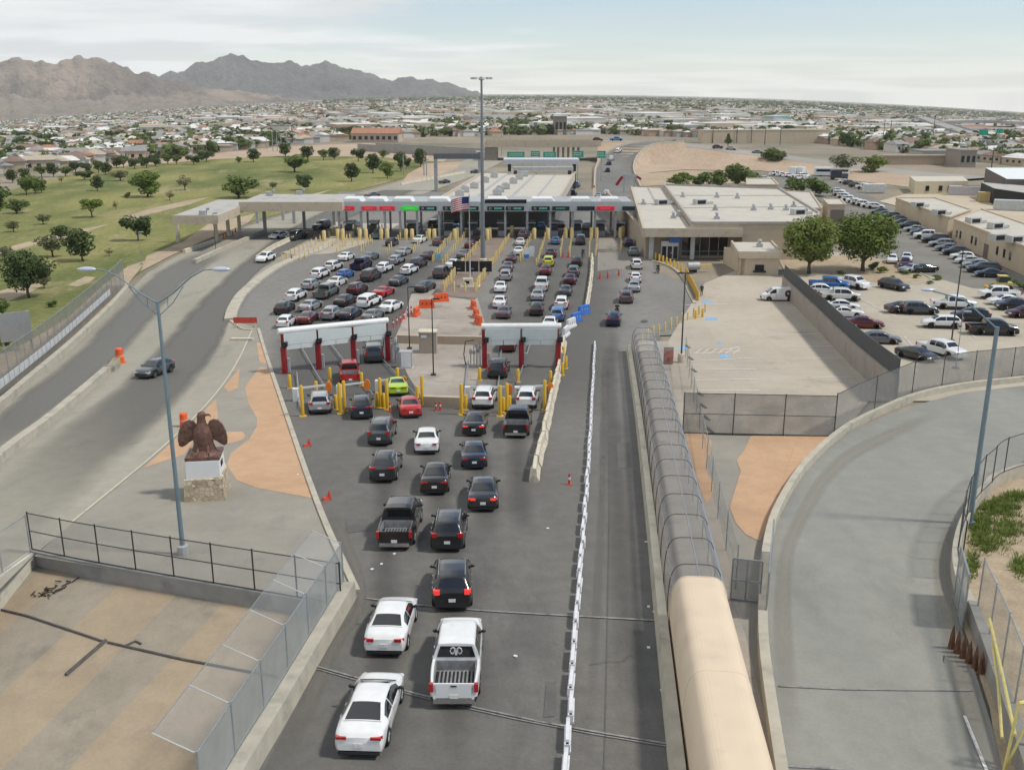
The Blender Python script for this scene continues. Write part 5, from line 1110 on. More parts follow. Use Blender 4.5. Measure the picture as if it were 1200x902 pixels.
# ------------------------------------------------------------------ scanner portals
def portal(pxs, topy, label, lab2):
    base = [G(a, b) for a, b in pxs]; h = 4.3; o = base[0]; t = thing('scanner_portal', label, 'portal', o)
    d_ = (base[-1] - base[0]); d_.z = 0; d_.normalize(); nb = Vector((-d_.y, d_.x, 0))
    for p in base:
        q = MB(); q.box((0, 0, 1.4), (.5, .42, 2.8)); q.box((-.12, .45, 2.15), (.3, .3, 4.3)); c = q.build('post', M_RED, t); c.location = p - o
        k = MB(); k.box((.18, -.1, 3.05), (.5, .6, .45)); k.tube([(.18, -.3, 3.05), (.18, -.65, 2.95)], .13, 8); k.build('camera', M_BLACK, c)
        k = MB(); k.box((.42, .1, .9), (.25, .3, 1.4)); k.build('sensor_box', M_GREYP, c)
    a, b = base[0] - o + Vector((0, 0, h)) - d_ * .3, base[-1] - o + Vector((0, 0, h)) + d_ * .3
    q = MB(); q.tube([a + nb * .45, b + nb * .45], .34, 12); q.build('top_beam', M_WHITE, t, smooth=50)
    for p0, p1 in zip(base, base[1:]):
        u = p1 - p0; z0 = p0.z - o.z; q = MB(); A_, B_ = p0 - o + u * .06, p0 - o + u * .94
        for (s0, s1, za_, zb_) in ((.03, .97, 2.95, 4.1), (.1, .5, 2.45, 2.9), (.52, .94, 2.45, 2.9)):
            P0, P1 = p0 - o + u * s0, p0 - o + u * s1; q.add([P0 + Vector((0, 0, za_)), P1 + Vector((0, 0, za_)), P1 + Vector((0, 0, zb_)), P0 + Vector((0, 0, zb_)), P0 + Vector((0, .12, za_)), P1 + Vector((0, .12, za_)), P1 + Vector((0, .12, zb_)), P0 + Vector((0, .12, zb_))], [(0, 1, 2, 3), (7, 6, 5, 4), (0, 4, 5, 1), (3, 2, 6, 7), (0, 3, 7, 4), (1, 5, 6, 2)])
        q.build('panel', mat('pale_antenna_panel', (.56, .6, .59), .5, 0, .05), t)
    q = MB(); q.bar(a + nb * 1.2 + Vector((0, 0, -.1)), b + nb * 1.2 + Vector((0, 0, -.1)), .05)
    for i in range(7): v = a.lerp(b, i / 6) + nb * 1.2; q.bar(v + Vector((0, 0, -.1)), v - nb * .8, .04)
    q.build('rail', M_STEEL, t)
    return base
portal([(334, 438), (374, 433), (415, 427.5), (455, 423)], 388, 'wide red and white scanner portal over three lanes', '')
portal([(568, 431.5), (611, 431), (654, 431)], 380, 'narrower red and white scanner portal over two lanes', '')
# lane guide rails and gate arms
for a, b in (((352, 407), (391, 474)), ((385, 402), (437, 466)), ((428, 400), (487, 466)), ((588, 405), (583, 470)), ((622, 403), (606, 452)), ((549, 425), (545, 470)), ((348, 440), (352, 480))):
    P = pline([a, b], 6, .35); q = MB(); q.tube(P, .06, 6)
    for p in P[::2]: q.tube([p, p - Vector((0, 0, .35))], .05, 6)
    tag(q.build('guide_rail', M_STEEL), 'low silver guide rail along a scanner lane', 'rail', 'low guide rails in the scanner lanes')
def gate_arm(pa, pb, label):
    a, b = G(*pa), G(*pb); t = thing('barrier_gate', label, 'gate', a); u = b - a
    q = MB(); q.box((0, 0, .6), (.45, .5, 1.2)); q.build('cabinet', M_WHITE, t)
    q = MB(); q.bar((0, 0, 1.15), u + Vector((0, 0, 1.15)), .12, .16); q.build('arm', mat('striped_arm_white', (.6, .62, .62), .4, .2, 0), t)
    v = u * 1.0; q = MB(); q.lathe([(.28, -.08), (.28, .08)], (0, 0, 0), 14, 'x'); o = q.build('disc', mat('orange_disc', (.8, .22, .02), .5, 0, .05), t, rz=pi / 2); o.location = v + Vector((0, -.15, .95)); o.scale = (1, 1, 1.9)
for a, b, l in (((347, 470), (386, 465), 'barrier gate with silver arm and orange disc in the leftmost scanner lane'), ((398, 466), (431, 462), 'barrier gate with silver arm and orange disc in the middle lane of the wide portal'), ((443, 460), (474, 458), 'barrier gate with silver arm and orange disc by the lime green car'), ((548, 468), (597, 468), 'barrier gate with orange disc beside the white suv under the narrow portal'), ((606, 468), (645, 466), 'barrier gate with orange disc at the rightmost scanner lane')): gate_arm(a, b, l)
def simple(name, label, cat, px, py, parts, rz=0, group=None):
    t = thing(name, label, cat, G(px, py), rz, group)
    for nm, mb, m in parts: mb.build(nm, m, t, smooth=50 if nm in ('drum', 'body_round') else False)
    return t
simple('control_cabinet', 'white control cabinet beside the lime green car lane', 'cabinet', 476, 431, [('body', MB().box((0, 0, .95), (1.3, .9, 1.7)), M_GREYP), ('door', MB().box((.05, -.47, .95), (1.0, .03, 1.5)), M_WHITE), ('plinth', MB().box((0, 0, .05), (1.5, 1.1, .1)), M_CREAM)])
simple('utility_kiosk', 'tan metal kiosk set in the low wall of the island', 'cabinet', 502, 413, [('body', MB().box((0, 0, 1.2), (1.9, 1.4, 2.4)), mat('kiosk_tan', (.36, .31, .25), .7, .1, .06)), ('lid', MB().box((0, 0, 2.46), (2.05, 1.55, .12)), M_CREAM), ('vent', MB().box((-.4, -.72, 2.0), (.6, .03, .3)), M_WHITE)])
for a, b, l in ((( 466, 402), (494, 403), 'low tan wall left of the metal kiosk'), ((512, 403), (566, 404), 'low tan wall right of the metal kiosk'), ((497, 476.5), (540, 478), 'low tan wall between the two scanner portals')):
    wall('low_wall', [a, b], .5, 1.0, mat('sandy_wall', (.42, .34, .25), .9, 0, .08, coords='Position'), l, 'wall', n=8)
for a, b, l in ((461, 425, 'cluster of sensor poles right of the wide portal'), (556, 428, 'cluster of sensor poles left of the narrow portal')):
    q = MB(); r_ = random.Random(a)
    for i in range(5): x, y = r_.uniform(-.6, .6), r_.uniform(-.5, .5); q.tube([(x, y, 0), (x, y, r_.uniform(1.6, 3.4))], .05, 6); q.box((x, y - .1, r_.uniform(1.4, 2.6)), (.3, .25, .4))
    hb = MB(); hb.tube([(-.9, 0, 0), (-1.1, 0, 1.2), (-.9, 0, 2.6), (0, 0, 2.7)], .05, 6)
    simple('sensor_mast', l, 'equipment', a, b, [('poles', q, M_STEEL), ('cable', hb, M_BLACK)])
# ------------------------------------------------------------------ bollards, barriers, cones
def seq(a, b, n): return [(a[0] + (b[0] - a[0]) * i / (n - 1), a[1] + (b[1] - a[1]) * i / (n - 1)) for i in range(n)] if n > 1 else [a]
def mesh_of(mb, name, m, sm=40): o = mb.build(name, m, smooth=sm); me = o.data; bpy.data.objects.remove(o); return me
def put(me, name, px, py, label, cat, group, rz=0, s=1.0, dz=0):
    o = link(bpy.data.objects.new(name, me)); o.location = G(px, py) + Vector((0, 0, dz)); o.rotation_euler = (0, 0, rz); o.scale = (s, s, s) if not isinstance(s, tuple) else s; return tag(o, label, cat, group)
TALLB = mesh_of(MB().lathe([(.32, 0), (.32, .08), (.15, .1), (.15, 2.62), (.1, 2.7), (.001, 2.72)], n=12), 'bollard', M_YEL)
SHORTB = mesh_of(MB().lathe([(.28, 0), (.28, .06), (.16, .08), (.16, 1.25), (.1, 1.33), (.001, 1.35)], n=12), 'bollard', M_YEL)
PALEB = mesh_of(MB().lathe([(.11, 0), (.11, 1.05), (.08, 1.12), (.001, 1.14)], n=8), 'bollard', M_PALEY)
FATB = mesh_of(MB().lathe([(.4, 0), (.4, 2.0), (.3, 2.15), (.001, 2.2)], n=12), 'bollard', M_PALEY)
for i, (a, b) in enumerate(((355, 488), (399, 485), (404, 482), (446, 478), (454, 480), (495, 475), (541, 486), (586, 488), (594, 485), (638, 481))):
    put(TALLB, 'bollard', a, b, 'tall yellow bollard in front of the ' + ['silver pickup lane at the far left', 'silver pickup, right of its lane', 'dark blue suv, left of its lane', 'dark blue suv, right of its lane', 'lime green car lane', 'low tan wall, nearest its left end', 'low tan wall, nearest its right end', 'two white suvs, left of the pair between them', 'two white suvs, right of the pair between them', 'right hand white suv, on its far side'][i], 'bollard', 'tall yellow bollards before the portals')
for i, (a, b) in enumerate(((340, 455), (394, 480), (442, 477), (450, 478), (489, 469), (546, 480), (590, 483), (597, 481), (371, 463), (562, 446), (607, 448), (645, 450), (659, 440), (663, 432), (387, 446), (424, 452), (466, 446), (363, 400), (400, 397), (437, 394), (575, 402), (620, 400), (656, 412), (660, 420))):
    put(SHORTB, 'bollard', a, b, 'short yellow bollard standing in the scanner lane area', 'bollard', 'short yellow bollards around the portals')
ROWS = [((520, 341), (543, 311), 13, 'along the near left edge of the brown median'), ((546, 308), (565, 283), 12, 'along the far left edge of the brown median'), ((557, 341), (577, 310), 14, 'along the near right edge of the brown median'), ((578, 309), (598, 278), 14, 'along the far right edge of the brown median'),
        ((507, 307), (531, 277), 14, 'on the left edge of the lane island left of the flagpole'), ((519, 311), (548, 274), 15, 'on the right edge of the lane island left of the flagpole'), ((610, 307), (626, 271), 12, 'on the left edge of the lane island holding the blue sign'), ((629, 311), (643, 269), 12, 'on the right edge of the lane island holding the blue sign'),
        ((656, 301), (662, 270), 8, 'on the left edge of the island behind the yellow car'), ((667, 301), (671, 270), 8, 'on the right edge of the island behind the yellow car'), ((690, 303), (693, 269), 9, 'beside the motorcyclist lane'), ((698, 300), (700, 268), 7, 'on the island at the empty booth lane'), ((727, 295), (729, 268), 7, 'beside the rightmost booth lane'),
        ((453, 297), (480, 269), 11, 'between the silver suv and the white sedan'), ((423, 295), (448, 269), 10, 'behind the navy pickup'), ((484, 297), (507, 270), 10, 'behind the maroon sedan'), ((395, 297), (421, 270), 8, 'left of the teal car'), ((331, 306), (400, 270), 15, 'along the sandy island nearest the exit road'), ((352, 305), (412, 279), 12, 'on the plaza side of the sandy island'), ((365, 290), (392, 275), 6, 'in the middle of the sandy island'),
        ((752, 401), (826, 366), 12, 'in the row from the walkway end towards the car park'), ((520, 341), (557, 342), 4, 'across the near end of the brown median'), ((405, 289), (436, 286), 5, 'scattered before the left booths'), ((700, 292), (728, 292), 2, 'at the empty booth lane')]
rr = random.Random(3)
for a, b, n, w in ROWS:
    for p in seq(a, b, n):
        put(PALEB, 'bollard', p[0] + rr.uniform(-.5, .5), p[1] + rr.uniform(-.2, .2), 'pale yellow bollard ' + w, 'bollard', 'pale yellow bollards ' + w, s=rr.uniform(.9, 1.15) * (1.25 if a[1] < 400 and a[1] > 320 else 1.1))
for k, (a, b) in enumerate(((396, 281), (402, 281), (422, 281), (429, 281), (447, 281), (454, 281), (476, 281), (483, 281), (503, 281), (509, 281), (533, 281), (536, 279), (571, 281), (574, 279), (626, 280), (642, 280), (663, 279), (670, 279), (693, 279), (699, 279), (727, 279), (730, 277), (600, 277), (380, 283))):
    put(FATB, 'bollard', a, b, 'thick yellow guard post before the inspection booths', 'bollard', 'thick guard posts before the booths')
# yellow posts and screen by the building entrance
for i, p in enumerate(seq((764, 303), (798, 318), 9)): put(SHORTB, 'bollard', p[0], p[1], 'yellow bollard in the curved row before the building entrance', 'bollard', 'yellow bollards before the entrance')
for i, p in enumerate(((819, 369), (823, 372), (815, 374))): put(SHORTB, 'bollard', p[0], p[1], 'pale orange bollard at the corner of the visitor lot', 'bollard', 'bollards at the visitor lot corner', s=.9)
P = pline([(764, 306), (785, 312), (800, 325), (806, 340), (814, 356)], 14)
MB().sweep(P, [(-.2, -.1), (.2, -.1), (.2, .18), (-.2, .18)]).build('kerb', M_KERB)['kind'] = 'structure'
P = pline([(803, 322), (811, 338), (818, 353)], 6, 0); t = thing('yellow_screen', 'bright yellow corrugated panel fence before the entrance', 'fence', P[0]); mb = MB()
for a, b in zip(P, P[1:]): mb.add([a - P[0], b - P[0], b - P[0] + Vector((0, 0, 1.3)), a - P[0] + Vector((0, 0, 1.3))], [(0, 1, 2, 3)])
o = mb.build('panel', M_YEL, t); md = o.modifiers.new('thick', 'SOLIDIFY'); md.thickness = .08
for p in P: MB().tube([p - P[0], p - P[0] + Vector((0, 0, 1.4))], .05, 6).build('post', M_YEL, t)
# white lane divider blocks
DV = MB(); DV.box((0, 0, .05), (.26, 1.72, .1)); DV.box((0, .04, .28), (.15, 1.6, .38), taper=.92); DV.box((0, -.79, .2), (.2, .16, .34)); DV.box((0, -.79, .38), (.1, .1, .02), mi=1)
DVM = mesh_of(DV, 'lane_divider', [mat('white_divider', (.66, .66, .68), .5, 0, .1, 2, dirt=(.42, .42, .44), dscale=1.5), M_BLACK], False)
L_ = pline([(697, 406), (692, 500), (686, 590), (676, 720), (663, 905)], 200); P = resample(L_, 42); rr = random.Random(11)
for i, p in enumerate(P):
    a, b = P[max(0, i - 1)], P[min(42, i + 1)]; o = link(bpy.data.objects.new('lane_divider', DVM)); o.location = p + Vector((rr.uniform(-.04, .04), 0, .03)); sl = (b.z - a.z) / (b - a).length
    o.rotation_euler = (-math.atan(sl) * -1 if False else math.atan((a.z - b.z) / (a.y - b.y)), 0, -atan2(a.x - b.x, a.y - b.y) + rr.uniform(-.03, .03)); tag(o, 'white plastic block in the long lane divider line', 'lane divider', 'white divider blocks down the queue road')
CONE = mesh_of(MB().box((0, 0, .03), (.45, .45, .06)).lathe([(.17, .06), (.1, .4), (.04, .85), (.001, .87)], n=10), 'cone', M_REDP, 30)
DELIN = mesh_of(MB().lathe([(.26, 0), (.26, .1), (.1, .12), (.1, .5)], n=10).lathe([(.105, .5), (.105, .75)], n=10, mi=1).lathe([(.1, .75), (.1, 1.05), (.001, 1.1)], n=10), 'delineator', [M_REDP, M_WHITE], 40)
for a, b, l in ((667, 568, 'beside the white divider line'), (457, 482, 'by the red sedan entering its lane'), (511, 481, 'left of the pair before the low tan wall'), (516, 481, 'right of the pair before the low tan wall')): put(DELIN, 'delineator', a, b, 'red delineator post ' + l, 'delineator', 'red delineator posts', s=.75)
for i, p in enumerate(seq((461, 383), (482, 368), 6)): put(DELIN, 'delineator', p[0], p[1], 'red and white delineator in the row beside the wide portal', 'delineator', 'delineators beside the wide portal')
for a, b, l in ((342, 305, 'at the tip of the sandy island'), (703, 327, 'left of two in the empty lane'), (712, 326, 'right of two in the empty lane'), (725, 323, 'at the tip of the lane barrier'), (660, 302, 'left of two behind the yellow car'), (666, 302, 'right of two behind the yellow car'), (666, 358, 'behind the blue barrier')): put(CONE, 'traffic_cone', a, b, 'orange traffic cone ' + l, 'cone', 'orange traffic cones', s=1.25)
for a, b in ((262, 280), (273, 276), (276, 272), (265, 278)): put(CONE, 'traffic_cone', a, b, 'small orange cone under the exit canopy', 'cone', 'cones under the exit canopy', s=1.2)
DR = MB().lathe([(.38, 0), (.38, .08), (.3, .1), (.29, .45)], n=14).lathe([(.292, .45), (.285, .6)], n=14, mi=1).lathe([(.28, .6), (.26, 1.0), (.18, 1.08), (.001, 1.1)], n=14)
DRM = mesh_of(DR, 'traffic_drum', [M_ORANGE_P, mat('drum_band', (.7, .3, .2), .5)], 40)
put(DRM, 'traffic_drum', 141, 425, 'orange traffic drum at the head of the left road median', 'drum', None, s=1.5); put(DRM, 'traffic_drum', 216, 500, 'red orange drum beside the eagle plaza kerb', 'drum', None, s=1.1)
WB = MB().prism([(-.95, -.28), (.95, -.28), (.95, .28), (-.95, .28)], 0, .25); WB.box((0, 0, .65), (1.86, .34, .8), taper=.9); WB.box((0, 0, 1.06), (1.5, .22, .06))
for x in (-.5, 0, .5): WB.box((x, -.18, .6), (.14, .02, .22), mi=1)
def water_barrier(m, nm): return mesh_of(WB, nm, [m, mat('barrier_slot', (.25, .03, .02), .6) if m == M_ORANGE_P else mat('barrier_slot_pale', (.4, .4, .38), .6)], False)
WO, WBL, WW = water_barrier(M_ORANGE_P, 'water_barrier'), water_barrier(M_BLUEP, 'water_barrier'), water_barrier(M_WHITE, 'water_barrier')
for i, (a, b, deg, l) in enumerate(((488, 370, 80, 'nearest the slim lamp post'), (500, 361, 4, 'in the middle of the island row'), (517, 353.5, 22, 'next to the brown median'), (555, 362, -75, 'topmost on the right island edge'), (558, 372, -75, 'second on the right island edge'), (561, 380, -70, 'third on the right island edge'))):
    put(WO, 'water_barrier', a, b, 'orange plastic water barrier ' + l, 'barrier', 'orange water barriers', radians(deg), s=(1.15, 1.1, 1.1))
for a, b, deg, l in ((675, 377, 52, 'lower'), (684, 368, 48, 'upper')): put(WBL, 'water_barrier', a, b, f'{l} of two blue plastic water barriers beside the white ones', 'barrier', 'blue water barriers', radians(deg), s=(1.15, 1.1, 1.1))
for a, b, deg in ((669, 384, 60), (663, 394, 72)): put(WW, 'water_barrier', a, b, 'white plastic water barrier between blue ones and concrete', 'barrier', 'white water barriers', radians(deg), s=(1.15, 1.1, 1.1))
JB = MB(); JB.sweep([Vector((0, -1.5, 0)), Vector((0, 1.5, 0))], [(-.3, 0), (.3, 0), (.3, .12), (.14, .38), (.1, .85), (-.1, .85), (-.14, .38), (-.3, .12)]); JB.box((0, -1.53, .35), (.08, .06, .3))
JBM = mesh_of(JB, 'jersey_barrier', M_CREAM, False)
def barrier_line(px, step, label, group, s=1.0):
    L = pline(px, 120); n = max(1, round(sum((b - a).length for a, b in zip(L, L[1:])) / step)); P = resample(L, n)
    for i in range(n):
        a, b = P[i], P[i + 1]; o = link(bpy.data.objects.new('jersey_barrier', JBM)); o.location = (a + b) / 2; u = b - a; o.rotation_euler = (math.atan2(u.z, sqrt(u.x ** 2 + u.y ** 2)), 0, atan2(-u.x, u.y) + rr.uniform(-.05, .05)); o.scale = (s, 1, s); tag(o, label, 'barrier', group)
barrier_line([(625, 566), (632, 535), (638, 510), (643, 485), (650, 455), (657, 425), (661, 402)], 3.1, 'cream concrete jersey barrier in the line right of the scanner lanes', 'jersey barriers right of the scanner lanes', 1.15)
barrier_line([(687, 364), (690, 345), (693, 322), (694, 302)], 3.1, 'cream concrete jersey barrier in the line beside the empty booth lane', 'jersey barriers beside the empty lane')
barrier_line([(300, 306), (320, 292), (352, 277)], 3.3, 'cream jersey barrier between the two exit lanes', 'jersey barriers in the exit lanes')
barrier_line([(470, 217), (490, 213), (512, 209), (545, 203)], 3.3, 'pale jersey barrier on the far exit road', 'jersey barriers on the far exit road')
rr2 = random.Random(9)
LIT = mesh_of(MB().box((0, 0, .02), (.16, .12, .04)), 'paper_scrap', M_WHITE, False)
for a, b in ((447, 662), (462, 650), (436, 668), (604, 770), (757, 636), (760, 712), (767, 718), (776, 810), (760, 760), (349, 557), (642, 620), (412, 868)): put(LIT, 'paper_scrap', a, b, 'small white scrap of litter on the road', 'litter', 'scraps of litter on the roads', rr2.uniform(0, 3), dz=.05)
# red plank barrier at the plaza tip
simple('plank_barrier', 'long red plank barrier at the tip of the eagle plaza', 'barrier', 288, 384, [('plank', MB().box((0, 0, .95), (2.9, .08, .75)), mat('worn_red_plank', (.5, .06, .03), .6, 0, .2, 3, dirt=(.35, .12, .08), dscale=2)), ('legs', MB().box((-1.2, .1, .3), (.1, .5, .6)).box((1.2, .1, .3), (.1, .5, .6)), M_CREAM)])
simple('concrete_block', 'pale wheel stop block behind the red plank barrier', 'block', 284, 399, [('block', MB().box((0, 0, .15), (2.6, .5, .3)), M_CREAM)])
for a, b, l in ((382, 586, 'crumpled red cone lying at the kerb of the queue road'), (359, 523, 'small red rag on the road near the eagle plaza kerb')):
    q = MB(); q.box((0, 0, .1), (.5, .4, .2), .5, taper=.6); q.lathe([(.16, .1), (.03, .6)], (.2, .1, 0), 8); simple('road_debris', l, 'debris', a, b, [('scrap', q, M_REDP)])
# sign board at far left, info board by the walkway
p = G(22, 412); t = thing('sign_board', 'grey back of a big sign board at the edge of the park', 'sign', p, radians(35)); H = GD(15, 366, p.y).z - p.z
MB().box((0, 0, H - 1.6), (3.2, .15, 3.2)).build('panel', mat('sign_back_grey', (.3, .31, .31), .5, .3, .08), t); q = MB()
for x in (-1.4, 0, 1.4): q.box((x, .15, H / 2), (.16, .16, H))
q.build('posts', M_STEEL, t)
simple('info_board', 'small red and white notice board beside the walkway entrance', 'sign', 783, 427, [('panel', MB().box((0, 0, 1.0), (1.0, .25, 1.8)), mat('notice_grey', (.34, .32, .3), .6)), ('poster', MB().box((0, -.14, .9), (.85, .03, 1.3)), mat('red_poster', (.4, .16, .13), .6, 0, .7, 2.2))])
simple('red_arch', 'small grey sign frame with red arms behind the main building', 'gate', 737, 226, [('panel', MB().box((0, 0, 4.5), (4.2, .4, 1.6)), M_GREYP), ('arm', MB().bar((-2.1, 0, 4.7), (-3.8, 0, 2.2), .8).bar((2.1, 0, 4.7), (3.4, 0, 3.9), .7), M_RED), ('post', MB().box((-1.5, 0, 1.85), (.3, .3, 3.7)).box((1.5, 0, 1.85), (.3, .3, 3.7)), M_GREYP)])
for a, b, c, l in ((617, 306, 'blue', 'lane number board in white and blue on the lane island'), (623, 304, 'white', 'plain white lane board on the lane island')):
    simple('lane_board', l, 'sign', a, b, [('panel', MB().box((0, 0, 1.75), (.95, .1, 1.1)), M_WHITE), ('lower_panel', MB().box((0, -.02, .85), (.8, .1, .65)), M_BLUEP if c == 'blue' else M_WHITE), ('post', MB().box((0, .1, 1.0), (.1, .1, 2.0)), M_PALEY)])
simple('handicap_board', 'small blue sign at the foot of the bollard island', 'sign', 514, 309, [('panel', MB().box((0, 0, 1.3), (.8, .08, .8)), mat('sky_blue_sign', (.1, .4, .6), .5)), ('post', MB().box((0, .08, .6), (.08, .08, 1.2)), M_STEEL)])
# generator trailer near the entrance
simple('water_trailer', 'grey tank trailer with a yellow rack near the entrance bollards', 'trailer', 812, 319, [('tank', MB().lathe([(.1, -1.1), (.65, -1.0), (.65, 1.0), (.1, 1.1)], (0, 0, 1.0), 12, 'x'), M_GREYP), ('rack', MB().box((2.2, .2, .9), (2.2, .3, .6)), M_PALEY), ('wheel', MB().lathe([(.01, -.6), (.3, -.6), (.3, .6), (.01, .6)], (0, 0, .3), 10, 'x'), TYRE)], radians(12))
for i, p in enumerate(seq((806, 407), (832, 505), 8)):
    if i != 3: q = MB(); q.box((0, 0, .08), (.2, 1.3, .15)); o = simple('wheel_stop', 'dark concrete wheel stop in the line of the visitor lot', 'wheel stop', p[0], p[1], [('block', q, mat('dark_stop', (.13, .12, .1), .9))], radians(8), 'wheel stops of the visitor lot')
# ------------------------------------------------------------------ eagle statue
pe = G(244, 580); t = thing('statue_pedestal', 'white pedestal on a rubble stone base', 'pedestal', pe, radians(8)); t.scale = (.9, .9, .9)
M_STONE = bpy.data.materials.new('rubble_stone'); M_STONE.use_nodes = True; nt = M_STONE.node_tree; b_ = nt.nodes['Principled BSDF']; b_.inputs['Roughness'].default_value = .9
vo = nt.nodes.new('ShaderNodeTexVoronoi'); vo.inputs['Scale'].default_value = 3.2; tc = nt.nodes.new('ShaderNodeTexCoord'); nt.links.new(tc.outputs['Object'], vo.inputs['Vector'])
cr = nt.nodes.new('ShaderNodeMix'); cr.data_type = 'RGBA'; cr.inputs['A'].default_value = (.36, .28, .18, 1); cr.inputs['B'].default_value = (.6, .51, .37, 1); sx = nt.nodes.new('ShaderNodeSeparateColor'); nt.links.new(vo.outputs['Color'], sx.inputs[0]); nt.links.new(sx.outputs[0], cr.inputs['Factor'])
v2 = nt.nodes.new('ShaderNodeTexVoronoi'); v2.feature = 'DISTANCE_TO_EDGE'; v2.inputs['Scale'].default_value = 3.2; nt.links.new(tc.outputs['Object'], v2.inputs['Vector']); rm_ = nt.nodes.new('ShaderNodeMapRange'); rm_.inputs[1].default_value = .01; rm_.inputs[2].default_value = .06; nt.links.new(v2.outputs['Distance'], rm_.inputs[0])
mj = nt.nodes.new('ShaderNodeMix'); mj.data_type = 'RGBA'; mj.inputs['A'].default_value = (.2, .17, .13, 1); nt.links.new(rm_.outputs[0], mj.inputs['Factor']); nt.links.new(cr.outputs['Result'], mj.inputs['B']); nt.links.new(mj.outputs['Result'], b_.inputs['Base Color'])
q = MB(); q.box((0, 0, .85), (2.75, 2.9, 1.7), taper=.93); q.box((.95, .1, 1.6), (.7, 2.6, .35)); q.build('stone_base', M_STONE, t)
q = MB(); q.box((0, 0, 2.1), (2.3, 2.4, 1.7), taper=.95); q.build('white_block', mat('white_plaster', (.66, .66, .65), .8, 0, .04), t)
q = MB(); q.box((1.13, -.1, 2.45), (.06, .7, .35)); q.build('plaque', M_BLACK, t)
M_BRZ = mat('bronze', (.15, .078, .058), .5, .2, .3, 3, dirt=(.075, .04, .033), dscale=5, bump=.6)
t = thing('eagle_statue', 'brown bronze eagle with half spread wings on the white pedestal', 'statue', pe + Vector((0, 0, 2.66)), radians(8)); t.scale = (.92, .92, .9)
q = MB(); q.lathe([(1.05, 0), (1.1, .15), (.95, .3), (.8, .42), (.5, .5), (.001, .52)], n=14); q.box((0, 0, .12), (2.25, 2.1, .24)); q.build('rock_base', M_BRZ, t)
q = MB(); vs = []
path = [(0, .15, .35, .82, .62), (0, .1, .9, .66, .58), (0, .0, 1.5, .68, .58), (0, -.02, 2.0, .56, .48), (0, 0, 2.35, .33, .32), (0, 0, 2.7, .27, .27), (.02, -.02, 2.95, .29, .3), (.05, -.02, 3.15, .22, .24), (.06, 0, 3.24, .05, .05)]
n = 14
for x, y, z, rx_, ry_ in path: vs += [(x + rx_ * cos(2 * pi * j / n), y + ry_ * sin(2 * pi * j / n), z) for j in range(n)]
q.add(vs, [(i * n + j, i * n + (j + 1) % n, (i + 1) * n + (j + 1) % n, (i + 1) * n + j) for i in range(len(path) - 1) for j in range(n)] + [tuple(range((len(path) - 1) * n, len(path) * n))])
q.build('body', M_BRZ, t, smooth=60)
q = MB(); q.lathe([(.13, 0), (.1, .2), (.05, .36), (.001, .44)], (.2, -.02, 2.98), 8, 'x'); q.tube([(.5, -.02, 2.96), (.62, -.02, 2.9), (.64, -.02, 2.8)], .07, 6, r1=.015); q.ball((.2, -.22, 3.06), .05); q.build('beak', M_BRZ, t, smooth=60)
for s in (-1, 1):
    # wing: shoulder up beside the neck, trailing feathers down and out
    out = [(.3, 2.1), (.5, 2.48), (.78, 2.62), (1.1, 2.54), (1.36, 2.25), (1.54, 1.8), (1.62, 1.3), (1.58, .86), (1.4, .74), (1.15, .84), (.9, 1.05), (.6, 1.2), (.3, 1.4)]
    q = MB(); N_ = len(out); cx = (1.0, 1.7)
    def wpt(x, z, off): return (s * x, .1 - .28 * max(0, x - .4) ** 1.2 * .5 + off, z)
    front = [wpt(x, z, -.08) for x, z in out]; back = [wpt(x, z, .1) for x, z in out]
    q.add(front + back + [wpt(*cx, -.2), wpt(*cx, .2)], [(i, (i + 1) % N_, 2 * N_) for i in range(N_)] + [((i + 1) % N_ + N_, i + N_, 2 * N_ + 1) for i in range(N_)] + [(i, i + N_, (i + 1) % N_ + N_, (i + 1) % N_) for i in range(N_)])
    for i in range(6):
        x = .62 + .15 * i; z1 = [1.3, 1.2, 1.08, .98, .92, .98][i]; q.bar(wpt(x * .75 + .22, 2.2 - .05 * i, -.13), wpt(x + .05, z1, -.12), .12, .06)
    q.build('wing', M_BRZ, t, smooth=50)
for s in (-1, 1):
    q = MB(); q.tube([(s * .28, -.2, .95), (s * .32, -.35, .6), (s * .34, -.55, .42)], .17, 8, r1=.1)
    for k in (-1, 0, 1): q.tube([(s * .34, -.5, .45), (s * .34 + k * .14, -.85, .38), (s * .34 + k * .16, -.95, .28)], .06, 6, r1=.02)
    q.build('leg', M_BRZ, t, smooth=60)
q = MB(); q.add([(-.3, .4, .9), (.3, .4, .9), (.5, .75, .35), (-.5, .75, .35), (-.25, .25, .8), (.25, .25, .8), (.4, .6, .3), (-.4, .6, .3)], [(0, 1, 2, 3)[::-1], (4, 5, 6, 7), (0, 4, 7, 3), (1, 2, 6, 5), (2, 3, 7, 6), (0, 1, 5, 4)]); q.build('tail', M_BRZ, t)
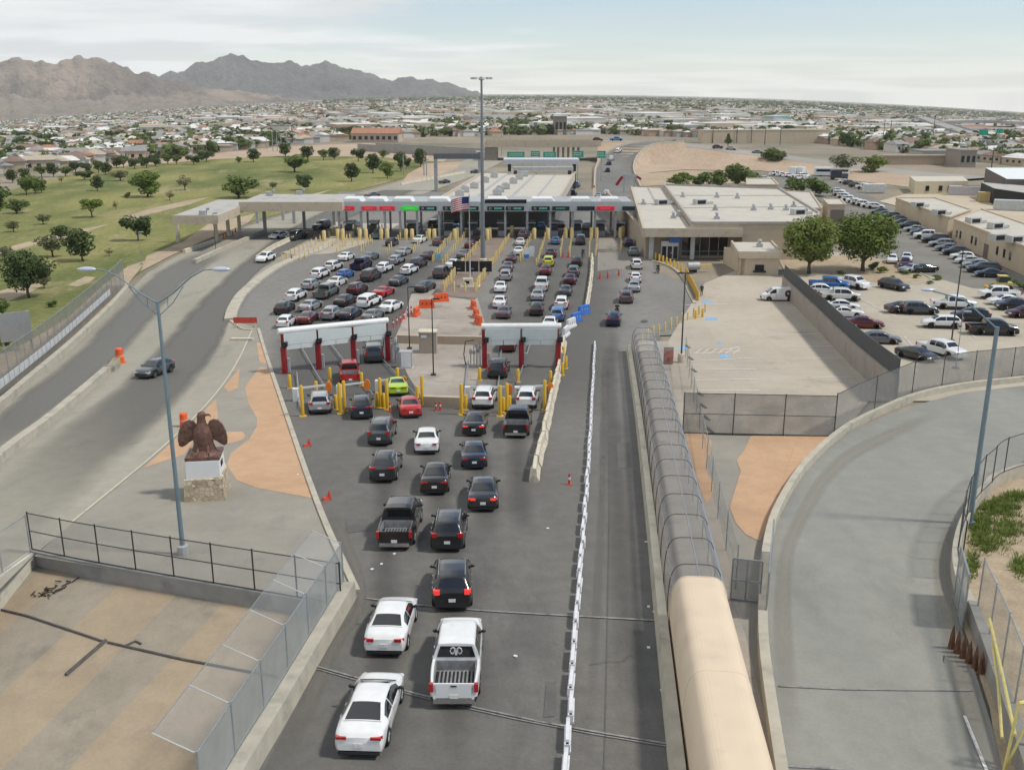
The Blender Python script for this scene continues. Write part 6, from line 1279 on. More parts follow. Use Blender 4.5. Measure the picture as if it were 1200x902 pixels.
# ------------------------------------------------------------------ every vehicle
Q = 'vehicles queueing on the near road'
for a in (
 ('sedan', 'white', 421, 890, 3, 'white sedan with tinted rear glass at the very front, nearest the viewer', 0, 0),
 ('sedan', 'white', 450, 773, 2, 'white sedan beside the kerb, left of the white pickup truck', 0, 0),
 ('pickup', 'white', 532, 831, 0, 'white pickup truck with an empty ribbed bed', 0, 0),
 ('suv', 'black', 530, 719, -3, 'glossy black suv with lit brake lamps ahead of the white pickup truck', 0, 1),
 ('suv', 'black', 524, 649, 0, 'black suv right of the dark pickup truck', 0, 0),
 ('pickup', 'brown', 462, 647, 1, 'dark brown pickup truck with a chrome bumper and lit lamps', 0, 0),
 ('sedan', 'charcoal', 566, 601, -1, 'black sedan with bright lamps, last car of the right hand queue', 0, 1),
 ('sedan', 'brown', 509, 582, -2, 'dark brown sedan with lit lamps in the middle queue', 0, 0),
 ('suv', 'charcoal', 448, 567, 0, 'dark suv with silver roof rails and a glass roof ahead of the brown pickup truck', 0, 0),
 ('suv', 'slate', 444, 524, 0, 'slate grey suv ahead of the dark suv with roof rails', 0, 0),
 ('sedan', 'white', 500, 534, -4, 'white sedan with black rear bumper in the middle queue', 0, 0),
 ('sedan', 'midnight', 556, 551, -3, 'dark blue grey sedan behind the black sedan in the right hand queue', 0, 0),
 ('sedan', 'black', 555, 512, 1, 'black sedan with lit red lamps just behind the white suv', 0, 1),
 ('pickup', 'black', 604, 515, 4, 'black pickup truck with green tinted glass beside the jersey barriers', 0, 0),
 ('suv', 'midnight', 424, 493, -8, 'dark blue suv between two sets of yellow bollards', 0, 0),
 ('sedan', 'red', 482, 491, -10, 'dark red sedan behind the lime green car', 0, 0),
 ('suv', 'silver', 375, 487, -10, 'silver suv waiting in the leftmost scanner lane', 0, 0),
 ('pickup', 'red', 411, 452, -11, 'bright red pickup truck in the second scanner lane', 0, 0),
 ('sport coupe', 'lime', 467, 465, -10, 'lime green sports coupe entering the third scanner lane', 0, 0),
 ('large suv', 'charcoal', 439, 427, -10, 'black suv passing under the wide scanner portal', 1, 0),
 ('suv', 'white', 565, 481, 4, 'white suv with tall red lamps between yellow bollards', 0, 0),
 ('suv', 'white', 616, 481, 5, 'white suv with low red lamps in the rightmost scanner lane', 0, 0),
 ('minivan', 'black', 582, 445, 4, 'boxy black van under the narrow scanner portal', 1, 0),
 ('suv', 'dark red', 594, 414, 4, 'dark red car just past the narrow scanner portal', 1, 0),
):
    c = put_car(a[0], a[1], a[2], a[3], a[4], a[5], Q, lod=a[6], lit=bool(a[7]))
    if 'ribbed bed' in a[5]:
        rw_ = next(k for k in kids(c) if k.name.startswith('rear_window')); q = MB(); y0 = 1.86 - 5.75 / 2 - .05
        for s in (-1, 1): q.tube([(s * (.07 + .15 * sin(t)), y0 + .06 * (z_ - 1.3), z_) for t, z_ in ((.0, 0),)] and [(s * x_, y0 + .06 * (z_ - 1.3), z_) for x_, z_ in ((.04, 1.62), (.12, 1.67), (.21, 1.62), (.24, 1.52), (.2, 1.42), (.13, 1.4), (.11, 1.47))], .03, 5)
        q.add([(-.1, y0 + .02, 1.6), (.1, y0 + .02, 1.6), (.04, y0, 1.34), (-.04, y0, 1.34)], [(0, 1, 2, 3)]); q.build('emblem', mat('pale_decal', (.5, .5, .5), .5, 0, 0), rw_)
        MB().box((0, y0 + .14, 1.8), (.4, .06, .07)).build('high_lamp', REDL, c)
Q = 'vehicles in the left booth lanes'
for a in (
 ('hatchback', 'white', 331, 386, 2, 'white car half hidden by the left end of the wide portal'), ('suv', 'black', 328, 370, 4, 'black suv with orange red lamps at the far left of the plaza'),
 ('suv', 'white', 340, 355, 10, 'white suv ahead of the black suv at the left kerb'), ('hatchback', 'silver', 359, 341, 10, 'silver hatchback second from the near end of the leftmost lane'),
 ('suv', 'white', 369, 328.5, 11, 'white suv, third from the far end of the leftmost lane'), ('suv', 'pearl', 385, 319, 12, 'white suv, second from the far end of the leftmost lane'), ('sedan', 'white', 400, 307, 12, 'white sedan at the far end of the leftmost lane'),
 ('sedan', 'dark red', 355, 382, 4, 'dark red car just beyond the wide portal beam'), ('sedan', 'silver', 356, 367, 12, 'silver sedan ahead of the dark red car'), ('pickup', 'greengrey', 374, 352, 12, 'grey green pickup truck ahead of the silver sedan'),
 ('sedan', 'pearl', 388, 338, 12, 'pale silver sedan ahead of the grey green pickup truck'), ('hatchback', 'blue', 399, 328, 14, 'bright blue hatchback in the left lanes'), ('pickup', 'navy', 416, 318, 14, 'navy blue pickup truck ahead of the bright blue hatchback'), ('sedan', 'greengrey', 428, 307, 14, 'grey green sedan ahead of the navy pickup truck'),
 ('suv', 'silver', 382.5, 377, 10, 'silver grey suv close behind the wide portal'), ('sedan', 'black', 397, 361, 14, 'black sedan in the third left lane'), ('suv', 'maroon', 412, 347.5, 14, 'maroon suv with silver roof in the third left lane'), ('large suv', 'charcoal', 428, 331.5, 14, 'boxy black suv between the blue hatchback and a white suv'),
 ('suv', 'white', 445, 321, 14, 'white suv ahead of the boxy black suv'), ('suv', 'silver', 459.5, 311.5, 14, 'silver suv with lead grey glass in the third left lane'), ('sedan', 'silver', 468, 301, 14, 'silver sedan at the far end of the third left lane'),
 ('sedan', 'midnight', 403, 377, 12, 'dark blue sedan close behind the wide portal'), ('large suv', 'white', 424, 363, 16, 'large white suv with black glass beside the white sedan'), ('sport coupe', 'red', 442, 350, 16, 'bright red coupe in the fourth left lane'), ('sedan', 'slate', 461, 336.5, 15, 'dark slate sedan ahead of the bright red coupe'),
 ('suv', 'white', 474, 323.5, 15, 'white suv ahead of the dark slate sedan'), ('suv', 'midnight', 485, 315.5, 15, 'dark blue suv ahead of a white suv in the fourth left lane'), ('sedan', 'maroon', 497, 306, 15, 'maroon sedan at the bollard island'), ('sedan', 'greengrey', 430, 379, 12, 'grey sedan partly hidden by the portal beam'),
 ('sedan', 'white', 450, 368, 17, 'white sedan nearest the red delineators'), ('sedan', 'black', 491.5, 344, 17, 'black sedan near the orange water barriers'), ('large suv', 'charcoal', 513, 328, 12, 'black suv near the flagpole bollard island'), ('sedan', 'white', 527, 316, 12, 'small white sedan left of the message board'),
 ('sedan', 'grey', 540, 304, 12, 'dark grey sedan between the bollard rows'), ('sedan', 'dark red', 549, 292, 12, 'dark red car behind the flagpole'), ('pickup', 'charcoal', 557, 283, 8, 'dark pickup truck beside the tall mast'), ('suv', 'mauve', 511, 289, 12, 'mauve grey suv near the thick yellow guard posts'),
 ('sedan', 'white', 488, 286, 12, 'white sedan near the thick yellow guard posts'), ('hatchback', 'navy', 456, 289.5, 10, 'dark blue small car among the left bollards'), ('pickup', 'teal', 440, 281, 10, 'teal pickup truck among the left bollards'), ('sedan', 'silver', 485, 269, 8, 'silver sedan stopped at a left booth'),
 ('large suv', 'black', 506, 268, 8, 'black suv stopped at a left booth'), ('sedan', 'sky', 533, 268, 8, 'pale blue sedan stopped at a middle booth'), ('sedan', 'charcoal', 412, 268, 8, 'dark car in the shade of the leftmost booths')): put_car(*a, group=Q, lod=1)
Q = 'vehicles in the centre booth lanes'
for a in (
 ('sedan', 'white', 585.5, 344.5, 3, 'white sedan, farther of two beside the orange water barriers'), ('sedan', 'white', 584.5, 362.5, 3, 'white sedan, nearer of two beside the orange water barriers'), ('sedan', 'mauve', 589, 375, 3, 'dark mauve sedan just beyond the narrow portal'), ('suv', 'silver', 591.5, 330.5, 4, 'silver suv ahead of two white sedans'),
 ('sedan', 'grey', 594, 319, 4, 'grey sedan ahead of the silver suv beside the median'), ('sedan', 'maroon', 598, 309.5, 4, 'dark maroon sedan beside the brown median bollards'), ('sedan', 'white', 607, 300, 4, 'white sedan, nearer of a close pair by the median tip'), ('sedan', 'pearl', 609, 289, 4, 'white sedan, farther of a close pair by the median tip'), ('suv', 'mauve', 612, 281, 4, 'dark car in front of the close white pair'),
 ('pickup', 'white', 633.5, 343, 5, 'white pickup truck with black rear glass in the centre lane'), ('sedan', 'dark red', 638.5, 324, 5, 'red sedan ahead of the white pickup truck'), ('sedan', 'silver', 629, 354, 5, 'silver sedan between the white pickup truck and a dark suv'), ('suv', 'charcoal', 628, 371.5, 4, 'dark suv with bright red lamps in the centre lane'), ('suv', 'yellow', 642, 313.5, 5, 'yellow taxi like suv in the centre lane'), ('suv', 'mauve', 645, 303, 5, 'mauve suv ahead of the yellow one'),
 ('suv', 'white', 657, 364.5, 6, 'white suv ahead of the light blue one'), ('suv', 'sky', 652, 378.5, 6, 'light blue suv beside the blue water barriers'), ('sedan', 'white', 643, 389, 6, 'white car mostly hidden by the narrow portal beam'), ('sedan', 'slate', 661.5, 348.5, 7, 'dark slate sedan ahead of a white suv'), ('sedan', 'maroon', 667, 335, 7, 'maroon sedan ahead of the dark slate one'), ('suv', 'grey', 671, 326, 7, 'grey suv ahead of the maroon sedan in the right centre lane'), ('suv', 'black', 675, 313.5, 7, 'black and silver suv at the head of the right centre queue'),
 ('hatchback', 'sky', 650.5, 287.5, 5, 'blue hatchback alone before the centre booths'), ('large suv', 'charcoal', 680, 288, 5, 'dark boxy suv alone before the right booths'), ('sedan', 'sky', 634, 269.5, 3, 'pale sedan stopped at a centre booth'), ('sedan', 'black', 657.5, 268, 3, 'black sedan stopped at a centre booth'), ('suv', 'white', 687, 270, 4, 'white suv stopped at a right booth')): put_car(*a, group=Q, lod=1)
Q = 'vehicles in the rightmost booth lane'
for a in (
 ('suv', 'navy', 718, 384, 8, 'dark blue suv at the tail of the rightmost lane'), ('suv', 'mauve', 733, 357, 9, 'mauve grey suv with red lamps, second from the tail of the rightmost lane'), ('sedan', 'silver', 742.5, 343.5, 8, 'silver sedan ahead of the mauve suv'), ('hatchback', 'white', 745, 332, 4, 'small pale hatchback in the rightmost lane'), ('suv', 'pearl', 746.5, 317, 3, 'white suv with black rear glass in the rightmost lane'),
 ('sedan', 'greengrey', 743, 301, 3, 'grey sedan in the shade of the main building'), ('hatchback', 'navy', 737, 290, 3, 'dark blue small car in the shade of the main building'), ('pickup', 'silver', 738, 271, 3, 'silver pickup truck at the rightmost booth')): put_car(*a, group=Q, lod=1)
Q = 'vehicles on the left exit road'
put_car('suv', 'slate', 166, 445, 180 + 14, 'grey suv driving alone down the left road', Q, front=True, lod=0)
for a in (('suv', 'white', 304, 309, 194, 'white suv driving out between the exit barriers'), ('sedan', 'white', 318, 281, 205, 'white sedan coming out under the exit canopy'), ('pickup', 'charcoal', 339, 283, 200, 'dark truck coming out beside the jersey barriers'), ('large suv', 'black', 370, 270, 200, 'black suv in the shade of the exit canopy')): put_car(a[0], a[1], a[2], a[3], a[4], a[5], Q, front=True, lod=1)
for a in (('sedan', 'charcoal', 521, 215, 30, 'dark sedan on the far exit road'), ('sedan', 'midnight', 557, 203, 30, 'dark blue car on the far exit road near the gantry'), ('suv', 'black', 556, 219, 30, 'black car on the far exit road behind the inspection hall'), ('sedan', 'grey', 437, 231, 40, 'grey car just behind the canopy roof')): put_car(*a, group=Q, lod=2, mid=True)
Q = 'vehicles parked in the staff lot'
for a in (
 ('suv', 'charcoal', 1047, 339, 150, 'dark suv alone at the edge of the planting island'), ('sedan', 'brown', 1058, 366, 80, 'dark brown sedan half hidden behind the dark suv'), ('suv', 'slate', 1077, 368, 96, 'dark grey suv seen side on in the staff lot'), ('suv', 'white', 1102, 384, 278, 'white suv seen side on in the middle of the staff lot'),
 ('pickup', 'white', 1117, 362, 98, 'white pickup truck seen side on beside the dark lamp post'), ('suv', 'black', 1136, 376, 280, 'black suv between two pickup trucks of the staff lot'), ('pickup', 'black', 1162, 392, 98, 'black pickup truck nearest the right end of the screen fence'), ('sedan', 'charcoal', 1074, 421, 155, 'dark sedan behind the screen fence, left of a white pickup truck'), ('pickup', 'white', 1103, 417, 160, 'white pickup truck behind the screen fence, right of a dark sedan'),
 ('pickup', 'white', 1170, 350, 275, 'white pickup truck, first in the right hand row'), ('sedan', 'white', 1178, 357, 275, 'white car, second in the right hand row'), ('suv', 'black', 1186, 363, 275, 'black suv, third in the right hand row'), ('suv', 'maroon', 1200, 372, 275, 'maroon suv, cut by the frame edge'),
 ('suv', 'maroon', 1060, 313, 200, 'maroon suv behind the planting island'), ('hatchback', 'white', 1045, 308, 200, 'small white car behind the planting island'), ('sedan', 'white', 1062, 306, 200, 'white car behind the maroon suv'), ('sport coupe', 'silver', 1067, 319, 240, 'silver sports car at the tip of the planting island'), ('sport coupe', 'black', 1081, 319, 260, 'black sports car at the tip of the planting island'),
 ('pickup', 'blue', 971, 339, 105, 'bright blue pickup truck beside the block wall'), ('pickup', 'white', 998.5, 337, 150, 'white pickup truck facing the viewer near the two big trees'), ('suv', 'white', 964, 345, 100, 'white suv behind the bright blue pickup truck, close to the wall'), ('pickup', 'pearl', 984, 352, 100, 'white pickup truck in the row along the block wall'), ('sedan', 'white', 986, 363, 100, 'white sedan in the row along the block wall'), ('sport coupe', 'white', 990, 371, 100, 'low white coupe in the row along the block wall'), ('sedan', 'dark red', 1012, 384, 98, 'dark red sedan in the row along the block wall'), ('sedan', 'grey', 1030, 402, 100, 'grey coupe, nearest in the row along the block wall')): put_car(*a, group=Q, lod=1, mid=True)
Q = 'vehicles parked along the tan office building'
for i, (c, k) in enumerate((('black', 'suv'), ('grey', 'sedan'), ('black', 'suv'), ('slate', 'suv'), ('slate', 'sedan'), ('charcoal', 'suv'), ('silver', 'sedan'), ('charcoal', 'suv'), ('white', 'pickup'), ('charcoal', 'large suv'), ('silver', 'suv'), ('greengrey', 'sedan'), ('charcoal', 'suv'), ('white', 'hatchback'), ('pearl', 'sedan'), ('silver', 'suv'), ('charcoal', 'large suv'), ('midnight', 'sedan'))):
    t = i / 17; ords = ['first', 'second', 'third', 'fourth', 'fifth', 'sixth', 'seventh', 'eighth', 'ninth', 'tenth', 'eleventh', 'twelfth', 'thirteenth', 'fourteenth', 'fifteenth', 'sixteenth', 'seventeenth', 'last']
    cn_ = {'slate': 'dark grey', 'charcoal': 'black', 'greengrey': 'green grey', 'pearl': 'white', 'midnight': 'dark blue'}.get(c, c); kn = {'sedan': 'car', 'hatchback': 'car', 'large suv': 'suv', 'pickup': 'pickup truck'}.get(k, k)
    put_car(k, c, 1030 + 130 * t ** 1.08, 252 + 73 * t ** 1.25, 285, f'{cn_} {kn}, {ords[i]} from the far end of the row along the office building', Q, lod=1 if i > 6 else 2, mid=True)
Q = 'white vehicles parked in the far lot'
FARW = [(896, 211, 'sedan', 95), (909, 206, 'pickup', 60), (916, 207, 'suv', 60), (923, 208, 'suv', 60), (934, 211, 'suv', 60), (941, 208, 'minivan', 60), (948, 211, 'suv', 60), (981, 226, 'sedan', 110), (985, 230, 'suv', 110), (990, 233, 'suv', 110), (996, 236, 'suv', 110), (1002, 238, 'sedan', 110), (1007, 240.5, 'suv', 110), (1013, 242, 'suv', 110), (1019, 243.5, 'sedan', 110), (1026, 245, 'suv', 110), (990, 215, 'sedan', 110), (996, 217, 'suv', 110), (1003, 220, 'suv', 110), (1013, 222, 'pickup', 110)]
for i, (a, b, k, d_) in enumerate(FARW):
    put_car(k, 'white' if i not in (18, 17) else 'charcoal', a, b, d_, ('white ' if i not in (17, 18) else 'dark ') + {'sedan': 'car', 'minivan': 'van', 'pickup': 'pickup truck'}.get(k, k) + [' standing alone behind the main building', ' in the cluster behind the main building trees', ' in the slanting row behind the tan wing', ' in the back row beside the white storage box'][0 if i == 0 else 1 if i < 7 else 2 if i < 16 else 3], Q, lod=2, mid=True)
def box_truck(px, py, deg, label, L_=8.5, c='white', bus=False):
    t = thing('bus' if bus else 'box_truck', label, 'bus' if bus else 'truck', G(px, py), -radians(deg)); q = MB()
    if bus: q.box((0, 0, 1.75), (2.5, L_, 2.5)); q.build('body', paint(c), t); MB().box((0, 0, 2.15), (2.54, L_ * .9, .8)).build('window', GLASS, t)
    else: q.box((0, -.9, 2.0), (2.4, L_ - 2.4, 2.6)); q.build('cargo_box', paint(c), t); MB().box((0, L_ / 2 - 1.0, 1.3), (2.2, 2.0, 1.7), taper=.9).build('cab', paint(c), t); MB().box((0, L_ / 2 - .75, 1.75), (2.1, 1.7, .6), taper=.9).build('window', GLASS, t)
    for y in (-L_ * .3, L_ * .33):
        for s in (-1, 1): MB().lathe([(.01, -.14), (.48, -.14), (.48, .14), (.01, .14)], (s * 1.1, y, .48), 12, 'x').build('wheel', TYRE, t)
box_truck(930, 207, 30, 'white box truck, left of two behind the main building trees', 6.5); box_truck(938.5, 207, 30, 'white box truck, right of two behind the main building trees', 6.5)
box_truck(974, 207, 98, 'white bus with a dark window band in the far lot', 12, bus=True); box_truck(982, 211, 98, 'dark blue trailer in front of the white bus', 6, 'midnight'); box_truck(966, 206, 98, 'white long van next to the bus', 7, bus=True)
v = put_car('cargo van', 'white', 911, 352, 272, 'white cargo van with a dark printed rear in the visitor lot', None, lod=0, mid=True)
q = MB(); L_ = SPEC['cargo van']['L']
for s in (-1, 1): q.lathe([(.001, .0), (.5, .0), (.5, .012), (.001, .012)], (s * .925 - (.012 if s < 0 else 0), -L_ / 2 + 1.15, 1.12), 18, 'x'); q.box((s * .93, -L_ / 2 + .4, 1.0), (.02, .55, 1.0)); q.lathe([(.001, 0), (.2, 0), (.2, .006), (.001, .006)], (s * .94 - (.006 if s < 0 else 0), -L_ / 2 + 1.2, 1.15), 12, 'x', 1)
q.build('printed_graphic', [mat('dark_maroon_print', (.045, .02, .02), .5, 0, .3, 6), mat('pale_print', (.4, .3, .28), .5, 0, .3, 6)], v)
Q = 'vehicles on the far highway'
for i, (a, c, k, s, lb) in enumerate(((.0, 'maroon', 'suv', -3, 'dark red suv on the overpass road at its right end'), (.06, 'sky', 'pickup', 3, 'blue truck on the highway right of the overpass'), (.33, 'maroon', 'suv', -3, 'dark red suv on the highway above the embankment'), (.45, 'greengrey', 'sedan', 3, 'grey car low on the curving highway'), (.2, 'charcoal', 'sedan', 3, 'dark car near the conical tree on the highway'), (.38, 'silver', 'suv', 3, 'silver suv on the curving highway'))):
    p = HWY[int(a * 40)]; z = HWZ[int(a * 40)] * 1.02 + gz(p.x, p.y); o = put_car(k, c, 700, 250, 92, lb, Q, lod=2); o.location = (p.x, p.y + s, z + .03); o.rotation_euler = (0, 0, -radians(92 + 6 * i * .5))
for a, b, c, k, lb in ((718, 176, 'black', 'suv', 'black suv, first of three on the curving road by the signs'), (725, 175, 'white', 'suv', 'white suv, second of three on the curving road by the signs'), (731, 173, 'white', 'suv', 'white suv, third of three on the curving road by the signs'), (718, 186, 'charcoal', 'suv', 'dark car lower on the curving road by the signs'), (701, 232, 'silver', 'sedan', 'silver car behind the right booths'), (711, 229, 'white', 'suv', 'white suv behind the right booths'), (676, 219, 'sky', 'minivan', 'pale blue van beside the inspection hall'), (672, 229, 'black', 'suv', 'black suv beside the inspection hall')):
    o = put_car(k, c, a, b, 40 if b < 190 else 10, lb, Q, lod=2, mid=True)
    if 'curving road' in lb:
        i = {718: 13, 725: 10, 731: 7}[a] if b < 180 else 19; p, q_ = RP[i], RP[i + 1]; u = q_ - p; r_ = Vector((u.y, -u.x, 0)).normalized(); o.location = p + r_ * 2.5 + Vector((0, 0, .1)); o.rotation_euler = (math.asin(max(-.3, min(.3, -u.z / u.length))), 0, atan2(u.x, -u.y))
# small yellow loader in the staff lot
t = thing('loader', 'small yellow loader with a dark cab in the right hand row', 'machine', G(1171, 341), radians(80))
MB().box((0, -.4, .95), (1.5, 2.6, .8), taper=.92).build('body', mat('pale_yellow_paint', (.5, .42, .14), .5), t); MB().box((0, -.2, 1.8), (1.3, 1.2, .9)).build('cab', M_DARKG, t); MB().box((0, -.2, 2.3), (1.45, 1.35, .1)).build('roof', mat('pale_yellow_paint', (.5, .42, .14)), t)
q = MB(); q.box((0, 1.7, .4), (1.8, .5, .6)); q.bar((-.6, .6, 1.2), (-.6, 1.6, .5), .15); q.bar((.6, .6, 1.2), (.6, 1.6, .5), .15); q.build('bucket', M_YEL, t)
for s in (-1, 1):
    for y in (-1.1, .7): MB().lathe([(.01, -.17), (.5, -.17), (.5, .17), (.01, .17)], (s * .85, y, .5), 12, 'x').build('wheel', TYRE, t)
# people: skinned figures
def person(px, py, label, pose='stand', top=(.02, .03, .025), legs=(.02, .022, .03), rz=0.0, dz=0.0):
    t = thing('person', label, 'person', G(px, py) + Vector((0, 0, dz)), rz)
    J = {'pel': (0, 0, .95), 'chest': (0, .0, 1.3), 'neck': (0, .02, 1.5), 'head': (0, .03, 1.62), 'top': (0, .02, 1.74)}
    if pose == 'ride': J = {k: (v[0], v[1] + (v[2] - .95) * .35, v[2] - .15) for k, v in J.items()}
    vs = [J['pel'], J['chest'], J['neck'], J['head'], J['top']]; rad = [.15, .17, .06, .1, .07]; es = [(0, 1), (1, 2), (2, 3), (3, 4)]
    for s in (-1, 1):
        i = len(vs); c = J['chest']
        if pose == 'ride': vs += [(s * .2, c[1], c[2] + .1), (s * .3, c[1] + .2, c[2] - .15), (s * .3, c[1] + .45, c[2] - .2), (s * .12, .05, .78), (s * .25, .45, .72), (s * .24, .3, .3), (s * .24, .45, .24)]
        else: vs += [(s * .2, 0, 1.42), (s * .26, -.02, 1.14), (s * .25, .1, .9), (s * .1, 0, .9), (s * .12, .02 + .1 * s, .5), (s * .13, -.02 + .16 * s, .08), (s * .14, .14 + .16 * s, .05)]
        rad += [.07, .05, .035, .1, .07, .05, .045]; es += [(1, i), (i, i + 1), (i + 1, i + 2), (0, i + 3), (i + 3, i + 4), (i + 4, i + 5), (i + 5, i + 6)]
    me = bpy.data.meshes.new('body'); me.from_pydata(vs, es, []); o = link(bpy.data.objects.new('body', me)); md = o.modifiers.new('skin', 'SKIN')
    for k, r in enumerate(rad): me.skin_vertices[0].data[k].radius = (r, r)
    me.skin_vertices[0].data[0].use_root = True; sb = o.modifiers.new('sub', 'SUBSURF'); sb.levels = sb.render_levels = 1
    dg = bpy.context.evaluated_depsgraph_get(); m2 = bpy.data.meshes.new_from_object(o.evaluated_get(dg)); bpy.data.objects.remove(o)
    m2.materials.clear()
    for m in (mat('skin_tone', (.3, .18, .12), .6), mat('dark_shirt_%d' % int(top[0] * 999), top, .9), mat('dark_trousers_%d' % int(legs[0] * 999), legs, .9), mat('dark_hair', (.02, .015, .012), .8)): m2.materials.append(m)
    zc = 0 if pose != 'ride' else -.15
    for p in m2.polygons:
        z = p.center.z; p.material_index = 3 if z > 1.66 + zc else 0 if z > 1.47 + zc else 1 if z > .93 + zc else 2; p.use_smooth = True
    b = link(bpy.data.objects.new('body', m2)); b.parent = t; return t
def motorbike(px, py, label, rz=0.0):
    t = thing('motorcycle', label, 'motorcycle', G(px, py), rz)
    for y in (-.65, .7): MB().lathe([(.22, -.06), (.32, -.06), (.32, .06), (.22, .06), (.22, -.06)], (0, y, .32), 14, 'x').build('wheel', TYRE, t)
    MB().tube([(0, -.6, .4), (0, -.2, .55), (0, .35, .6), (0, .55, .85)], .1, 8).build('frame', M_BLACK, t); MB().ball((0, .2, .75), (.16, .32, .15)).build('fuel_tank', mat('bike_tank', (.05, .05, .06), .3), t); MB().box((0, -.35, .76), (.26, .7, .1)).build('seat', M_BLACK, t); MB().bar((-.35, .5, 1.0), (.35, .5, 1.0), .04).build('handlebar', M_DARKST, t)
for a, b, l, l2 in ((683, 301, 'motorcycle filtering towards the right centre booths', 'person in dark clothes riding towards the booths'), (723, 369, 'motorcycle just ahead of the dark blue suv', 'person in dark clothes riding ahead of the dark blue suv'), (771, 320, 'motorcycle parked near the entrance bollards', 'person in dark clothes on the motorcycle near the entrance')):
    motorbike(a, b, l, -.1); person(a, b, l2, 'ride', rz=-.1)
person(822, 347, 'person in dark clothes walking beside the yellow panel fence', top=(.02, .035, .025))
person(786, 307, 'person in dark clothes standing at the glass entrance', top=(.03, .03, .05), rz=2)
for k, o in PROTO.items():
    for c in list(o.children_recursive): bpy.data.objects.remove(c)
    bpy.data.objects.remove(o)
# ------------------------------------------------------------------ trees and plants
def leaf_mat(name, c, c2):
    m = bpy.data.materials.new(name); m.use_nodes = True; nt = m.node_tree; b = nt.nodes['Principled BSDF']; b.inputs['Roughness'].default_value = .75; b.inputs['Specular IOR Level'].default_value = .15
    tc = nt.nodes.new('ShaderNodeTexCoord'); n = nt.nodes.new('ShaderNodeTexNoise'); n.inputs['Scale'].default_value = .9; n.inputs['Detail'].default_value = 6; nt.links.new(tc.outputs['Object'], n.inputs['Vector'])
    oi = nt.nodes.new('ShaderNodeObjectInfo'); ad = nt.nodes.new('ShaderNodeMath'); ad.operation = 'MULTIPLY_ADD'; ad.inputs[1].default_value = .3; nt.links.new(oi.outputs['Random'], ad.inputs[0]); nt.links.new(n.outputs['Fac'], ad.inputs[2])
    r = nt.nodes.new('ShaderNodeMapRange'); r.inputs[1].default_value = .4; r.inputs[2].default_value = .9; nt.links.new(ad.outputs[0], r.inputs[0])
    x = nt.nodes.new('ShaderNodeMix'); x.data_type = 'RGBA'; x.inputs['A'].default_value = (*c, 1); x.inputs['B'].default_value = (*c2, 1); nt.links.new(r.outputs[0], x.inputs['Factor']); nt.links.new(x.outputs['Result'], b.inputs['Base Color'])
    tr = nt.nodes.new('ShaderNodeBsdfTranslucent'); nt.links.new(x.outputs['Result'], tr.inputs['Color']); ms = nt.nodes.new('ShaderNodeMixShader'); ms.inputs[0].default_value = .2
    nt.links.new(b.outputs[0], ms.inputs[1]); nt.links.new(tr.outputs[0], ms.inputs[2]); nt.links.new(ms.outputs[0], nt.nodes['Material Output'].inputs['Surface']); return m
LM = {'dark': leaf_mat('dark_leaves', (.058, .086, .032), (.1, .135, .05)), 'mid': leaf_mat('green_leaves', (.1, .145, .042), (.155, .2, .06)), 'big': leaf_mat('yellow_green_leaves', (.115, .16, .035), (.19, .23, .06)), 'bright': leaf_mat('bright_leaves', (.115, .165, .035), (.18, .225, .055)), 'pale': leaf_mat('dusty_leaves', (.11, .125, .06), (.15, .155, .085)), 'brown': leaf_mat('brownish_leaves', (.13, .11, .065), (.16, .14, .08))}
M_BARK = mat('bark', (.12, .09, .065), .95, 0, .25, 6)
TP = {}
def tree_proto(key, col, seed, nl=900, ls=.055, lobes=11, flat=.8, crown=(.1, 1.0), dens=1.0, conic=False, limb=True):
    """unit tree, 1 high, crown about 1 wide; crown = leaf faces spread through lobes"""
    r = random.Random(seed); z0, z1 = crown; mb = MB(); L = []
    zc, zh = (z0 + z1) / 2, (z1 - z0) / 2
    for i in range(lobes):
        a = r.uniform(0, 2 * pi); q = r.uniform(0, 1) ** .6; zz = r.uniform(-.85, .8)
        w = .34 * sqrt(max(.1, 1 - zz * zz)) * q
        if conic: w = .3 * (1 - (zz + 1) / 2.1) * q
        L.append((w * cos(a), w * sin(a), zc + zz * zh * .72, r.uniform(.15, .23) * (1 if not conic else max(.35, 1 - (zz + 1) / 2.2))))
    for i in range(nl):
        x, y, z, R = L[i % lobes]
        d = Vector((r.gauss(0, 1), r.gauss(0, 1), r.gauss(0, 1))).normalized(); k = R * (1 - .35 * r.random() ** 2) * r.uniform(.85, 1.15)
        p = Vector((x + d.x * k, y + d.y * k, z + d.z * k * flat))
        n = (d + Vector((r.gauss(0, .5), r.gauss(0, .5), r.gauss(0, .5) + .3))).normalized(); t = n.orthogonal().normalized(); t.rotate(__import__('mathutils').Quaternion(n, r.uniform(0, 6.28))); b = n.cross(t); s = ls * r.uniform(.6, 1.35)
        mb.add([p - t * s, p + b * s * .55, p + t * s, p - b * s * .55], [(0, 1, 2, 3)])
    c = mb.build('crown', LM[col])
    z0 = max(z0, .22); tk = MB(); h = z0 + .15; tk.tube([(0, 0, -.02), (.01, 0, z0 * .5), (.0, .01, h)], .032, 8, r1=.018)
    if limb:
        for i in range(5): a = i * 1.26 + r.random(); tk.tube([(0, 0, z0 * .8), (.12 * cos(a), .12 * sin(a), z0 + .1), (.24 * cos(a), .24 * sin(a), zc + .05)], .014, 5, r1=.004)
    tr = tk.build('trunk', M_BARK, smooth=True)
    TP[key] = (c.data, tr.data); bpy.data.objects.remove(c); bpy.data.objects.remove(tr)
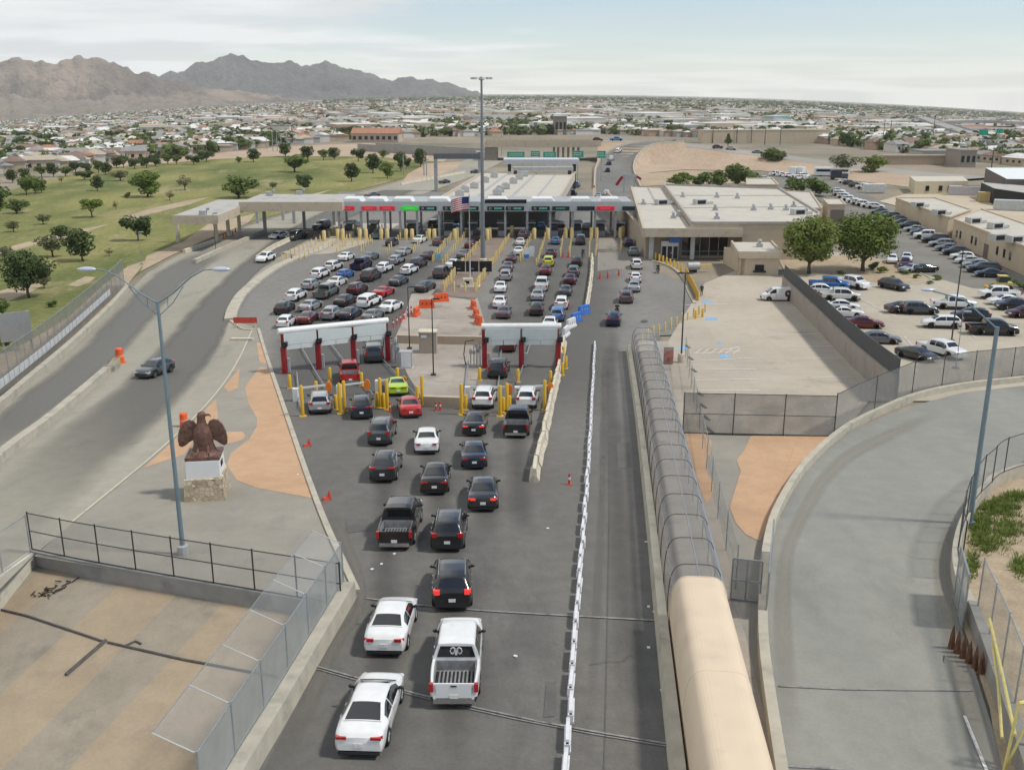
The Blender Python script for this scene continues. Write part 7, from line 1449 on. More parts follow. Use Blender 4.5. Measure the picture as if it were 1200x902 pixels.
tree_proto('dark', 'dark', 1, 1300, .05, 14); tree_proto('dark2', 'dark', 2, 1200, .052, 10); tree_proto('mid', 'mid', 3, 1300, .05, 13); tree_proto('mid2', 'mid', 4, 1200, .055, 9, flat=.6)
tree_proto('bright', 'bright', 5, 1300, .05, 12); tree_proto('flat', 'bright', 6, 1200, .05, 12, flat=.6, crown=(.3, .95)); tree_proto('pale', 'pale', 7, 700, .045, 12, flat=.8, crown=(.25, .95)); tree_proto('brown', 'brown', 8, 420, .04, 10, crown=(.25, .95)); tree_proto('bush', 'mid', 9, 900, .06, 10, crown=(.06, .95), limb=False); tree_proto('ybush', 'bright', 10, 900, .06, 10, crown=(.06, .95), limb=False); tree_proto('conic', 'dark', 11, 1000, .05, 22, crown=(.08, 1.0), conic=True)
tree_proto('bigA', 'big', 21, 9000, .026, 46, flat=.8, crown=(.22, 1.0)); tree_proto('bigB', 'big', 22, 9000, .026, 50, flat=.85, crown=(.2, 1.0)); tree_proto('near', 'dark', 23, 4500, .032, 30, flat=.7, crown=(.12, 1.0))
TREES = 0
def tree(kind, px, py, top, w, label, group=None, cat='tree', name=None, rz=None, trunk=True):
    if 'bush' in kind and 'tree' in label: name = 'tree'
    p = G(px, py); H = max(.6, GD(px, top, p.y).z - p.z); sc = w / (F / (p.y * CP + (HC - p.z) * SP)) / .88
    t = thing(name or ('shrub' if 'bush' in kind else 'tree'), label, cat if 'bush' not in kind else 'shrub', p, 0, group)
    rz = random.uniform(0, 6.28) if rz is None else rz
    for nm, me in (('crown', TP[kind][0]), ('trunk', TP[kind][1])):
        if nm == 'trunk' and ('bush' in kind or not trunk): continue
        o = link(bpy.data.objects.new(nm, me)); o.parent = t; o.scale = (sc, sc, H); o.rotation_euler = (0, 0, rz)
    return t
for a in (
 ('flat', 108, 255, 230, 28, 'bright green tree with a flat leaning crown in the lawn'), ('bright', 173, 231, 199, 40, 'large bright green tree at the middle of the lawn'), ('dark', 97, 306, 265, 36, 'dark round tree on a thin trunk near the left road'), ('dark2', 162, 282, 247, 34, 'dark round tree beside the short pale pole'), ('near', 34, 349, 289, 56, 'largest dark bushy tree beside the screened fence'),
 ('pale', 62, 301, 271, 38, 'pale loose green tree behind the largest dark one'), ('dark', 71, 281, 263, 24, 'dark ragged tree between the pale tree and the dirt track'), ('pale', 51, 263, 249, 20, 'faint low tree on the dirt track'), ('pale', 16, 272, 257, 20, 'faint low tree near the left frame edge'), ('brown', 136, 246, 234, 8, 'small bare sapling on the lawn'), ('mid', -3, 255, 206, 42, 'tall willowy tree cut by the left frame edge'),
 ('mid2', 31, 229, 203, 24, 'grey green tree, left of a leaning pair on the lawn'), ('bright', 42, 227, 205, 22, 'grey green tree, middle of a cluster at the lawn edge'), ('dark', 49, 226, 209, 14, 'dark small tree at the right of the lawn edge cluster'), ('dark', 114, 224, 204, 16, 'dark oval tree on a short trunk in the upper lawn'), ('dark2', 99, 211, 198, 20, 'dark low tree in the upper lawn, left of the oval tree'), ('brown', 72, 215, 205, 7, 'small sapling in the upper lawn'), ('pale', 141, 212, 198, 24, 'faint grey green tree in the upper lawn'), ('brown', 217, 223, 203, 20, 'brownish thin tree in the lawn'), ('mid', 280, 232, 204, 42, 'large spreading tree near the exit canopy'), ('brown', 199, 235, 222, 13, 'small thin bush tree in the lawn'), ('mid2', 345, 202, 179, 34, 'large green tree at the upper edge of the lawn'), ('dark', 356, 223, 203, 22, 'dark tree behind the high exit canopy roof'), ('mid', 280, 191, 183, 8, 'small pale sapling on the bank'),
 ('dark', 412, 213, 189, 20, 'dark round tree left of the canopy end'), ('dark', 437, 203, 178, 20, 'dark tall tree in the middle of the canopy group'), ('bright', 454, 209, 188, 18, 'light green tree among dark ones near the canopy'), ('dark2', 470, 201, 174, 20, 'dark tall tree near the pale pole'), ('dark2', 476, 198, 182, 12, 'dark low tree beside the tall one'), ('dark', 493, 196, 172, 17, 'dark tree beside the sign gantry'), ('mid', 449, 185, 175, 14, 'green low tree behind the canopy group'),
 ('bigA', 948, 321, 252, 66, 'big leafy green tree, left of two beside the staff lot'), ('bigB', 1011, 318, 247, 74, 'big leafy green tree, right of two beside the staff lot'), ('ybush', 799, 220, 199, 32, 'yellow green tree behind the main building, leftmost'), ('bush', 822, 219, 198, 28, 'green tree behind the main building, second from the left'), ('bush', 841, 219, 196, 32, 'green tree behind the main building, third from the left'), ('bush', 864, 219, 186, 42, 'tall green tree behind the main building, rightmost'), ('bush', 882, 217, 197, 20, 'low green tree at the right of the tall one'),
 ('bush', 932, 226, 204, 30, 'low hedge like tree in the far lot, left of two'), ('bush', 956, 230, 203, 38, 'low hedge like tree in the far lot, right of two'), ('mid2', 909, 196, 171, 36, 'loose green tree at the foot of the embankment'), ('pale', 987, 204, 177, 36, 'grey green tree, left of a pair beside the embankment'), ('bright', 1022, 204, 181, 32, 'bright green tree, right of a pair beside the embankment'), ('conic', 853, 171, 154, 14, 'dark conical tree beside the highway')): tree(*a[:5], a[5])
for i, (a, b, tp, w, kd) in enumerate(((10, 305, 286, 26, 'pale'), (24, 330, 312, 20, 'brown'), (4, 372, 345, 30, 'mid2'), (52, 338, 322, 18, 'pale'), (78, 274, 264, 14, 'brown'), (8, 404, 390, 20, 'bush'), (62, 360, 350, 14, 'bush'), (128, 300, 290, 12, 'brown'), (20, 250, 232, 26, 'mid'), (248, 245, 236, 10, 'brown'), (150, 232, 224, 10, 'bush'), (320, 222, 212, 12, 'pale'))): tree(kd, a, b, tp, w, 'straggly scrub growing in the rough grass of the park', 'straggly scrub in the park', 'shrub', 'shrub')
for a in ((1024, 316, 305, 16), (1034, 320, 311, 14), (1046, 327, 322, 8), (1062, 322, 316, 9), (1074, 326, 320, 10), (1098, 328, 321, 13), (1090, 333, 328, 9), (985, 322, 316, 10)): tree('ybush' if a[0] % 4 else 'bush', *a, 'low yellow green shrub in the planting island by the staff lot', 'shrubs of the planting island')
for i in range(9): tree('bush', 1166 + i * 7, 325 + i * 3.0, 317 + i * 3.0, 12, 'dark clipped shrub in the row under the office building wall', 'shrubs under the office wall')
for x, y in ((49, 207), (63, 207), (77, 207), (89, 202), (103, 204), (116, 203), (124, 205), (137, 197), (145, 197), (158, 198), (172, 197), (182, 195), (197, 193), (207, 193), (227, 193), (242, 190), (297, 190), (335, 184), (361, 187), (379, 188), (392, 187), (420, 189), (15, 214), (30, 212)):
    tree(random.choice(['dark', 'dark2', 'dark', 'mid2']), x, y, y - random.uniform(13, 18), random.uniform(13, 19), 'round dark tree in the row along the far edge of the lawn', 'trees along the far edge of the lawn')
# grass tufts in the dirt at bottom right and park edge
r = random.Random(5); mb = MB()
def tuft(p, s, n=9):
    for i in range(n): a = r.uniform(0, 6.28); d_ = Vector((cos(a), sin(a), 0)); q = p + d_ * r.uniform(0, s); w = Vector((-d_.y, d_.x, 0)) * s * .1; h = s * r.uniform(.4, .9); mb.add([q - w, q + w, q + d_ * s * .4 + Vector((0, 0, h))], [(0, 1, 2)])
for cx, cy, sx, sy, n in ((1172, 595, 24, 10, 260), (1150, 618, 14, 22, 240), (1165, 640, 18, 8, 60), (1190, 582, 12, 6, 120), (1180, 620, 26, 16, 160), (1195, 665, 10, 14, 60), (1140, 660, 6, 18, 60)):
    for i in range(n): tuft(G(cx + r.gauss(0, sx * .5), cy + r.gauss(0, sy * .5), .02), r.uniform(.15, .4))
o = mb.build('grass', LM['bright']); o['kind'] = 'stuff'; o['label'] = 'green grass growing in the dirt beside the curved parapet'
# ------------------------------------------------------------------ city
BOUND = [(-400, 250), (-100, 215), (0, 206), (60, 202), (110, 194), (180, 188), (250, 180), (330, 171), (430, 163), (560, 160), (700, 158), (760, 160), (830, 162), (900, 164), (960, 168), (1020, 176), (1100, 186), (1200, 196), (1600, 220)]
def mind(px): return G(px, lerp_tab(BOUND, px)).y + 12
r = random.Random(21)
ROOFS = [mat('roof_grey', (.26, .25, .24), .9, 0, .15, .5), mat('roof_tan', (.4, .34, .26), .9, 0, .15, .5), mat('roof_white', (.62, .61, .58), .8, 0, .08, .5), mat('roof_brown', (.2, .14, .11), .9, 0, .15, .5), mat('roof_rust', (.34, .17, .11), .9, 0, .15, .5)]
WALLS = [mat('house_white', (.58, .56, .52), .9, 0, .05), mat('house_tan', (.46, .38, .29), .9, 0, .08), mat('house_grey', (.36, .35, .33), .9, 0, .08), mat('house_rose', (.42, .29, .23), .9, 0, .08)]
ALLM = WALLS + ROOFS
def house(mb, x, y, z, w, d_, h, rh, rz, wm, rm, flat=False):
    c, s = cos(rz), sin(rz)
    def P(a, b, e): return (x + a * c - b * s, y + a * s + b * c, z + e)
    w /= 2; d_ /= 2
    vs = [P(-w, -d_, -2), P(w, -d_, -2), P(w, d_, -2), P(-w, d_, -2), P(-w, -d_, h), P(w, -d_, h), P(w, d_, h), P(-w, d_, h)]
    mb.add(vs, [(0, 1, 5, 4), (1, 2, 6, 5), (2, 3, 7, 6), (3, 0, 4, 7)], wm)
    e = .5
    if flat: mb.add([P(-w, -d_, h), P(w, -d_, h), P(w, d_, h), P(-w, d_, h)], [(0, 1, 2, 3)], rm)
    else: mb.add([P(-w - e, -d_ - e, h - .1), P(w + e, -d_ - e, h - .1), P(w + e, d_ + e, h - .1), P(-w - e, d_ + e, h - .1), P(-w * .55, 0, h + rh), P(w * .55, 0, h + rh)], [(0, 1, 5, 4), (1, 2, 5), (2, 3, 4, 5), (3, 0, 4)], rm)
def place(n, dmax, pw, lo=-90, hi=1290):
    out = []
    while len(out) < n:
        px = r.uniform(lo, hi); d0 = mind(px); t = r.random() ** pw; y = d0 + (dmax - d0) * t
        out.append((at_px(px, y), y, px))
    return out
def at_px(px, y): return (px - 600) / F * (y * CP + HC * SP)
spots = sorted(place(12500, 5200, 1.5), key=lambda s: s[1])
def free(x, y):
    # leave streets: a loose grid, and one avenue running straight away
    a = .35; u, v = x * cos(a) + y * sin(a), -x * sin(a) + y * cos(a)
    if y < 1500 and (u % 62 < 9 or v % 130 < 10): return False
    return not (-14 < x - (y - 450) * .012 < 14 and y < 1100)
n_near = 0; far_mb = MB(); far_mb2 = MB(); rn = ['grey', 'tan', 'white', 'brown', 'rust red']; wn_ = ['white', 'tan', 'grey', 'rosy']
for x, y, px in spots:
    if not free(x, y): continue
    big = r.random() < (.06 if px < 400 else .13) and 760 < y < 2600
    w, d_, h, rh = (r.uniform(22, 52), r.uniform(14, 30), r.uniform(4.5, 8), 0) if big else (r.uniform(8, 14), r.uniform(7, 10), r.uniform(2.8, 4.4), r.uniform(1.0, 2.0))
    wm = r.choices(range(4), (4, 4, 2, 1))[0]; rm = r.choices(range(5), (4, 2, 7, 1, .6) if big else (5, 3, 2.5, 2, 1))[0]; rz = .35 + r.choice((0, pi / 2)) + r.uniform(-.08, .08); z = gz(x, y)
    if n_near < 290:
        n_near += 1; kind = 'low wide building' if big else 'small house'
        q = MB(); house(q, 0, 0, 0, w, d_, h, rh, 0, 0, 1, big); fw = [f for f, m in zip(q.f, q.m) if m == 0]; fr = [f for f, m in zip(q.f, q.m) if m == 1]
        a_ = MB(); a_.v = q.v[:8]; a_.f = fw; a_.m = [0] * 4; b_ = MB(); b_.v = q.v; b_.f = fr; b_.m = [0] * len(fr)
        zone = 'left of the tall mast' if px < 560 else 'between the tall mast and the highway curve' if px < 820 else 'beyond the right hand lots'
        t = thing('warehouse' if big else 'house', f'{wn_[wm]} {kind} with {rn[rm]} roof {zone}', 'building' if big else 'house', (x, y, z), rz, f'{wn_[wm]} {kind}s with {rn[rm]} roofs {zone}')
        a_.build('wall', WALLS[wm], t); ro = b_.build('roof', ROOFS[rm], t)
        if big:
            u = MB()
            for k in range(3): u.box((r.uniform(-w * .3, w * .3), r.uniform(-d_ * .3, d_ * .3), h + .5), (2.2, 1.8, 1.2))
            u.build('roof_unit', ROOFS[0], ro)
        wi = MB()
        for s in (-1, 1):
            for k in range(int(w / 3.2)): wi.box((-w / 2 + 1.8 + k * 3.2, s * (d_ / 2 + .02), h * .5), (1.3, .08, h * .32))
        wi.build('window', M_DARKG, t)
    else: house(far_mb, x, y, z, w, d_, h, rh, rz, wm, 4 + rm, big)
o = far_mb.build('far_houses', ALLM); o['kind'] = 'stuff'; o['label'] = 'thousands of low houses and sheds spreading to the mountains'
def clump(mb, x, y, z, w, h, n, rr):
    for i in range(n):
        d_ = Vector((rr.gauss(0, 1), rr.gauss(0, 1), rr.gauss(0, 1))).normalized(); p = Vector((x + d_.x * w * .42, y + d_.y * w * .42, z + h * .55 + d_.z * h * .42)); nn_ = (d_ + Vector((rr.gauss(0, .4), rr.gauss(0, .4), .3))).normalized(); t = nn_.orthogonal().normalized(); b = nn_.cross(t); s = w * rr.uniform(.2, .34)
        mb.add([p - t * s, p + b * s * .7, p + t * s, p - b * s * .7], [(0, 1, 2, 3)], rr.choice((0, 0, 1, 2)))
tsp = sorted(place(15000, 5200, 1.42), key=lambda s: s[1]); mb = MB(); k = 0
for x, y, px in tsp:
    w, h = r.uniform(4, 8.5), r.uniform(3.5, 7)
    if k < 150:
        k += 1; zone = 'left of the tall mast' if px < 560 else 'right of the tall mast'; kind = r.choice(['dark', 'dark2', 'mid', 'mid2', 'bush'])
        p = Vector((x, y, gz(x, y))); t = thing('city_tree', ('dark' if 'dark' in kind else 'green') + ' tree among the first houses of the city, ' + zone, 'tree', p, 0, ('dark' if 'dark' in kind else 'green') + ' city trees ' + zone)
        o = link(bpy.data.objects.new('crown', TP[kind][0])); o.parent = t; o.scale = (w * 1.1, w * 1.1, h); o.rotation_euler = (0, 0, r.uniform(0, 6))
    else: clump(mb, x, y, gz(x, y), w * (1 if y < 1500 else 1.3), h, 10 if y < 1400 else 6, r)
for i in range(6200):
    px = r.uniform(380, 1290); y = r.uniform(3600, 9500)
    if i > 3800: px = r.uniform(700, 1290); y = r.uniform(1400, 5000); clump(mb, at_px(px, y), y, gz(at_px(px, y), y), r.uniform(7, 14), r.uniform(5, 8), 7, r); continue
    x = at_px(px, y)
    if i % 3 == 0: house(far_mb2, x, y, gz(x, y), r.uniform(14, 40), r.uniform(12, 20), r.uniform(4, 8), 2, .35, r.randrange(4), 4 + r.choice((0, 1, 2, 2)), True)
    else: clump(mb, x, y, gz(x, y), r.uniform(14, 26), r.uniform(7, 12), 7, r)
o = far_mb2.build('skyline_houses', ALLM); o['kind'] = 'stuff'; o['label'] = 'distant low buildings merging along the skyline'
o = mb.build('far_trees', [LM['dark'], LM['mid'], LM['pale']]); o['kind'] = 'stuff'; o['label'] = 'thousands of small dark trees scattered through the far city'
for x0_, x1_, y0_, y1_, n in ((985, 1200, 152, 186, 34), (770, 985, 148, 164, 26), (400, 560, 148, 166, 24), (640, 760, 146, 160, 12), (0, 330, 165, 190, 30)):
    for i in range(n):
        a = r.uniform(x0_, x1_); p = G(a, min(r.uniform(y0_, y1_), lerp_tab(BOUND, a) - 1)); w, h = r.uniform(6, 11), r.uniform(5, 9); kind = r.choice(['dark', 'dark2', 'mid', 'bush']); zone = 'left of the tall mast' if a < 560 else 'right of the tall mast'
        t = thing('city_tree', ('dark' if 'dark' in kind else 'green') + ' tree among the first houses of the city, ' + zone, 'tree', p, 0, ('dark' if 'dark' in kind else 'green') + ' city trees ' + zone)
        o = link(bpy.data.objects.new('crown', TP[kind][0])); o.parent = t; o.scale = (w * 1.1, w * 1.1, h); o.rotation_euler = (0, 0, r.uniform(0, 6))
# particular buildings in the middle distance
def block(px0, px1, pyb, pyt, depth, label, wm, rm, name='building', rz=0.0, pitched=False, wins=0):
    a, b = G(px0, pyb), G(px1, pyb); h = GD(px0, pyt, a.y).z - a.z; w = (b - a).length; t = thing(name, label, 'building', (a + b) / 2, atan2(b.y - a.y, b.x - a.x))
    q = MB(); q.box((0, depth / 2, h / 2 - .5), (w, depth, h + 1)); q.build('wall', wm, t)
    q = MB()
    if pitched: q.add([(-w / 2 - .5, -.6, h), (w / 2 + .5, -.6, h), (w / 2 + .5, depth + .6, h), (-w / 2 - .5, depth + .6, h), (-w / 2 - .5, depth / 2, h + depth * .22), (w / 2 + .5, depth / 2, h + depth * .22)], [(0, 1, 5, 4), (2, 3, 4, 5), (0, 4, 3), (1, 2, 5), (3, 2, 1, 0)])
    else: q.box((0, depth / 2, h + .25), (w + .4, depth + .4, .5))
    q.build('roof', rm, t)
    if wins:
        for i in range(wins): MB().box((-w / 2 + w * (i + .5) / wins, -.03, h * .5), (w / wins * .55, .1, h * .4)).build('window', M_DARKG, t)
    return t
block(412, 467, 167, 156.5, 14, 'long building with a rust red roof beyond the park', WALLS[1], ROOFS[4], pitched=True, wins=8)
block(626, 650, 156, 144, 20, 'blue grey office block on the avenue', mat('blue_grey_wall', (.22, .28, .28), .5), ROOFS[2], wins=4); block(650, 664, 158, 137, 16, 'tall brown grey block beside the blue grey office', mat('brown_grey_wall', (.22, .19, .17), .9), ROOFS[0], wins=3)
block(660, 710, 152, 139, 40, 'wide white warehouse behind the overpass', WALLS[0], ROOFS[2], wins=6); block(823, 972, 168, 153, 10, 'long tan sound wall with dark posts beside the highway', M_TAN, M_TAN, name='sound_wall_far', wins=0); block(850, 890, 146, 140, 30, 'pale low warehouse far beyond the tan wall', WALLS[0], ROOFS[2]); block(756, 800, 142, 133, 50, 'wide white roofed hall far down the valley', WALLS[0], ROOFS[2]); block(906, 925, 149, 136, 12, 'teal and tan block far right of the tan wall', mat('teal_wall', (.2, .34, .36), .7), ROOFS[2]); block(973, 1009, 157, 150, 14, 'rust red long shed beyond the highway', mat('rust_wall', (.3, .1, .07), .8), ROOFS[4]); block(1050, 1120, 166, 159, 30, 'long brown warehouse beyond the highway', mat('brown_wall', (.25, .2, .17), .9), ROOFS[0]); block(1063, 1081, 178, 168, 12, 'pale gabled house beyond the highway', WALLS[0], ROOFS[3], pitched=True); block(1124, 1143, 196, 177, 14, 'grey brown block with dark windows beside the ramp road', mat('grey_brown_wall', (.27, .24, .2), .9), ROOFS[0], wins=3); block(1034, 1120, 193, 183, 2, 'long tan block wall above the embankment road', mat('sandy_block_wall', (.36, .28, .21), .9), M_TAN2, name='sound_wall_far')
block(1080, 1122, 190, 178, 14, 'grey roofed warehouse behind the tan block wall', WALLS[2], ROOFS[0]); block(316, 340, 162, 148, 2, 'pale billboard panel above the park trees', WALLS[0], ROOFS[0], name='billboard')
# utility poles, road signs far right
for i, (a, b, tp) in enumerate(((835, 168, 150), (863, 168, 148), (880, 168, 150), (896, 170, 149), (914, 170, 149), (1034, 172, 140), (1042, 170, 141), (1092, 172, 135), (1160, 210, 172), (1116, 176, 160), (1120, 177, 161), (313, 176, 158), (320, 177, 156), (325, 177, 156), (330, 177, 156), (337, 178, 150), (588, 182, 150), (473, 205, 182), (500, 206, 185), (497, 206, 186))):
    p = G(a, b); H = GD(a, tp, p.y).z - p.z; t = thing('utility_pole', 'thin tall pole rising above the roofs ' + ('right of the overpass' if a > 600 else 'beyond the lawn'), 'pole', p, 0, 'thin poles ' + ('right of the overpass' if a > 600 else 'beyond the lawn')); MB().lathe([(.22, 0), (.14, H)], n=6).build('pole', M_DARKST if a > 600 else M_STEEL, t); MB().box((0, 0, H - .6), (1.8, .15, .15)).build('crossarm', M_DARKST, t)
for a, u, b, l, lb in ((1148, 152, 1157.5, 158.5, 'green road sign on the far right viaduct, nearer one'), (1168, 151, 1175, 156.5, 'green road sign on the far right viaduct, farther one')):
    y = 520; xa, zu = XZ(a, u, y); xb, zl = XZ(b, l, y); t = thing('road_sign', lb, 'road sign', ((xa + xb) / 2, y, gz(xa, y))); z0 = gz(xa, y); q = MB(); w = xb - xa; bx(q, -w / 2, w / 2, -.1, .1, zl - z0, zu - z0); q.build('panel', M_GREEN, t); q = MB(); bx(q, -.2, .2, .11, .5, 0, zu - z0); q.build('post', M_GREYP, t)
P = [GD(a, b, y) for a, b, y in ((1195, 172, 470), (1150, 160, 600), (1110, 148, 800), (1085, 139, 1050), (1078, 137, 1300))]; P = smooth_line(P, 20)
t = thing('viaduct', 'pale flyover climbing away on the far right', 'bridge', (0, 0, 0)); MB().sweep(P, [(-7, -1.6), (7, -1.6), (7, .9), (6.6, .9), (6.6, 0), (-6.6, 0), (-6.6, .9), (-7, .9)]).build('deck', mat('grey_concrete', (.3, .29, .27), .9, 0, .1, .3, coords='Position'), t)
for p in P[::3]: q = MB(); q.box((p.x, p.y, (p.z - 1.6 + gz(p.x, p.y)) / 2), (2, 2, max(.5, p.z - 1.6 - gz(p.x, p.y)))); q.build('pier', M_KERB, t)
P = [GD(a, b, y) for a, b, y in ((1060, 147, 900), (1140, 142, 900), (1230, 146, 900))]; t = thing('viaduct', 'distant level flyover near the right skyline', 'bridge', (0, 0, 0)); MB().sweep(smooth_line(P, 10), [(-6, -1.6), (6, -1.6), (6, .9), (-6, .9)]).build('deck', mat('grey_concrete', (.3,) * 3), t)
for p in smooth_line(P, 8): q = MB(); q.box((p.x, p.y, (p.z - 1.6 + gz(p.x, p.y)) / 2), (2, 2, max(.5, p.z - 1.6 - gz(p.x, p.y)))); q.build('pier', M_KERB, t)
# the avenue running away
patch('avenue', [(600, 158), (622, 158), (615, 146), (612, 135), (609, 135), (606, 146)], M_ROADF, 6)
# ------------------------------------------------------------------ mountains and skyline hills
def ridge(name, D, crest, front, m, seed, back=.35, rough=.55):
    NX = 360; pxs = [crest[0][0] + (crest[-1][0] - crest[0][0]) * i / NX for i in range(NX + 1)]; vs = []; rs = [front + (1 - front) * j / 64 for j in range(65)] + [1 + back * (j + 1) / 8 for j in range(8)]
    for px in pxs:
        u, fy, fz = ray(px, 300); kx = u / fy
        top = GD(px, lerp_tab(crest, px), D).z; zb = gz(kx * D * front, D * front) - 25
        for q in rs:
            y = D * q; x = kx * y; s = (q - front) / (1 - front) if q <= 1 else 1 - ((q - 1) / back) ** .8
            n1 = noise.ridged_multi_fractal(Vector((x / D * 24 + seed, y / D * 26, seed)), .75, 2.2, 7, 1.0, 2.0) / 2.2
            n2 = noise.fractal(Vector((x / D * 30 + seed, y / D * 24, 3)), 1.0, 2.0, 5)
            tp = top + D / F * (4.0 * noise.fractal(Vector((px * .07, seed, 1)), .85, 2.1, 6) - .6)
            e = s ** 1.35 * (1 - rough * min(1, 3 * (1 - s)) * 1.3 * (1 - min(1.2, n1))) if q <= 1 else s
            z = zb + (tp - zb) * max(0, e) * (1 + .035 * n2) + (top - zb) * .16 * n2 * min(1, s * 3) * (1 - s * .75)
            vs.append((x, y, z))
    W = len(rs); mb = MB(); mb.v = vs; mb.f = [(i * W + j, i * W + j + 1, (i + 1) * W + j + 1, (i + 1) * W + j)[::-1] for i in range(NX) for j in range(W - 1)]; mb.m = [0] * len(mb.f)
    o = mb.build(name, m, smooth=True); o['kind'] = 'structure'; return o
M_MT = ground_mat('mountain_rock', (.12, .09, .07), (.33, .25, .185), .0019, .1, rough=.95, stain=(.085, .07, .055), s_lo=.5, relief=(.005, 160, 1.0))  # wide tone contrast paints sunlit and shaded relief into the rock colour
M_MT2 = ground_mat('far_mountain_rock', (.06, .056, .054), (.17, .15, .135), .0016, .1, rough=.95, stain=(.05, .05, .048), s_lo=.5, relief=(.004, 220, 1.0))  # light and shade of the relief put into the tones here too
ridge('mountain', 9500, [(-300, 100), (150, 96), (190, 88), (205, 86), (225, 82), (250, 73), (270, 68), (288, 64), (300, 68), (320, 73), (335, 75), (352, 71), (365, 77), (380, 74), (395, 73), (410, 78), (440, 83), (455, 91), (475, 92), (490, 90), (505, 94), (520, 94), (540, 98), (552, 105), (575, 114)], .87, M_MT2, 2.3, rough=.85)
ridge('mountain', 7000, [(-500, 95), (-150, 80), (-60, 92), (0, 85), (20, 73), (40, 66), (60, 68), (80, 73), (100, 70), (120, 69), (140, 67), (155, 72), (180, 83), (205, 90), (230, 96), (260, 102), (290, 106), (320, 110), (360, 116), (400, 122)], .84, M_MT, 7.1, rough=.85)
ridge('foothill', 5600, [(-500, 124), (-200, 122), (0, 118), (40, 112), (70, 116), (110, 119), (150, 112), (200, 113), (250, 115), (280, 118), (330, 124)], .8, ground_mat('foothill_earth', (.19, .155, .12), (.27, .215, .16), .004, .1, rough=.95, stain=(.13, .115, .09), s_lo=.45, relief=(.006, 90, 1.0)), 4.4)
# ------------------------------------------------------------------ camera, light, sky
cd = bpy.data.cameras.new('camera'); cam = link(bpy.data.objects.new('camera', cd)); cam.location = (0, 0, HC); cam.rotation_euler = (pi / 2 - PITCH, 0, 0)
cd.sensor_fit = 'HORIZONTAL'; cd.sensor_width = 36; cd.lens = 36 * F / 1200; cd.clip_end = 60000; cd.clip_start = .5; SC.camera = cam
SUN_EL, SUN_AZ = radians(54), radians(100)      # azimuth clockwise from +Y (view direction): sun to the right, slightly behind
sd = bpy.data.lights.new('sun', 'SUN'); sd.energy = 2.9; sd.angle = radians(6.0); sd.color = (1, .962, .86); so = link(bpy.data.objects.new('sun', sd)); so.location = (60, -20, 120)
dv = Vector((sin(SUN_AZ) * cos(SUN_EL), cos(SUN_AZ) * cos(SUN_EL), sin(SUN_EL))); so.rotation_euler = dv.to_track_quat('Z', 'Y').to_euler()
w = bpy.data.worlds.new('World'); SC.world = w; w.use_nodes = True; nt = w.node_tree; N = nt.nodes; L = nt.links; bg = N['Background']
sky = N.new('ShaderNodeTexSky'); sky.sky_type = 'NISHITA'; sky.sun_disc = False; sky.sun_elevation = SUN_EL; sky.sun_rotation = SUN_AZ; sky.altitude = 1100; sky.air_density = 1.0; sky.dust_density = .4; sky.ozone_density = 1.2
tc = N.new('ShaderNodeTexCoord'); sx = N.new('ShaderNodeSeparateXYZ'); L.new(tc.outputs['Generated'], sx.inputs[0])
def ma(op, a, b=0.0, clamp=False):
    x = N.new('ShaderNodeMath'); x.operation = op; x.use_clamp = clamp
    for i, v in ((0, a), (1, b)):
        if isinstance(v, (int, float)): x.inputs[i].default_value = v
        else: L.new(v, x.inputs[i])
    return x.outputs[0]
zz = ma('ADD', ma('MAXIMUM', sx.outputs[2], 0.0), .09); cx = N.new('ShaderNodeCombineXYZ'); L.new(ma('DIVIDE', sx.outputs[0], zz), cx.inputs[0]); L.new(ma('DIVIDE', sx.outputs[1], zz), cx.inputs[1])
mp = N.new('ShaderNodeMapping'); mp.inputs['Scale'].default_value = (.55, .8, 1); mp.inputs['Rotation'].default_value = (0, 0, .35); mp.inputs['Location'].default_value = (3.2, 1.4, 0); L.new(cx.outputs[0], mp.inputs[0])
n1 = N.new('ShaderNodeTexNoise'); n1.inputs['Scale'].default_value = .8; n1.inputs['Detail'].default_value = 9; n1.inputs['Roughness'].default_value = .58; n1.inputs['Distortion'].default_value = .4; L.new(mp.outputs[0], n1.inputs['Vector'])
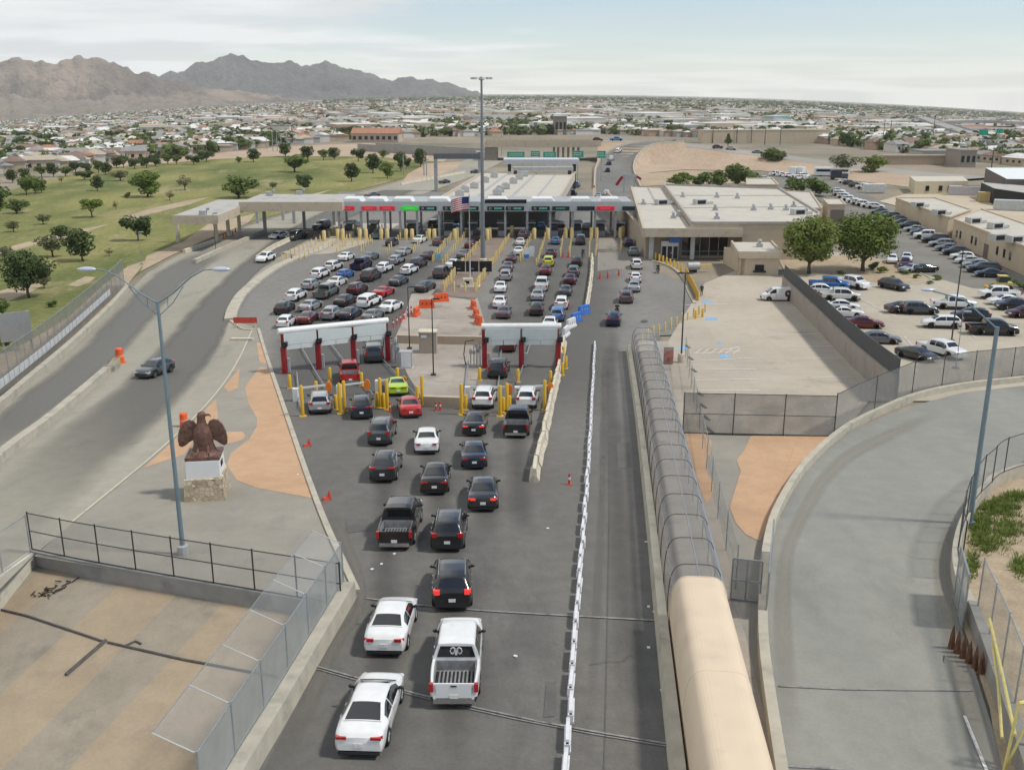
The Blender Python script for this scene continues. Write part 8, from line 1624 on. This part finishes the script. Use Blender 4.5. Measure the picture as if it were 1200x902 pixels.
# thin cloud thicker to the left of the view
bias = ma('MULTIPLY', ma('SUBTRACT', sx.outputs[0], -.05), -1.0); f = ma('ADD', n1.outputs['Fac'], bias)
mr = N.new('ShaderNodeMapRange'); mr.interpolation_type = 'SMOOTHSTEP'; mr.inputs[1].default_value = .44; mr.inputs[2].default_value = .66; mr.inputs[3].default_value = .08; mr.inputs[4].default_value = .95; L.new(f, mr.inputs[0])
vl = N.new('ShaderNodeMapRange'); vl.interpolation_type = 'SMOOTHSTEP'; vl.inputs[1].default_value = -.01; vl.inputs[2].default_value = .075; vl.inputs[3].default_value = .75; vl.inputs[4].default_value = .0; L.new(sx.outputs[2], vl.inputs[0])
veil = ma('MAXIMUM', mr.outputs[0], vl.outputs[0])
mx = N.new('ShaderNodeMix'); mx.data_type = 'RGBA'; L.new(veil, mx.inputs['Factor']); L.new(sky.outputs[0], mx.inputs['A'])
n3 = N.new('ShaderNodeTexNoise'); n3.inputs['Scale'].default_value = 1.3; n3.inputs['Detail'].default_value = 7; L.new(mp.outputs[0], n3.inputs['Vector'])
m3 = N.new('ShaderNodeMapRange'); m3.interpolation_type = 'SMOOTHSTEP'; m3.inputs[1].default_value = .38; m3.inputs[2].default_value = .6; L.new(n3.outputs['Fac'], m3.inputs[0])
cc = N.new('ShaderNodeMix'); cc.data_type = 'RGBA'; cc.inputs['A'].default_value = (6.3, 6.5, 6.6, 1); cc.inputs['B'].default_value = (7.9, 8.05, 8.0, 1); L.new(m3.outputs[0], cc.inputs['Factor']); L.new(cc.outputs['Result'], mx.inputs['B'])
L.new(mx.outputs['Result'], bg.inputs['Color']); bg.inputs['Strength'].default_value = .108
# air
hz = MB(); hz.box((0, 4800, 300), (24000, 10400, 740)); ho = hz.build('haze', bpy.data.materials.new('haze_air')); ho['kind'] = 'stuff'; m = ho.data.materials[0]; m.use_nodes = True; nt2 = m.node_tree
for n in list(nt2.nodes):
    if n.type == 'BSDF_PRINCIPLED': nt2.nodes.remove(n)
pv = nt2.nodes.new('ShaderNodeVolumePrincipled'); pv.inputs['Color'].default_value = (.93, .95, .98, 1); pv.inputs['Density'].default_value = 4.5e-5; pv.inputs['Anisotropy'].default_value = 0
nt2.links.new(pv.outputs[0], nt2.nodes['Material Output'].inputs['Volume'])
ho.visible_shadow = True
v = SC.view_settings; v.view_transform = 'Standard'; v.look = 'None'; v.exposure = 0.2; v.gamma = 1.0
SC.cycles.max_bounces = 6; SC.cycles.transparent_max_bounces = 24; SC.cycles.volume_bounces = 1; SC.cycles.use_denoising = True; SC.cycles.use_adaptive_sampling = True; SC.cycles.adaptive_threshold = .02
